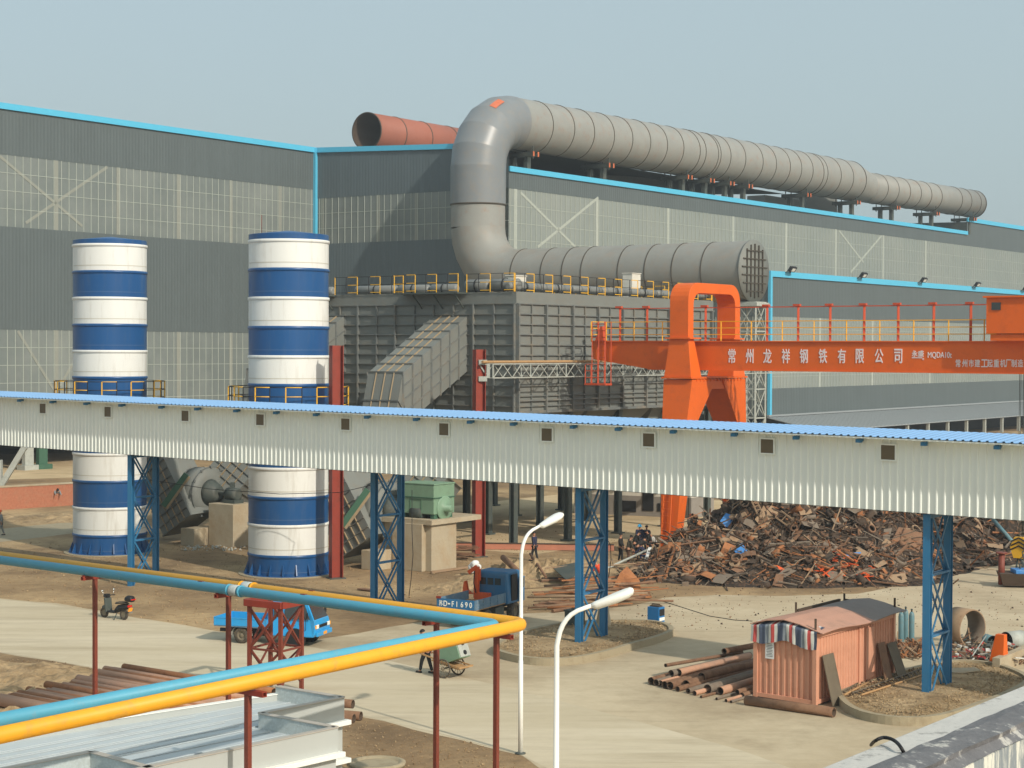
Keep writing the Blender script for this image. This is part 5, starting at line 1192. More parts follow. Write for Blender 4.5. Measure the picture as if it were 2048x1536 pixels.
for a, c in ((K0, K1), (K2, K3)):
    for z in (ZR - .62, ZR - 1.6):
        o = db * .12; b.bar(a + o + Z * z - dl * .1, c + o + Z * z, .22, .12)
b.build('ledge', 'ledge', wb, .01)

# ------------------------------------------------------------------ parapet of the roof at lower right
PZ = 9.5
pA, pB = G(1640, 1536, PZ), G(2048, 1370, PZ); pd = V((pB.x - pA.x, pB.y - pA.y, 0)).normalized(); pn = V((pd.y, -pd.x, 0))
pA = V((pA.x, pA.y, 0))
pw = thing('roof_parapet', 'weathered cement roof parapet with tar strip and streaked white inner face, lower right corner', 'parapet', pA, 0)
A, C = pA - pd * 5, pA + pd * 8
b = MB(); w1, w2 = .35, .64
b.hexa([A + Z * (PZ - 2.5), C + Z * (PZ - 2.5), C + pn * w1 + Z * (PZ - 2.5), A + pn * w1 + Z * (PZ - 2.5), A + Z * PZ, C + Z * PZ, C + pn * w1 + Z * PZ, A + pn * w1 + Z * PZ]); b.build('coping', 'plaster', pw, .02)
b = MB(); n = 60; vs = []; prof = [(w1 - .06, .012), (w1 + .03, .016), (w1 + .1, .008), (w1 + .22, -.01), (w2 - .08, -.05), (w2, -.10)]
for i in range(n + 1):
    q = A.lerp(C, i / n)
    for j, (o, dz) in enumerate(prof):
        wv = mnoise.noise(V((i * .55, j * 3.1, 0))) * (.035 if j == 0 else .02); vs.append(q + pn * (o + wv) + Z * (PZ + dz))
m_ = len(prof); b.add(vs, [(i * m_ + j, (i + 1) * m_ + j, (i + 1) * m_ + j + 1, i * m_ + j + 1) for i in range(n) for j in range(m_ - 1)]); b.build('tar_strip', 'tar', pw, recalc=False)
b = MB(); b.hexa([A + pn * w1 + Z * (PZ - 2.5), C + pn * w1 + Z * (PZ - 2.5), C + pn * (w2 - .02) + Z * (PZ - 2.5), A + pn * (w2 - .02) + Z * (PZ - 2.5), A + pn * w1 + Z * (PZ - .012), C + pn * w1 + Z * (PZ - .012), C + pn * (w2 - .02) + Z * (PZ - .12), A + pn * (w2 - .02) + Z * (PZ - .12)]); b.build('wall_face', 'streakwall', pw)
hs = [G(1742, 1490, PZ - .35), G(1750, 1482, PZ + .02), G(1768, 1475, PZ + .06), G(1790, 1482, PZ + .06), G(1806, 1502, PZ + .02), G(1816, 1530, PZ - .2), G(1822, 1570, PZ - .6)]
b = MB(); pts = []
for i in range(len(hs) - 1):
    a, b1, c, d = hs[max(0, i - 1)], hs[i], hs[i + 1], hs[min(len(hs) - 1, i + 2)]
    for k in range(5):
        t = k / 5; pts.append(.5 * ((2 * b1) + (c - a) * t + (2 * a - 5 * b1 + 4 * c - d) * t * t + (3 * b1 - a - 3 * c + d) * t ** 3))
b.tube(pts, .014, 10); tag(b.build('cable', 'black'), 'thick black cable looped over the roof parapet at lower right', 'cable')

# ------------------------------------------------------------------ street lamps
def lamp(p, rz, lab, src=None):
    if src is not None: return dup(src, p, rz, lab)
    r = thing('street_lamp', lab, 'street lamp', p, rz, 'white street lamps')
    H = 6.15; b = MB(); pts = [(0, 0, 0), (0, 0, H * .47), (0, 0, H * .471), (0, 0, H)] + [(.02 + .62 * (1 - math.cos(a)), 0, H + .78 * math.sin(a)) for a in (.2, .4, .6, .8, 1.0, 1.25)] + [(.78, 0, H + .86)]; b.tube(pts, [.078, .070, .062, .056, .055, .054, .053, .052, .05, .048, .046], 18); b.build('pole', 'lamp', r, local=True)
    b = MB(); d = V((.93, 0, .36)).normalized(); u_ = V((0, 1, 0)); w_ = d.cross(u_); o = V((.74, 0, H + .84)); secs = [(0, .055, .05, .05), (.10, .12, .12, .06), (.55, .21, .15, .07), (.80, .22, .14, .07), (.93, .16, .10, .06), (.97, .09, .04, .03)]; vs = []; fs = []; n = 14
    for (s, hw, up_, dn) in secs:
        for k in range(n):
            a = 2 * math.pi * k / n; z = math.sin(a); vs.append(o + d * s + u_ * hw * math.cos(a) - w_ * z * (up_ if z > 0 else dn))
    for i in range(len(secs) - 1):
        for k in range(n): fs.append((i * n + k, i * n + (k + 1) % n, (i + 1) * n + (k + 1) % n, (i + 1) * n + k))
    b.add(vs, fs, 0, True); b.add(vs[:n], [list(range(n))], 0); b.add(vs[-n:], [list(range(n))], 0); b.build('lamp_head', 'lamp', r, local=True)
    b = MB(); b.lathe([(.16, 0), (.16, .04), (.09, .06)], n=16); b.build('base_plate', 'steel', r, local=True)
    return r
p1 = G(1041, 1508); la = lamp(p1, rad(40), 'white curved street lamp with its head raised over the yard, farther of the two')
hp2 = G(1113, 1640); lamp(G(1111, 1862), rad(6), 'nearer white street lamp, its pole cut off by the bottom of the picture', la)
# ------------------------------------------------------------------ vehicles
def wheel(r, x, y, rw, w_, name='wheel', dual=False):
    b = MB(); b.lathe([(rw * .62, -w_ / 2), (rw * .94, -w_ / 2), (rw, -w_ / 2 + .03), (rw, w_ / 2 - .03), (rw * .94, w_ / 2), (rw * .62, w_ / 2)], (x, y, rw), 24, ax=(0, 1, 0), caps=(False, False)); t = b.build(name, 'tyre', r, local=True, recalc=False)
    sg = 1 if y > 0 else -1
    b = MB(); b.lathe([(.02, sg * w_ * .18), (rw * .25, sg * w_ * .2), (rw * .3, sg * w_ * .05), (rw * .5, sg * w_ * .1), (rw * .63, sg * w_ * .42), (rw * .63, -sg * w_ * .4)], (x, y, rw), 20, ax=(0, 1, 0), caps=(True, False)); b.build('rim', 'rim', t, local=True, recalc=False)
    return t
# light blue small truck, nose to +x
pr, pf = G(483, 1287), G(584, 1293)
hd = (pf - pr).normalized(); lat = V((-hd.y, hd.x, 0)); o = pr + lat * .70
tk = thing('light_truck', 'bright blue small flatbed truck driving right on the road', 'truck', o, ang(hd))
WB = 2.5
for x in (0, WB):
    for y in (-.66, .66): wheel(tk, x, y, .34, .2)
b = MB(); b.box((1.0, -.38, .5), (4.3, .08, .14)); b.box((1.0, .38, .5), (4.3, .08, .14)); b.box((0, 0, .36), (.12, 1.3, .12)); b.box((WB, 0, .36), (.12, 1.3, .12)); b.box((.9, 0, .45), (.5, .9, .25)); b.build('chassis', 'black', tk, local=True)
b = MB(); x0, x1, hw, zb, zt = -1.22, 1.28, .84, .74, 1.08
b.box(((x0 + x1) / 2, 0, zb), (x1 - x0, 2 * hw, .07)); b.build('bed_floor', 'bedblue', tk, local=True)
for nm, c, s_ in (('side_board', ((x0 + x1) / 2, -hw, (zb + zt) / 2 + .02), (x1 - x0, .04, zt - zb)), ('side_board', ((x0 + x1) / 2, hw, (zb + zt) / 2 + .02), (x1 - x0, .04, zt - zb)), ('tailgate', (x0, 0, (zb + zt) / 2 + .02), (.04, 2 * hw - .05, zt - zb)), ('headboard', (x1, 0, (zb + 1.22) / 2 + .02), (.04, 2 * hw - .05, 1.22 - zb))):
    b = MB(); b.box(c, s_)
    if 'side' in nm:
        for k in range(4): b.box((x0 + .05 + (x1 - x0 - .1) * k / 3, c[1] * 1.03, c[2]), (.06, .03, zt - zb + .02))
        b.box((c[0], c[1] * 1.03, zt + .0), (x1 - x0, .03, .04))
    b.build(nm, 'truckb', tk, .005, local=True)
b = MB()
for y in (-.66, .66):
    b = MB(); b.add([(q[0], y + s_ * .14, q[1]) for s_ in (-1, 1) for q in [(.45 * math.cos(a), .34 + .44 * math.sin(a)) for a in (math.pi * k / 8 + .0 for k in range(9))]], [(k, k + 1, 10 + k, 9 + k) for k in range(8)]); b.build('mudguard', 'ltsteel', tk, local=True, recalc=False)
# cab: side profile extruded, belt line, raked screen
def cab(parent, prof, hw, name, m, inset=.06, bev=.05, belt=None):
    b = MB(); n = len(prof)
    def yw(z): return hw - (0 if belt is None or z <= belt else inset * (z - belt) / .8)
    L_ = [V((x, -yw(z), z)) for x, z in prof]; R_ = [V((x, yw(z), z)) for x, z in prof]
    b.add(L_ + R_, [list(range(n)), list(range(n, 2 * n))[::-1]] + [(i, (i + 1) % n, n + (i + 1) % n, n + i) for i in range(n)])
    return b.build(name, m, parent, bev, local=True)
prof = [(1.36, .42), (3.32, .42), (3.42, .55), (3.42, .85), (3.36, 1.10), (2.98, 1.84), (2.80, 1.92), (1.50, 1.92), (1.36, 1.84)]
cb = cab(tk, prof, .78, 'cab', 'truckb', .22, .04, 1.08)
b = MB()
for y in (-.69, .69): b = MB(); b.lathe([(.42, -.13), (.42, .13)], (WB, y, .36), 22, ax=(0, 1, 0)); b.build('wheel_arch', 'black', tk, local=True)
def plate(b, pts, off, mi=0, th=.012):
    pts = [V(p) for p in pts]; n = (pts[1] - pts[0]).cross(pts[2] - pts[0]).normalized() * off; b.prism([p + n for p in pts], n.normalized() * th, mi)
yw = lambda z: .78 - (.22 * (z - 1.08) / .8 if z > 1.08 else 0)
b = MB(); x_at = lambda z: 3.36 - (z - 1.10) * (.38 / .74)
plate(b, [(x_at(1.15) + .0, -.68, 1.15), (x_at(1.15), .68, 1.15), (x_at(1.78), .54, 1.78), (x_at(1.78), -.54, 1.78)], .006); b.build('windscreen', 'glass', tk, local=True)
for sgn in (-1, 1):
    b = MB(); P = [(2.0, sgn * yw(1.16), 1.16), (3.18, sgn * yw(1.16), 1.16), (2.86, sgn * yw(1.76), 1.76), (2.0, sgn * yw(1.76), 1.76)]
    plate(b, P if sgn < 0 else P[::-1], .006); b.build('side_window', 'glass', tk, local=True)
    b = MB(); P = [(1.50, sgn * yw(1.2), 1.2), (1.72, sgn * yw(1.2), 1.2), (1.72, sgn * yw(1.7), 1.7), (1.50, sgn * yw(1.7), 1.7)]; plate(b, P if sgn < 0 else P[::-1], .006); b.build('quarter_window', 'glass', tk, local=True)
    b = MB(); b.box((1.92, sgn * .785, .9), (.02, .012, .9)); b.box((2.98, sgn * .785, .95), (.02, .012, .5)); b.box((2.4, sgn * .787, .9), (.14, .02, .04)); b.build('door_seam', 'black', tk, local=True)
    b = MB(); b.box((3.43, sgn * .56, .86), (.05, .24, .17)); b.build('headlight', 'lamp', tk, .02, local=True)
    b = MB(); b.box((3.42, sgn * .72, .86), (.06, .08, .15)); b.build('indicator', 'ylamp', tk, .01, local=True)
    b = MB(); b.bar((3.0, sgn * .74, 1.35), (3.1, sgn * .92, 1.42), .03); b.box((3.12, sgn * .95, 1.36), (.05, .14, .24)); b.build('mirror', 'black', tk, .01, local=True)
b = MB(); b.box((3.435, 0, .86), (.03, .82, .12)); b.build('grille', 'black', tk, local=True)
b = MB(); b.box((3.47, 0, .56), (.12, 1.5, .20)); bp2 = b.build('bumper', 'truckb', tk, .03, local=True)
b = MB(); b.box((3.535, 0, .56), (.012, .34, .12)); b.build('number_plate', 'ylamp', bp2, local=True)
# dark blue flatbed with loader crane, seen from behind, nose to +x
hd = un(.46, .89); o = V((-1.85, 80.8, 0))
dt = thing('flatbed_lorry', 'dark blue flatbed lorry with orange loader arm, parked before the earth bank', 'lorry', o, ang(hd)); dt.scale = (.91,) * 3; WM[dt.name] = WM[dt.name] @ Matrix.Scale(.91, 4)
for x in (0, 3.0):
    for y in (-.85, .85): wheel(dt, x, y, .45, .34)
b = MB(); b.box((1.4, -.42, .75), (5.6, .1, .2)); b.box((1.4, .42, .75), (5.6, .1, .2)); b.box((0, 0, .48), (.18, 1.6, .18)); b.box((3.0, 0, .5), (.18, 1.6, .18)); b.box((1.5, -.7, .62), (.9, .35, .4)); b.build('chassis', 'steel', dt, local=True)
x0, x1, hw, zb, zt = -1.45, 1.75, 1.05, 1.02, 1.50
b = MB(); b.box(((x0 + x1) / 2, 0, zb), (x1 - x0, 2 * hw, .1)); b.build('bed_floor', 'wood', dt, local=True)
for sg in (-1, 1):
    b = MB(); b.box(((x0 + x1) / 2, sg * hw, (zb + zt) / 2), (x1 - x0, .05, zt - zb))
    for k in range(3): b.box(((x0 + x1) / 2, sg * (hw + .03), zb + .1 + .14 * k), (x1 - x0 - .1, .02, .05))
    for k in range(5): b.box((x0 + .1 + (x1 - x0 - .2) * k / 4, sg * (hw + .035), (zb + zt) / 2), (.06, .035, zt - zb))
    b.build('side_board', 'bedblue', dt, local=True)
b = MB(); b.box((x0, 0, (zb + zt) / 2), (.05, 2 * hw - .06, zt - zb)); tg = b.build('tailgate', 'truckd', dt, local=True)
for s_, y_ in zip('苏D-F1690', (.92, .66, .42, .20, -.06, -.30, -.54, -.78)):
    R_ = WM[dt.name].to_3x3(); p = WM[dt.name] @ V((x0 - .028, y_, zb + .12 + (.1 if s_ == '-' else 0))); text(s_, 'letter', p, R_ @ V((0, -1, 0)), Z, .05 if s_ == '-' else .24, 'lamp', tg, .8, .004, .012)
b = MB(); b.box((x0 - .02, .95, zt + .05), (.12, .22, .1)); b.build('tail_lamp', 'red', dt, local=True)
prof = [(2.15, .85), (3.85, .85), (4.0, 1.0), (3.98, 1.55), (3.85, 2.30), (3.65, 2.48), (2.3, 2.48), (2.15, 2.38)]
cab(dt, prof, 1.0, 'cab', 'truckd', .10, .09, 1.5)
b = MB()
for y in (-.42, 0, .42): b.box((2.135, y + .0, 1.98), (.03, .32, .34))
b.build('rear_window', 'glass', dt, local=True)
for sg in (-1, 1):
    b = MB(); b.box((2.85, sg * .985, 1.66), (.62, .06, 1.34)); b.build('door_opening', 'black', dt, .02, local=True)
    dr = V((2.5, sg * 1.0, 1.5)); b = MB(); hx = V((.62, sg * .78, 0)).normalized(); p = V((3.2, sg * 1.0, 1.52)); b.box(p + hx * .0 + V((.32, sg * .06, 0)), (.62, .05, 1.25)); d_ = b.build('door', 'truckd', dt, .02, local=True)
    b = MB(); b.box(p + V((.32, sg * .095, .32)), (.44, .02, .48)); b.build('window', 'glass', d_, local=True)
b = MB(); plate(b, [(3.96, -.85, 1.62), (3.96, .85, 1.62), (3.87, .8, 2.26), (3.87, -.8, 2.26)], .02); b.build('windscreen', 'glass', dt, local=True)
b = MB(); b.box((1.98, .35, 1.15), (.35, .8, .5)); b.bar((1.95, .70, 1.1), (1.85, .62, 2.72), .24, .22); b.bar((1.85, .62, 2.72), (1.75, 1.05, 2.4), .2, .2); b.bar((1.98, .55, 2.0), (1.9, .52, 2.6), .14); b.prism([(1.9, .86, 1.3), (1.9, 1.5, 1.25), (1.9, 1.42, 1.9), (1.9, 1.3, 1.95), (1.9, 1.2, 1.5), (1.9, 1.0, 1.35)], (.2, 0, 0)); b.build('loader_arm', 'dorange', dt, .02, local=True)
b = MB(); b.tube([(1.75, .70, 2.5), (1.7, .72, 1.9), (1.72, .6, 1.4)], .03, 6); b.build('hose', 'black', dt, local=True)
# black scooter on its stand, tail towards the camera
pr, pf = G(248, 1240), G(216, 1231); hd = un(-.84, .54); sc_ = thing('motor_scooter', 'black scooter with top box and yellow plate parked at the road edge', 'scooter', pr, ang(hd))
WBs = 1.25
for x in (0, WBs):
    b = MB(); b.tube(ring((x, 0, .25), .19, 0, 2 * math.pi * 23 / 24, 23, V((1, 0, 0)), Z), .06, 8, closed=True); t = b.build('wheel', 'tyre', sc_, local=True, recalc=False)
    b = MB(); b.lathe([(.14, -.03), (.14, .03)], (x, 0, .25), 16, ax=(0, 1, 0)); b.build('rim', 'rim', t, local=True)
def loft(b, secs, n=14, mi=0):
    vs = []; fs = []
    for (x, z, hw, hh) in secs: vs += [V((x, hw * math.cos(2 * math.pi * k / n), z + hh * math.sin(2 * math.pi * k / n))) for k in range(n)]
    for i in range(len(secs) - 1): fs += [(i * n + k, i * n + (k + 1) % n, (i + 1) * n + (k + 1) % n, (i + 1) * n + k) for k in range(n)]
    b.add(vs, fs + [list(range(n))[::-1], list(range(len(vs) - n, len(vs)))], mi, True)
b = MB(); loft(b, [(-.34, .66, .07, .06), (-.22, .62, .13, .12), (.05, .58, .16, .16), (.35, .50, .15, .17), (.48, .40, .14, .12)]); b.build('body', 'black', sc_, local=True)
b = MB(); loft(b, [(-.25, .78, .10, .04), (0, .80, .14, .06), (.3, .78, .13, .06), (.48, .74, .09, .05)]); b.build('seat', 'tyre', sc_, local=True)
b = MB(); b.box((.72, 0, .33), (.5, .36, .08)); b.build('footboard', 'black', sc_, .02, local=True)
b = MB(); b.hexa([(.92, -.2, .3), (1.02, -.2, .3), (1.02, .2, .3), (.92, .2, .3), (1.0, -.22, .95), (1.12, -.18, .95), (1.12, .18, .95), (1.0, .22, .95)]); loft(b, [(1.0, .5, .1, .1), (1.2, .52, .12, .1), (1.36, .48, .07, .07)]); b.build('front_shield', 'steel', sc_, .03, local=True)
b = MB(); b.tube([(1.22, 0, .25), (1.02, 0, 1.0)], .03, 8); b.tube([(.92, -.36, 1.05), (1.02, -.2, 1.05), (1.04, 0, 1.0), (1.02, .2, 1.05), (.92, .36, 1.05)], .02, 8); b.box((1.08, 0, 1.04), (.2, .22, .16)); b.build('handlebar', 'black', sc_, local=True)
for y in (-.3, .3):
    b = MB(); b.tube([(1.0, y, 1.06), (1.0, y * 1.15, 1.24)], .012, 6); b.sphere((1.0, y * 1.2, 1.29), .07, 10, 6, sc_=(.4, 1, .8)); b.build('mirror', 'chrome', sc_, local=True)
b = MB(); loft(b, [(-.58, .98, .14, .10), (-.5, 1.0, .19, .15), (-.25, 1.0, .19, .15), (-.14, .98, .13, .10)]); tb_ = b.build('top_box', 'black', sc_, local=True)
b = MB(); b.box((-.585, 0, .98), (.02, .30, .05)); b.build('reflector', 'rlamp', tb_, local=True)
b = MB(); b.box((-.36, 0, .66), (.06, .26, .09)); b.build('tail_light', 'rlamp', sc_, .01, local=True)
b = MB(); b.box((-.40, 0, .5), (.02, .24, .17), V((.95, 0, .3)).normalized(), V((0, 1, 0))); b.build('number_plate', 'ylamp', sc_, local=True)
b = MB(); b.tube([(.2, -.17, .3), (-.3, -.2, .36)], .055, 10); b.build('exhaust', 'chrome', sc_, local=True); b = MB(); b.bar((.35, .1, .3), (.3, .34, .02), .03); b.build('side_stand', 'steel', sc_, local=True)

# hand cart with a tilted green crate
ca, cb_ = G(902, 1357), G(921, 1351); ax_ = un((cb_ - ca).x, (cb_ - ca).y); axle = un(.62, .78); fw = un(-.80, .60); o = (ca + ca + axle * .95) / 2; o = ca + axle * .45 + V((-.32, 0, 0))
ct = thing('hand_cart', 'two wheeled hand cart on the road with large spoked wheels', 'hand cart', o, ang(fw)); CR = .37
for y in (.45, -.45):
    b = MB(); b.tube(ring((0, y, CR), CR - .03, 0, 2 * math.pi * 31 / 32, 31, V((1, 0, 0)), Z), .032, 8, closed=True); t = b.build('wheel', 'tyre', ct, local=True, recalc=False)
    b = MB()
    for k in range(12):
        a = 2 * math.pi * k / 12; b.bar((0, y, CR), (math.cos(a) * (CR - .04), y, CR + math.sin(a) * (CR - .04)), .014)
    b.lathe([(.045, -.07), (.045, .07)], (0, y, CR), 12, ax=(0, 1, 0)); b.build('spokes', 'rim', t, local=True)
b = MB(); b.bar((0, -.5, CR), (0, .5, CR), .05); b.build('axle', 'steel', ct, local=True)
b = MB()
for y in (-.36, .36): b.bar((-.75, y, .46), (1.25, y * .8, .80), .05); b.bar((-.6, y, .50), (.6, y, .62), .04)
b.box((0, 0, .50), (1.3, .70, .04), V((1, 0, .17)).normalized(), V((0, 1, 0))); b.bar((-.75, -.42, .46), (-.75, .42, .46), .06); b.bar((1.2, -.29, .79), (1.2, .29, .79), .035); b.build('frame', 'wood', ct, local=True)
b = MB(); t_ = V((.88, 0, .47)).normalized(); u_ = V((-.47, 0, .88)).normalized(); c0 = V((-.12, 0, .98)); b.box(c0, (1.05, .66, .72), V((.93, 0, -.36)).normalized(), V((0, 1, 0))); crate = thing('crate', 'battered green metal box lying tilted on the hand cart', 'crate', o, ang(fw)); b.build('box', 'green', crate, .02, local=True)
dx, du = V((.93, 0, -.36)).normalized(), V((.36, 0, .93)).normalized(); b = MB(); b.box(c0 - dx * .54 , (.03, .60, .66), dx, V((0, 1, 0))); 
for k in (-.18, .18): b.lathe([(.09, -.03), (.09, .03)], c0 - dx * .55 + du * k, 12, 1, ax=dx)
b.build('end_plate', ['ltsteel', 'black'], crate, local=True)

# ------------------------------------------------------------------ people
def skin_mesh(name, nodes, edges, parent, m, sub=2):
    me = bpy.data.meshes.new(name); me.from_pydata([n[0] for n in nodes], edges, []); o = bpy.data.objects.new(name, me); COL.objects.link(o)
    sk = o.modifiers.new('skin', 'SKIN'); sk.use_smooth_shade = True; sv = me.skin_vertices[0].data
    for i, n in enumerate(nodes): sv[i].radius = (n[1], n[2] if len(n) > 2 else n[1]); sv[i].use_root = (i == 0)
    if sub: ss = o.modifiers.new('sub', 'SUBSURF'); ss.levels = sub; ss.render_levels = sub
    dg = bpy.context.evaluated_depsgraph_get(); ev = bpy.data.meshes.new_from_object(o.evaluated_get(dg)); bpy.data.objects.remove(o)
    for p in ev.polygons: p.use_smooth = True
    ev.materials.clear(); ev.materials.append(M[m]); q = bpy.data.objects.new(name, ev); COL.objects.link(q); q.parent = parent; WM[q.name] = WM[parent.name]; return q
def person(loc, rz, lab, top='jnavy', legs_='tdark', hat=None, bend=0.0, arms=((.15, .1), (.15, .1)), stride=.12, squat=0.0, H=1.70, group=None, reach=0.0):
    """x is the way the person faces; bend tips the trunk forward, squat 0..1 folds the legs"""
    k = H / 1.72; r = thing('person', lab, 'person', loc, rz, group)
    hip = .90 * (1 - .60 * squat); hx = -.18 * squat - .10 * math.sin(bend)
    P = lambda x, y, z: V((x * k, y * k, z * k))
    pel = P(hx, 0, hip); tr = lambda s, y=0, off=0: P(hx + math.sin(bend) * s + off * math.cos(bend), y, hip + math.cos(bend) * s - off * math.sin(bend))
    neck, head = tr(.56), tr(.70, 0, .02 + .05 * math.sin(bend)); crown = tr(.80, 0, .02)
    body = []; E = []
    def nd(p, r1, r2=None): body.append((p, r1 * k, (r2 or r1) * k)); return len(body) - 1
    n0 = nd(pel, .105, .13); n1 = nd(tr(.25), .10, .13); n2 = nd(tr(.45), .10, .16); n3 = nd(neck, .05); n4 = nd(tr(.63), .062); n5 = nd(head, .086, .075); n6 = nd(crown, .06)
    E += [(n0, n1), (n1, n2), (n2, n3), (n3, n4), (n4, n5), (n5, n6)]
    nose = nd(head + (tr(.70, 0, .14) - tr(.70)) * .78 + Z * -.012, .014); E.append((n5, nose))
    legs_n, arm_n = [], []
    for sg in (-1, 1):
        st = stride * sg; kn = P(hx + .28 * squat + st * .5 + .03, sg * .10, .48 * (1 - .25 * squat)); an = P(hx * .4 + st - .02, sg * .10, .08); toe = P(hx * .4 + st + .15, sg * .12, .035); hp_ = P(hx, sg * .09, hip - .04)
        a = nd(hp_, .085); c = nd(kn, .058); e = nd(an, .038); f = nd(toe, .034); E += [(n0, a), (a, c), (c, e), (e, f)]; legs_n.append((hp_, kn, an, toe))
        sw, sp = arms[0 if sg < 0 else 1]; sh = tr(.50, sg * .20); el = sh + V((math.sin(sw) * .28, sg * math.sin(sp) * .20, -math.cos(sw) * .28)) * k; wr = el + V((math.sin(sw + .3 + reach) * .25, -sg * reach * .05, -math.cos(sw + .3 + reach) * .25)) * k
        a = nd(sh, .055); c = nd(el, .042); e = nd(wr, .028); d = (wr - el).normalized(); s1 = d.cross(V((0, 1, 0))); s1 = s1.normalized() if s1.length > .1 else V((1, 0, 0)); pal = nd(wr + d * .07 * k, .030, .018); E += [(n2, a), (a, c), (c, e), (e, pal)]
        for q in range(4):
            off = V((0, 1, 0)) * 0 + s1 * (-.026 + .0175 * q) * k; L_ = (.055, .065, .062, .048)[q]; f1 = nd(wr + d * .10 * k + off, .0095); f2 = nd(wr + d * (.10 + L_ * .6) * k + off + V((0, -sg, 0)) * .006, .0085); f3 = nd(wr + d * (.10 + L_) * k + off + V((0, -sg, 0)) * .018, .007); E += [(pal, f1), (f1, f2), (f2, f3)]
        th1 = nd(wr + d * .05 * k + s1 * -.035 * k, .010); th2 = nd(wr + d * .09 * k + s1 * -.05 * k, .008); E += [(e, th1), (th1, th2)]
        arm_n.append((sh, el, wr))
    skin_mesh('body', body, E, r, 'skin', 1)
    J = [(tr(-.06), .145 * k, .165 * k), (tr(.18), .135 * k, .155 * k), (tr(.36), .135 * k, .18 * k), (tr(.50), .10 * k, .155 * k), (tr(.56), .066 * k, .07 * k)]; JE = [(0, 1), (1, 2), (2, 3), (3, 4)]
    for (sh, el, wr) in arm_n:
        i = len(J); J += [(sh, .078 * k), (el, .062 * k), (wr - (wr - el) * .08, .047 * k)]; JE += [(2, i), (i, i + 1), (i + 1, i + 2)]
    skin_mesh('jacket', J, JE, r, top, 1)
    T = [(pel, .135 * k, .155 * k)]; TE = []
    for (hp_, kn, an, toe) in legs_n:
        i = len(T); T += [(hp_ + Z * -.05, .10 * k), (kn, .078 * k), (an + Z * .02, .062 * k)]; TE += [(0, i), (i, i + 1), (i + 1, i + 2)]
    skin_mesh('trousers', T, TE, r, legs_, 1)
    for (hp_, kn, an, toe) in legs_n:
        b = MB(); d = (toe - an); d.z = 0; d.normalize(); y_ = V((-d.y, d.x, 0)); c = V((an.x, an.y, 0)) + d * .06; b.box(c + Z * .045, (.27 * k, .10 * k, .08 * k), d, y_); b.build('shoe', 'shoe', r, .03, local=True)
    b = MB(); up = (crown - head).normalized(); fwd = (tr(.7, 0, 1) - tr(.7)).normalized(); sd = up.cross(fwd)
    n, kk = 12, 5; vs = []
    for i in range(kk + 1):
        th = math.pi * .52 * i / kk; rr_ = (.108 if not hat else .122) * k
        for j in range(n): a = 2 * math.pi * j / n; vs.append(head + Z * 0 + up * (.028 * k + rr_ * math.cos(th)) + (fwd * math.cos(a) * 1.08 + sd * math.sin(a)) * rr_ * math.sin(th) - fwd * .012)
    b.add(vs, [(i * n + j, (i + 1) * n + j, (i + 1) * n + (j + 1) % n, i * n + (j + 1) % n) for i in range(kk) for j in range(n)], 0, True)
    if hat: b.lathe([(.122 * k, 0), (.15 * k, -.01), (.15 * k, -.025), (.12 * k, -.02)], head + up * .02 * k, 14, ax=up, caps=(False, False))
    b.build('helmet' if hat else 'hair', hat or 'hair', r, local=True)
    return r
def pp(u, v, z=0): return G(u, v, z)
TO_CAM = -math.pi / 2
hs_, he_ = WM[ct.name] @ V((1.5, 0, 0)), None
person(WM[ct.name] @ V((1.22, 0, 0)), ang(fw), 'person pulling the hand cart along the road, dark trousers and purple jacket', 'jpurple', 'tdark', None, .25, ((-.5, .1), (-.45, .1)), .22)
person(pp(1069, 1122), rad(150), 'person in a long navy jacket walking away across the earth bank', 'jnavy', 'tdark', None, .06, ((.3, .25), (-.35, .3)), .14, H=1.75)
person(pp(2, 1071), rad(200), 'person in pale grey overalls and orange helmet walking at the left picture edge', 'jgrey', 'tgrey', 'horange', .08, ((.3, .2), (-.2, .2)), .2)
person(pp(112, 1012), rad(-60), 'person bending over bricks at the low red brick wall', 'jgrey', 'tdark', None, .9, ((.9, .1), (.8, .1)), .1)
gp_ = 'workers gathered by the crane leg'
for (u, v, rz, lab, kw) in (
    (1241, 1124, -20, 'worker in black at the left end of the group, hands down', dict(top='jdark', legs_='tdark', stride=.08)),
    (1257, 1128, 10, 'worker in olive coat and brown trousers, second from the left in the group', dict(top='jolive', legs_='tbrown', bend=.25, stride=.06)),
    (1269, 1116, 20, 'worker in dark clothes bowing his bare head in the middle of the group', dict(top='jdark', legs_='tdark', bend=.5, stride=.05)),
    (1279, 1107, -70, 'tall worker in blue helmet standing upright at the back of the group', dict(top='jnavy', legs_='tblue', hat='hblue', H=1.78)),
    (1276, 1122, 30, 'worker in black bent double in front of the group', dict(top='jdark', legs_='tdark', bend=1.0, stride=.1, arms=((1.0, .1), (.8, .1)))),
    (1284, 1122, 170, 'worker in navy overalls and blue helmet squatting at the front of the group', dict(top='jnavy', legs_='tblue', hat='hblue', bend=.6, squat=.9, arms=((.8, .1), (.7, .1)))),
    (1293, 1106, -110, 'bareheaded worker in blue jacket facing the camera in the group', dict(top='jnavy', legs_='tdark')),
    (1300, 1114, 190, 'worker in black at the right end of the group, head lowered', dict(top='jdark', legs_='tdark', bend=.35)),
    (1309, 1112, 185, 'worker in pale coat bending over at the right of the group', dict(top='jlight', legs_='tdark', bend=.6, squat=.3))):
    person(pp(u, v), rad(rz), lab, group=gp_, **kw)
person(pp(1356, 1083), rad(40), 'worker in grey with orange helmet standing close to the crane leg', 'jgrey', 'tgrey', 'horange', .1, ((.2, .1), (.2, .1)), .05, group='workers beside the scrap heap')
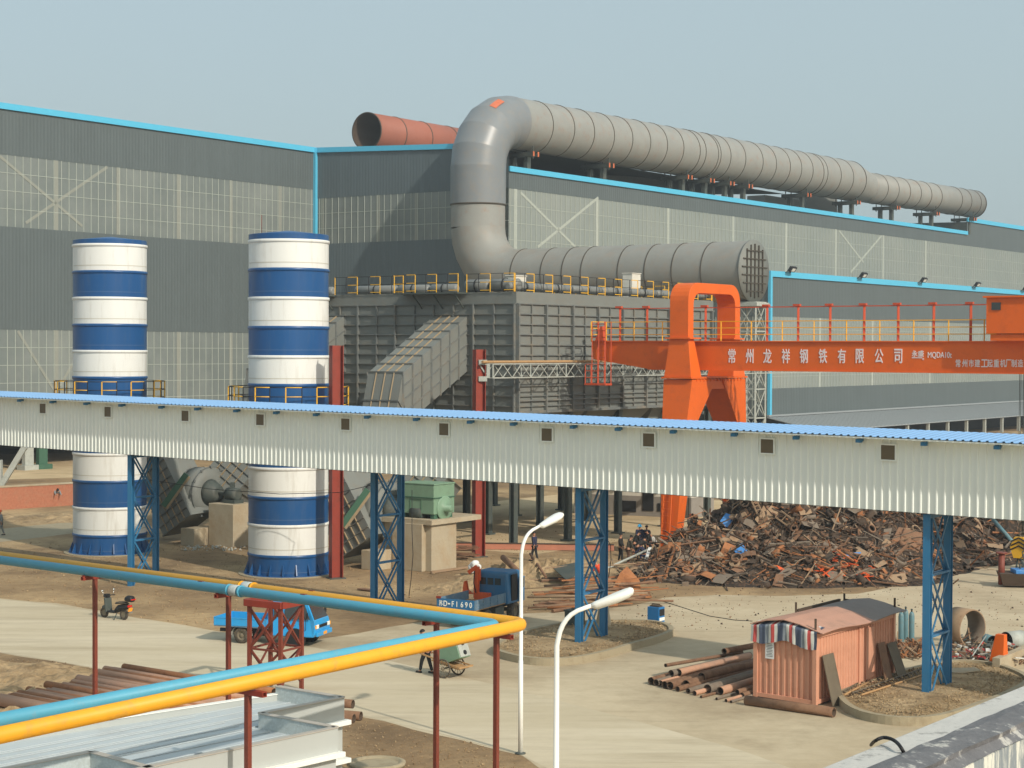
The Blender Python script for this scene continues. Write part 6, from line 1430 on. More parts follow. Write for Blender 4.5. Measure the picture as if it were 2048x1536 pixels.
person(pp(1381, 1080), rad(70), 'worker in pale coat and orange helmet climbing the edge of the scrap heap', 'jlight', 'tgrey', 'horange', .15, ((.2, .15), (.3, .1)), .08, group='workers beside the scrap heap')
person(pp(1196, 1166), rad(160), 'person in orange vest crouching behind the second blue trestle from right', 'jred', 'tdark', None, .5, ((.6, .1), (.5, .1)), .05, .7)
b = MB(); pd_ = WM[dt.name]
person(pd_ @ V((2.85, .2, .62)), ang(hd), 'driver in dark clothes seated in the open cab of the dark blue lorry', 'jdark', 'tdark', None, .1, ((.9, .1), (.8, .1)), .05, .75)
# ------------------------------------------------------------------ scrap heap
cells = []
def hc(u, v, y, h, r, ry=None): p = D(u, HOR, y); cells.append((p.x, p.y, h, r, ry or r))
hc(1500, 0, 103, 4.3, 2.6, 3.4); hc(1600, 0, 104, 4.2, 3.2, 4.0); hc(1400, 0, 100.5, 2.2, 2.4, 2.8); hc(1330, 0, 98.5, .9, 1.9, 1.6); hc(1560, 0, 97.6, 1.6, 4.2, 2.2); hc(1680, 0, 103, 3.0, 3.2, 4.5)
hc(1760, 0, 106, 2.8, 3.2, 4.2); hc(1720, 0, 98.5, 1.4, 3.2, 2.4); hc(1850, 0, 111, 3.2, 3.8, 4.2); hc(1960, 0, 114, 3.4, 4.0, 3.8); hc(2060, 0, 116, 3.2, 4.4, 3.6); hc(1900, 0, 106.5, .9, 2.6, 1.8)
base, HH = heap('scrap_bed', cells, 'heapbase', 21, .4, .35, .7)
heap_r = thing('scrap_heap', 'great heap of rusty steel scrap below the crane and behind the conveyor', 'scrap heap', (0, 0, 0)); heap_r['kind'] = 'stuff'
base.parent = heap_r; WM[base.name] = WM[heap_r.name]; base.name = 'scrap_bed'
rs = random.Random(5)
b = MB(); xs0, xs1 = 4.0, 38.0; cnt = 0; NM = 8
mats_s = ['rust', 'rust2', 'rust3', 'scrapgrey', 'scraptan', 'rust3', 'rust', 'heapbase']
def nrm(x, y): e = .3; return V((HH(x - e, y) - HH(x + e, y), HH(x, y - e) - HH(x, y + e), 2 * e)).normalized()
tries = 0
while cnt < 6200 and tries < 60000:
    tries += 1; c = cells[rs.randrange(len(cells))]; x = rs.gauss(c[0], c[3] * .75); y = rs.gauss(c[1] - c[4] * .25, c[4] * .75); h = HH(x, y)
    if h < .02 and rs.random() > .12: continue
    if h < -.08: h = 0
    n = nrm(x, y); t = V((rs.uniform(-1, 1), rs.uniform(-1, 1), rs.uniform(-.7, .7))); t = (t - n * t.dot(n) * rs.uniform(.3, 1)).normalized(); s_ = t.cross(n).normalized()
    p = V((x, y, max(h, 0) + rs.uniform(-.05, .16))); kd = rs.random(); mi = rs.choice((0, 0, 1, 2, 2, 3, 4, 5, 2, 3, 2)); big = rs.random() ** 2.2
    if kd < .46: L_ = .4 + 2.6 * big; b.bar(p - t * L_ / 2, p + t * L_ / 2, rs.uniform(.02, .09), rs.uniform(.02, .07), mi, up=n)
    elif kd < .66:
        w_, l_ = .12 + .5 * big, .2 + .9 * big; q = s_ * w_ / 2; u2 = t * l_ / 2; fold = n * rs.uniform(-.12, .12); th = n * .02
        b.add([p - q - u2, p + q - u2 + fold * .3, p + q * rs.uniform(.4, 1) + u2, p - q * rs.uniform(.5, 1.1) + u2 + fold], [(0, 1, 2), (0, 2, 3)], mi)
    elif kd < .80:
        pts = [p]; d = t.copy()
        for k in range(rs.randint(3, 6)): d = (d + V((rs.uniform(-.5, .5), rs.uniform(-.5, .5), rs.uniform(-.4, .4)))).normalized(); pts.append(pts[-1] + d * rs.uniform(.12, .4))
        b.tube(pts, rs.uniform(.012, .035), 5, mi=mi)
    elif kd < .91: b.box(p, (rs.uniform(.1, .45), rs.uniform(.1, .35), rs.uniform(.06, .3)), t, s_, mi)
    else:
        r_ = rs.uniform(.08, .22); b.pipe(p - t * rs.uniform(.1, .5), p + t * rs.uniform(.1, .5), r_, r_ * .25, 10, mi, 2)
    cnt += 1
for k in range(330):
    c = cells[rs.randrange(len(cells))]; x = rs.gauss(c[0], c[3] * .6); y = rs.gauss(c[1] - c[4] * .45, c[4] * .6); h = HH(x, y)
    if h < .15: continue
    n = nrm(x, y); t = V((rs.uniform(-1, 1), rs.uniform(-.6, .6), rs.uniform(-.8, .8))); t = (t - n * t.dot(n) * rs.uniform(.5, 1)).normalized(); s_ = t.cross(n).normalized(); p = V((x, y, h + rs.uniform(.05, .3))); mi = rs.choice((0, 1, 2, 2, 3, 3, 4, 0))
    kd = rs.random()
    if kd < .45: L_ = rs.uniform(1.4, 3.8); b.bar(p - t * L_ / 2, p + t * L_ / 2, rs.uniform(.05, .14), rs.uniform(.04, .1), mi, up=n)
    elif kd < .68:
        w_, l_ = rs.uniform(.4, .9), rs.uniform(.6, 1.5); q = s_ * w_ / 2; u2 = t * l_ / 2; m1 = p + n * rs.uniform(.02, .22)
        b.add([p - q - u2, p + q - u2, m1 + q, m1 - q, p + q * .9 + u2, p - q * .8 + u2], [(0, 1, 2, 3), (3, 2, 4, 5)], mi)
    elif kd < .86:
        pts = [p]; d = t.copy()
        for j in range(9): d = (d + V((rs.uniform(-.6, .6), rs.uniform(-.5, .5), rs.uniform(-.5, .5)))).normalized(); pts.append(pts[-1] + d * rs.uniform(.2, .4))
        b.tube(pts, rs.uniform(.015, .04), 6, mi=mi)
    else: r_ = rs.uniform(.2, .4); b.pipe(p - n * .1, p + n * .15, r_, .07, 14, mi, 2)
sp = b.build('scrap_pieces', mats_s, heap_r, recalc=False); sp['kind'] = 'stuff'
def on_heap(u, v):
    d = ray(u, v); t = 85 / d.y
    while t < 130 / d.y:
        p = V((0, 0, CH)) + d * t
        if p.z <= max(0, HH(p.x, p.y)) + .1: return p
        t += .15
    return G(u, v)
def flat_piece(name, px, m, label, cat, th=.03, lift=.18):
    P = [on_heap(*q) for q in px]; dmin = min(p.y for p in P); c = sum(P, V()) / len(P)
    # flatten onto a common plane through the middle of the piece, leaning with the heap
    n = (nrm(c.x, c.y) + V((0, -.75, 0))).normalized(); c = c + n * lift; Q = []
    for q in px:
        d = ray(*q); o_ = V((0, 0, CH)); t = (c - o_).dot(n) / d.dot(n); Q.append(o_ + d * t)
    b = MB(); b.prism(Q, n * -th); return tag(b.build(name, m), label, cat)
flat_piece('sheet_panel', [(1452, 1026), (1468, 1032), (1465, 1055), (1450, 1054), (1440, 1042)], 'dblue', 'torn bright blue sheet high on the scrap heap, the upper of two', 'sheet')
flat_piece('sheet_panel', [(1467, 1100), (1484, 1086), (1496, 1104), (1494, 1113), (1484, 1120)], 'dblue', 'bright blue sheet in the middle of the scrap heap, the lower of two', 'sheet')
flat_piece('steel_plate', [(1776, 1094), (1798, 1054), (1845, 1066), (1843, 1086), (1836, 1110), (1778, 1096)], 'rust', 'large smooth brown steel plate leaning on the scrap heap left of the right trestle', 'plate')
flat_piece('steel_plate', [(1768, 1058), (1784, 1056), (1776, 1096), (1762, 1094)], 'scrapgrey', 'narrow brown plate standing just left of the large smooth brown plate', 'plate')
flat_piece('steel_plate', [(1904, 1066), (1940, 1082), (1930, 1096), (1902, 1082)], 'rust', 'brown plate on the scrap heap just right of the right trestle', 'plate')
flat_piece('board', [(1962, 1098), (1976, 1100), (2003, 1108), (1998, 1113), (1986, 1114)], 'scraptan', 'pale tan board lying at the right foot of the scrap heap', 'board', .12)
flat_piece('scrap_sheet', [(1553, 1130), (1566, 1136), (1583, 1146), (1577, 1152), (1562, 1145)], 'dorange', 'bright orange bent sheet low on the front of the scrap heap', 'sheet')
flat_piece('scrap_box', [(1690, 1106), (1722, 1104), (1723, 1114), (1692, 1116)], 'dblue', 'flat blue box lying on the right flank of the scrap heap', 'box', .3)
flat_piece('steel_plate', [(1376, 1086), (1392, 1080), (1402, 1096), (1384, 1100)], 'steel', 'dark grey plate on the left flank of the scrap heap', 'plate')
flat_piece('steel_plate', [(1444, 1086), (1462, 1072), (1480, 1078), (1472, 1094)], 'scraptan', 'tan plate next to the lower blue sheet on the scrap heap', 'plate', .06)
flat_piece('scrap_sheet', [(1313, 1112), (1332, 1094), (1338, 1106), (1320, 1120)], 'wred', 'red sheet at the left edge of the scrap heap by the workers', 'sheet')
flat_piece('steel_plate', [(1545, 1170), (1552, 1148), (1568, 1148), (1564, 1174)], 'rust', 'ribbed brown door panel standing at the front of the scrap heap', 'plate', .08)
flat_piece('steel_plate', [(1775, 1150), (1810, 1146), (1818, 1168), (1788, 1164)], 'scraptan', 'tan plate lying at the foot of the heap left of the right trestle', 'plate', .05)
def frame_piece(px, nr, m, label):
    P = [on_heap(*q) + V((0, -.4, .3)) for q in px]; b = MB()
    for i in (0, 1): b.bar(P[i * 2], P[i * 2 + 1], .07)
    for k in range(nr + 1): t = k / nr; b.bar(P[0].lerp(P[1], t), P[2].lerp(P[3], t), .05)
    return tag(b.build('rusty_grille', m), label, 'frame')
frame_piece([(1500, 1008), (1513, 1038), (1508, 1004), (1523, 1035)], 4, 'scraptan', 'rusty ladder shaped frame high on the scrap heap right of the upper blue sheet')
frame_piece([(1548, 1043), (1572, 1060), (1560, 1031), (1582, 1048)], 2, 'scraptan', 'square rusty frame on the upper scrap heap, right of the ladder shaped one')
b = MB(); A, C = on_heap(1982, 1048) + V((0, -.5, .3)), on_heap(2023, 1092) + V((0, -.5, .2)); b.tube([A, C], .13, 10); tag(b.build('scrap_pipe', 'cyl'), 'sky blue pipe sloping down the right end of the scrap heap', 'pipe')
b = MB(); A, C = G(1214, 1142) + Z * .15, G(1300, 1121) + Z * .7; b.tube([A, C], .07, 8); tag(b.build('steel_pipe', 'ltsteel'), 'thin grey pipe lying on the ground towards the left foot of the scrap heap', 'pipe')
b = MB(); A, C = G(1283, 1148) + Z * .1, G(1300, 1126) + Z * .9; b.bar(A, C, .18, .05); tag(b.build('board', 'lamp'), 'short pale board propped at the left foot of the scrap heap', 'board')
for u, v, lab in ((1268, 1157, 'end-on rusty drum at the left foot of the scrap heap'), (1455, 1156, 'rusty ring shaped hub at the front middle of the scrap heap')):
    p = G(u, v); b = MB(); d = un(.1, -1); b.pipe(p + Z * .32 - d * .3, p + Z * .32 + d * .35, .36, .12, 18, 0, 1); tag(b.build('scrap_drum', ['scraptan', 'rust3']), lab, 'drum')
# orange plastic bits low on the right flank
b = MB(); ro = random.Random(3)
for k in range(46):
    p = on_heap(ro.uniform(1640, 1750), ro.uniform(1108, 1160)); t = V((ro.uniform(-1, 1), ro.uniform(-1, .2), ro.uniform(-.2, .3))).normalized(); b.bar(p + Z * .12, p + t * ro.uniform(.2, .8) + Z * .12, ro.uniform(.05, .16), .04)
o_ = tag(b.build('orange_scrap', 'dorange'), 'scattered orange painted scraps on the lower right flank of the heap', 'scrap', kind='stuff')

# ------------------------------------------------------------------ rusty bars by the lorry
rb = random.Random(11); n = 0
for k in range(40):
    u0, v0 = rb.uniform(1045, 1150), rb.uniform(1160, 1222); L_ = rb.uniform(2.0, 5.5); th = rb.uniform(.05, .45); p = G(u0, v0); d = V((math.cos(th), math.sin(th), rb.uniform(-.05, .08))); r_ = rb.uniform(.025, .075); z = .08 + rb.random() ** 2 * .6
    b = MB(); (b.tube if rb.random() < .5 else b.bar)(*(([p + Z * z, p + Z * z + d * L_], r_) if False else ([p + Z * z, p + Z * z + d * L_], r_))) if False else None
    if rb.random() < .55: b.tube([p + Z * z, p + Z * z + d * L_], r_, 8)
    else: b.bar(p + Z * z, p + Z * z + d * L_, r_ * 2, r_ * 1.4)
    tag(b.build('steel_bar', rb.choice(('rust', 'rust2', 'rust2', 'rust3', 'scraptan'))), 'rusty bar or pipe in the loose pile right of the dark blue lorry', 'steel bar', 'rusty bars piled by the lorry')
for (A, C, r_, lab) in ((G(1078, 1214), G(1182, 1190), .10, 'thick brown pipe at the near edge of the rusty pile'), (G(1105, 1226), G(1298, 1196), .09, 'long straight brown pipe reaching right from under the island trestle'), (G(1060, 1142) + Z * .9, G(1092, 1168) + Z * .3, .07, 'dark bar leaning down the earth bank onto the rusty pile'), (G(1006, 1150) + Z * .8, G(1040, 1172) + Z * .5, .16, 'dark beam lying on the earth bank above the dark lorry cab')):
    b = MB(); b.tube([A + Z * r_, C + Z * r_], r_, 10); tag(b.build('steel_pipe', 'rust'), lab, 'pipe')
b = MB(); P = [G(1104, 1160) + Z * .7, G(1150, 1158) + Z * .9, G(1160, 1166) + Z * .8, G(1148, 1175) + Z * .6, G(1132, 1178) + Z * .5]; b.prism(P, Z * -.04); tag(b.build('steel_plate', 'steel'), 'dark grey plate lying on the rusty pile beside the island trestle', 'plate')
b = MB(); P = [G(1226, 1181), G(1280, 1178), G(1282, 1172)]; A_, B_ = G(1224, 1184), G(1281, 1179); hgt = 1.2; b.prism([A_, B_, B_ + V((-.05, .2, .45)), (A_ + B_) / 2 + V((.05, .5, hgt)), A_ + V((.45, .4, hgt * .8)), A_ + V((.1, .1, .35))], V((.02, .05, 0))); tag(b.build('steel_plate', 'rust2'), 'orange rusted plate propped up like a tent between the trestle and the heap', 'plate')
# grey box and concrete bollard at the foot of the island trestle
p = G(1150, 1262); b = MB(); b.box(p + V((0, .35, .42)), (.68, .6, .84), VB, VA); b.box(p + V((0, .35, .87)), (.76, .68, .06), VB, VA); b.box(p + V((0, .35, .93)), (.3, .1, .05), VB, VA); tag(b.build('transformer_box', 'steel'), 'grey metal box standing behind the island trestle leg', 'box')
p = G(1207, 1262); b = MB(); b.lathe([(.42, 0), (.36, .25), (.26, .8), (.22, 1.1), (.14, 1.22)], p, 18); tag(b.build('concrete_bollard', 'conc'), 'tapering grey concrete stump right behind the island trestle', 'bollard')
# blue welding set
p = G(1306, 1249); wd = thing('welding_machine', 'small blue welding set standing alone on the yard', 'welding machine', p, ang(VB)); b = MB(); b.box((0, .25, .42), (.62, .5, .74)); b.build('case', 'weldb', wd, .02, local=True)
b = MB(); b.box((0, .25, .82), (.5, .3, .05)); b.bar((-.25, .25, .8), (-.2, .25, .9), .03); b.bar((.22, .25, .8), (.2, .25, .9), .03); b.bar((-.2, .25, .9), (.2, .25, .9), .04); b.build('handle', 'rust3', wd, local=True)
b = MB(); b.box((.318, .25, .55), (.02, .4, .3)); b.box((.320, .25, .25), (.02, .42, .14), mi=1); b.build('control_panel', ['black', 'lamp'], wd, local=True)
b = MB(); b.box((.0, .25, .025), (.6, .48, .05)); b.build('skid', 'steel', wd, local=True)
b = MB(); q = [G(1322, 1232) + Z * .05, G(1370, 1208), G(1330, 1200)]; pts = [G(1318, 1201), G(1360, 1214), G(1420, 1233), G(1470, 1241), G(1505, 1243)]; b.tube([x + Z * .02 for x in pts], .018, 5); tag(b.build('cable', 'black'), 'thin dark cable lying across the yard towards the container', 'cable')
# ------------------------------------------------------------------ rusty container shed
c0 = G(1630, 1413); ca_, cb2 = un(.60, .80), un(-.76, .65)
cl, cw_, chh = 6.3, 2.44, 2.46
cn = thing('container', 'salmon red corrugated site container with a loose steel roof, right foreground', 'container', c0, math.atan2(ca_.y, ca_.x))
def corr(b, o, d, L_, h, nr, z0=.16, amp=.05, pitch=.24):
    pts = []; s = 0
    while s < L_ - .01:
        for ds, q in ((0, 0), (pitch * .4, 0), (pitch * .5, -amp), (pitch * .9, -amp), (pitch, 0)):
            if s + ds <= L_: pts.append((s + ds, q))
        s += pitch
    vs = []
    for ds, q in pts: p = o + d * ds + nr * q; vs += [p + Z * z0, p + Z * h]
    b.add(vs, [(2 * i, 2 * i + 2, 2 * i + 3, 2 * i + 1) for i in range(len(pts) - 1)])
nE, nS = -ca_, -cb2
b = MB(); corr(b, c0, cb2, cw_, chh, nE, pitch=.25); b.build('end_wall', 'contr', cn, recalc=False)
b = MB(); corr(b, c0, ca_, cl, chh, nS, pitch=.22, amp=.035); b.build('side_wall', 'contr', cn, recalc=False)
b = MB(); corr(b, c0 + cb2 * cw_, ca_, cl, chh, -nS); corr(b, c0 + ca_ * cl, cb2, cw_, chh, -nE); b.build('rear_wall', 'contr', cn, recalc=False)
b = MB()
for p in (c0, c0 + cb2 * cw_, c0 + ca_ * cl, c0 + ca_ * cl + cb2 * cw_): b.box(p + Z * (chh / 2 + .06), (.16, .16, chh + .1), ca_, cb2 * -1)
for z in (.14, chh): 
    b.bar(c0 + Z * z, c0 + ca_ * cl + Z * z, .12, .14); b.bar(c0 + Z * z, c0 + cb2 * cw_ + Z * z, .12, .14); b.bar(c0 + cb2 * cw_ + Z * z, c0 + cb2 * cw_ + ca_ * cl + Z * z, .12, .14)
b.box(c0 + ca_ * 3.4 + nS * .03 + Z * (chh / 2), (.10, .06, chh - .2), ca_, nS); b.box(c0 + ca_ * 4.3 + nS * .02 + Z * (chh / 2 + .1), (.7, .04, 1.9), ca_, nS)
b.build('frame', 'contr', cn)
b = MB(); b.hexa([c0 + q + Z * .02 for q in (V(), ca_ * cl, ca_ * cl + cb2 * cw_, cb2 * cw_)] + [c0 + q + Z * .12 for q in (V(), ca_ * cl, ca_ * cl + cb2 * cw_, cb2 * cw_)]); b.build('floor', 'rust3', cn)
# roof: bowed sheets overhanging the long side
b = MB(); n = 10; vs = []; ro_ = []
for i in range(n + 1):
    s = -.1 + (cl + .6) * i / n; sag = .05 * math.sin(i * .9)
    for j, (o_, z) in enumerate(((-.34, .02), (.6, .26), (1.25, .36), (2.0, .26), (2.65, .08))): vs.append(c0 + ca_ * s + cb2 * o_ + Z * (chh + .1 + z + sag * (1 if j == 0 else .3)))
b.add(vs, [(i * 5 + j, i * 5 + j + 1, (i + 1) * 5 + j + 1, (i + 1) * 5 + j) for i in range(n) for j in range(4)], 0); b.m[-4 * n + 4 * 6:] = [1] * (4 * n - 4 * 6)
mat('controof2', S(142, 132, 126), .75, var=.10); M['controof2'] = MATS['controof2']
rf = b.build('roof', ['controof', 'controof2'], cn, recalc=False); md = rf.modifiers.new('t', 'SOLIDIFY'); md.thickness = .03
b = MB(); 
for s, o_ in ((cl + .2, 2.2), (cl + .35, .1), (3.1, 2.5), (.0, .0)): b.bar(c0 + ca_ * s + cb2 * o_ + Z * (chh + .2), c0 + ca_ * s + cb2 * o_ + Z * (chh + .62), .07)
b.build('roof_batten', 'rust3', cn); b = MB(); b.bar(c0 + ca_ * 3.2 + cb2 * 2.5 + Z * (chh + .3), c0 + ca_ * 6.3 + cb2 * 2.3 + Z * (chh + .38), .09); b.bar(c0 + ca_ * 6.5 + cb2 * 2.2 + Z * (chh + .38), c0 + ca_ * 6.6 + cb2 * .2 + Z * (chh + .25), .08)
b.build('roof_batten', 'rust3', cn)
# striped tarpaulin over the end
b = MB(); nx_, nz_ = 44, 8; vs = []; fs = []; mi = []
for i in range(nx_ + 1):
    s = -.12 + (cw_ + .3) * i / nx_
    for j in range(nz_ + 1):
        t = j / nz_; z = chh + .42 - 0.16 * abs(s - cw_ / 2) / (cw_ / 2) - t * (.72 + .05 * math.sin(s * 4)); w_ = mnoise.noise(V((s * 5, t * 1.2, 2))) * .06 + .02 * math.sin(s * 26)
        if j == 0: p = c0 + cb2 * s + ca_ * .5 + Z * (z + .02)
        else: p = c0 + cb2 * s + nE * (.12 + w_) + Z * (z + mnoise.noise(V((s * 3, t * 3, 7))) * .04)
        vs.append(p)
o0 = len(b.v); b.add(vs, [])
for i in range(nx_):
    for j in range(nz_):
        a = i * (nz_ + 1) + j; b.f.append([a, a + nz_ + 1, a + nz_ + 2, a + 1]); b.m.append((0, 1, 2, 1, 3, 0)[(i // 2) % 6]); b.s.append(True)
for nm, c in (('tarp_blue', S(74, 84, 104)), ('tarp_white', S(206, 206, 198)), ('tarp_red', S(172, 70, 66)), ('tarp_grey', S(120, 128, 136))): mat(nm, c, .6, var=.1, scale=4); M[nm] = MATS[nm]
tag(b.build('striped_tarpaulin', ['tarp_blue', 'tarp_white', 'tarp_red', 'tarp_grey'], recalc=False), 'red white and blue striped tarpaulin draped over the container end', 'tarpaulin')
b = MB(); p = c0 + cb2 * 1.86 + nE * .03 + Z * 1.78; b.box(p, (.36, .012, .62), cb2, nE); nn = b.build('notice', 'paper', cn)
b = MB()
for k in range(9): b.box(p + nE * .008 + Z * (.22 - .055 * k), (.26 if k % 3 else .2, .004, .016), cb2, nE)
b.build('writing', 'black', nn)
for (s, w_, h_, lab, m, lean) in ((.25, .85, 1.75, 'tall dark board leaning on the container side nearest the camera', 'dkboard', .55), (4.7, .6, 1.6, 'brown plank leaning at the far end of the container side', 'rust', .5), (5.5, .75, 1.5, 'grey board leaning at the far corner of the container', 'dkboard', .7)):
    a = c0 + ca_ * s + nS * (lean + .05); t = c0 + ca_ * (s + .1) + nS * .10 + Z * h_; b = MB(); q = ca_ * w_; b.prism([a, a + q, t + q, t], (t - a).cross(ca_).normalized() * .03); tag(b.build('leaning_board', m), lab, 'board', 'boards leaning on the container')
# pipes stacked beside the container, ends to the camera
rp_ = random.Random(4)
ends = [(1302, 1366, .14, 0), (1312, 1369, .13, 0), (1321, 1370, .12, 0), (1329, 1374, .14, 0), (1340, 1376, .15, 0), (1342, 1362, .13, .22), (1357, 1361, .14, .22), (1331, 1353, .07, .42), (1355, 1380, .10, 0), (1376, 1384, .10, 0), (1389, 1388, .09, 0), (1403, 1366, .15, .15), (1372, 1374, .16, .0), (1415, 1384, .17, .0), (1440, 1387, .15, 0), (1448, 1328, .12, .45), (1402, 1393, .05, 0), (1433, 1397, .05, 0), (1452, 1401, .06, 0), (1474, 1392, .10, .1), (1484, 1393, .10, .0), (1462, 1403, .05, 0)]
for i, (u, v, r_, z) in enumerate(ends):
    p = G(u, v + 4, 0); L_ = rp_.uniform(5.2, 6.6); d = un(.60 + rp_.uniform(-.02, .05), .80); p = p + Z * (z + r_ + .01); q = p + d * L_; sid = (q - c0).dot(cb2)
    b = MB(); b.pipe(p, q - Z * max(0, z * .5), r_, .02 if r_ > .08 else .012, 16, 0, 1)
    tag(b.build('steel_pipe', [('rust', 'scrapgrey', 'pile', 'rust')[i % 4], 'rust3']), 'rusty pipe in the bundle beside the container end', 'pipe', 'pipes bundled beside the container')
b = MB(); A, C = G(1492, 1410), G(1668, 1435); b.pipe(A + Z * .17, C + Z * .17, .17, .02, 18, 0, 1); tag(b.build('steel_pipe', ['rust', 'rust3']), 'single long thick rusty pipe lying in front of the container end', 'pipe')
b = MB(); b.box(G(1575, 1402) + V((0, .2, .12)), (.5, .3, .2), VB, VA); tag(b.build('blue_brick', 'cyl'), 'small pale blue block under the container end', 'block')
# gas cylinders
cy0 = None
for u, v, lab in ((1802, 1285, 'left one of the three blue grey gas cylinders, by the container corner'), (1811, 1279, 'middle gas cylinder, behind and between the other two'), (1823, 1284, 'right gas cylinder, nearest the right trestle')):
    p = G(u, v)
    if cy0 is None:
        cy0 = thing('gas_cylinder', lab, 'gas cylinder', p, 0, 'standing gas cylinders'); b = MB(); b.lathe([(.115, 0), (.12, .03), (.12, 1.12), (.10, 1.22), (.05, 1.3)], n=18); b.build('bottle', 'cyl', cy0, local=True); b = MB(); b.lathe([(.035, 1.29), (.035, 1.36), (.05, 1.37), (.05, 1.42), (.02, 1.43)], n=10); b.build('valve', 'steel', cy0, local=True)
    else: dup(cy0, p, None, lab)
# bamboo ladder on the island and another behind
for a0, a1, c0_, c1_, nr, z, lab in (((1704, 1386), (1842, 1338), (1722, 1390), (1845, 1350), 17, .36, 'long wooden ladder lying on the corner island soil'), ((1683, 1384), (1735, 1356), (1688, 1390), (1738, 1364), 7, .32, 'short pale ladder lying between container and island kerb')):
    A, B_, C, E_ = G(*a0, z), G(*a1, z), G(*c0_, z), G(*c1_, z); r = thing('ladder', lab, 'ladder', A, 0, 'wooden ladders on the ground'); b = MB(); b.tube([A, B_], .035, 8); b.build('rail', 'dkboard', r); b = MB(); b.tube([C, E_], .04, 8); b.build('rail', 'wood', r)
    for k in range(nr): t = (k + .5) / nr; b = MB(); b.bar(A.lerp(B_, t), C.lerp(E_, t), .035); b.build('rung', 'dkboard', r)
# goods behind the corner island
p = G(1995, 1336); cone = thing('orange_pylon', 'tall tapering orange steel box standing beyond the corner island', 'steel box', p, ang(VB)); b = MB(); h_ = 1.35
b.hexa([V(q) for q in ((-.30, -.28, 0), (.34, -.28, 0), (.34, .32, 0), (-.30, .32, 0), (-.04, -.14, h_), (.32, -.14, h_), (.32, .14, h_), (-.04, .14, h_))]); b.build('body', 'orange', cone, .015, local=True); b = MB(); b.box((.02, 0, .03), (.74, .7, .06)); b.build('base_plate', 'orange', cone, local=True)
p = G(1945, 1296); b = MB(); d = un(.55, -.83); b.pipe(p + Z * .82 - d * .95, p + Z * .82, .80, .05, 36, 0, 1); tag(b.build('steel_ring', ['scraptan', 'scrapgrey'], recalc=False), 'large short rusty steel ring standing upright at the right edge of the yard', 'ring')
for u, v, r_, L_, m, lab in ((2012, 1300, .38, .9, 'ltsteel', 'open grey drum lying on its side right of the large steel ring'), (2033, 1296, .36, .9, 'conc', 'pale drum lying on its side at the right picture edge'), (1985, 1296, .26, .8, 'cyl', 'blue topped barrel lying beside the large steel ring')):
    p = G(u, v); d = un(-.85, -.5) if u > 2000 else un(.3, -.9); b = MB(); b.pipe(p + Z * r_, p + Z * r_ - d * L_, r_, .03, 22, 0, 1); tag(b.build('drum', [m, 'black'], recalc=False), lab, 'drum')
rj = random.Random(8); b = MB()
for k in range(420):
    p = G(rj.uniform(1895, 2060), rj.uniform(1284, 1334)); t = V((rj.uniform(-1, 1), rj.uniform(-1, 1), rj.uniform(-.3, .4))).normalized(); z = rj.random() * .3
    if rj.random() < .5: b.bar(p + Z * (z + .03), p + t * rj.uniform(.1, .6) + Z * (z + .05), rj.uniform(.03, .1), rj.uniform(.02, .06), rj.randrange(7))
    else: b.box(p + Z * z, (rj.uniform(.06, .3), rj.uniform(.06, .25), rj.uniform(.04, .18)), t, None, rj.randrange(7))
tag(b.build('junk_litter', ['tarp_red', 'scrapgrey', 'steel', 'rust', 'scraptan', 'tarp_white', 'rust3'], recalc=False), 'litter of rags, sheet offcuts and fittings by the corner island', 'junk', kind='stuff')
b = MB()
for k in range(150):
    p = G(rj.uniform(1778, 1842), rj.uniform(1288, 1318)); t = V((rj.uniform(-1, 1), rj.uniform(-1, 1), rj.uniform(-.2, .3))).normalized(); b.bar(p + Z * .05, p + t * rj.uniform(.15, .8) + Z * rj.uniform(.05, .3), rj.uniform(.03, .09), .04, rj.randrange(4))
tag(b.build('metal_offcuts', ['rust', 'rust3', 'rust2', 'scraptan'], recalc=False), 'rusty offcuts heaped at the foot of the gas cylinders', 'scrap', kind='stuff')
A, C = G(1992, 1345), G(2075, 1310); b = MB(); b.bar(A + Z * .28, C + Z * .28, .3, .56); tag(b.build('low_wall', 'conc'), 'low sunlit cement wall at the right edge beyond the corner island', 'wall')
b = MB(); A, C = G(1928, 1338) + Z * .03, G(1972, 1300) + Z * .6; b.tube([A, C], .03, 6); tag(b.build('pole', 'ltsteel'), 'thin pale pole leaning on the litter left of the orange steel box', 'pole')
b = MB(); A = [G(1890, 1338, .34), G(1950, 1336, .34), G(1962, 1342, .34), G(1925, 1347, .34), G(1892, 1345, .34)]; b.prism(A, Z * .03); tag(b.build('board', 'conc'), 'pale board lying on the back kerb of the corner island', 'board')
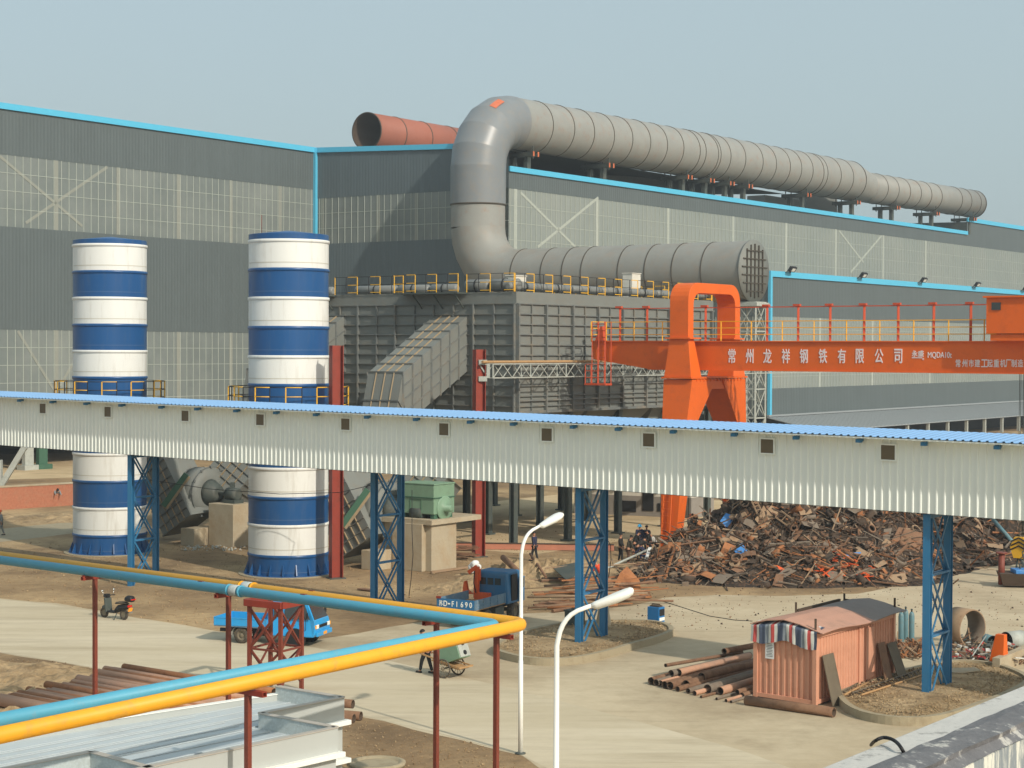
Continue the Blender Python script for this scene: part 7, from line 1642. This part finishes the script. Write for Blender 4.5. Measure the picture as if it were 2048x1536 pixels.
# ------------------------------------------------------------------ pipes stacked at lower left
pl = random.Random(2); q0_, q1_ = G(246, 1345), G(0, 1412)
ends_l = [(246 - 246 * k / 25.0, 1344 + 62 * k / 25.0 + pl.uniform(-2, 2)) for k in range(27)]
pdir = (G(395, 1366) - G(246, 1341)).normalized()
for k, (u, v) in enumerate(ends_l):
    p = G(u, v + 3); r_ = .145 if k < 24 else .2; L_ = 8.0; off = pl.uniform(-.5, .5); z = r_ + .02 + (.12 if k % 5 == 0 and k < 20 else 0); p = p + pdir * off; b = MB(); b.pipe(p + Z * z, p + pdir * L_ + Z * z, r_, .015, 14, 0, 1); tag(b.build('steel_pipe', ['pile' if k % 3 else 'rust2', 'rust3']), 'long rusty pipe in the row lying beside the road at lower left', 'pipe', 'pipes laid beside the road')
for u, v, z, lab in ((706, 1436, .32, 'top pipe end sticking out behind the white building'), (722, 1441, .0, 'lower right pipe end behind the white building'), (708, 1446, .0, 'lower left pipe end behind the white building')):
    p = G(u, v); d = un(-.93, .36); b = MB(); b.pipe(p + Z * (.15 + z), p + d * 4 + Z * (.15 + z), .15, .03, 18, 0, 1); tag(b.build('steel_pipe', ['rust', 'rust3']), lab, 'pipe', 'pipe ends behind the white building')
p = G(755, 1530); b = MB(); b.lathe([(.85, 0), (.85, .1), (.7, .13), (.66, .05)], p, 28); tag(b.build('manhole', 'kerb'), 'round concrete manhole rim at the bottom of the picture left of the lamps', 'manhole')
# bits on the bare earth
for u, v, w_, m, lab in ((735, 1182, 1.1, 'rust', 'round rusty plate lying left of the middle trestle'), (690, 1200, 1.3, 'steel', 'dark plank lying on the earth before the red column')):
    p = G(u, v); b = MB(); b.box(p + Z * .08, (w_, .4, .05), VB); tag(b.build('plate', m), lab, 'plate')
p = G(950, 1152); b = MB()
for k in range(26):
    a = rj.uniform(0, 6.28); q = p + V((math.cos(a) * rj.uniform(.0, .3), math.sin(a) * .25, rj.uniform(.2, .7))); b.sphere(q, rj.uniform(.1, .2), 7, 5)
tag(b.build('cement_bags', 'paper'), 'crumpled white sacks heaped on the earth behind the lorry loader arm', 'sacks')
b = MB(); b.bar(G(862, 1148) + Z * .1, G(935, 1138) + Z * .1, .15, .12); tag(b.build('timber', 'scraptan'), 'long timber lying at the foot of the concrete motor block', 'timber')
b = MB()
for k in range(14): p = G(905, 1122) + V((rj.uniform(-.1, .5), rj.uniform(0, 1), .1 + .06 * k)); t = un(1, rj.uniform(-.3, .3)); b.bar(p, p + t * rj.uniform(.7, 1.3), .09, .05)
tag(b.build('timber_stack', 'rust'), 'small stack of brown timber right of the concrete motor block', 'timber')
b = MB(); pa_, pb_ = G(905, 1098), G(1228, 1102); b.bar(pa_ + Z * .2, pb_ + Z * .2, .3, .35); mat('beamr', S(176, 116, 92), .8, var=.15); b.bar(pa_ + Z * .40, pb_ + Z * .40, .36, .04, 1); tag(b.build('steel_beam', [MATS['beamr'], 'rust3']), 'long pale red beam lying on the ground along the front of the dust filter', 'beam')
# hanging cables on the trestles
for pts, lab in (([D(824, 980, 88), D(824, 1060, 87.5), D(826, 1110, 87), D(822, 1160, 86.8), D(818, 1192, 86.5)], 'thin black cable hanging down right of the middle trestle'), ([D(1213, 1076, 78), D(1221, 1090, 78), D(1222, 1120, 78), D(1217, 1155, 78)], 'thin black cable hanging off the right side of the island trestle'), ([D(300, 960, 99), D(420, 978, 97), D(560, 988, 95.5), D(680, 985, 94), D(760, 966, 90)], 'thin black wire strung from the left trestle past the right silo')):
    b = MB(); b.tube(pts, .018, 6); tag(b.build('cable', 'black'), lab, 'cable')

# ------------------------------------------------------------------ spring haze
hb = MB(); hb.box((40, 235, 24.5), (560, 510, 51)); hz_o = hb.build('haze', 'black'); hz_o.data.materials.clear()
hm = bpy.data.materials.new('haze_air'); hm.use_nodes = True; hn = hm.node_tree; hn.nodes.clear(); ho = hn.nodes.new('ShaderNodeOutputMaterial'); hv = hn.nodes.new('ShaderNodeVolumePrincipled')
hv.inputs['Color'].default_value = (.86, .93, .98, 1); hv.inputs['Density'].default_value = .0004; hv.inputs['Anisotropy'].default_value = .2; hn.links.new(hv.outputs[0], ho.inputs['Volume'])
hz_o.data.materials.append(hm); tag(hz_o, 'thin spring haze lying over the whole works', 'haze', kind='stuff')
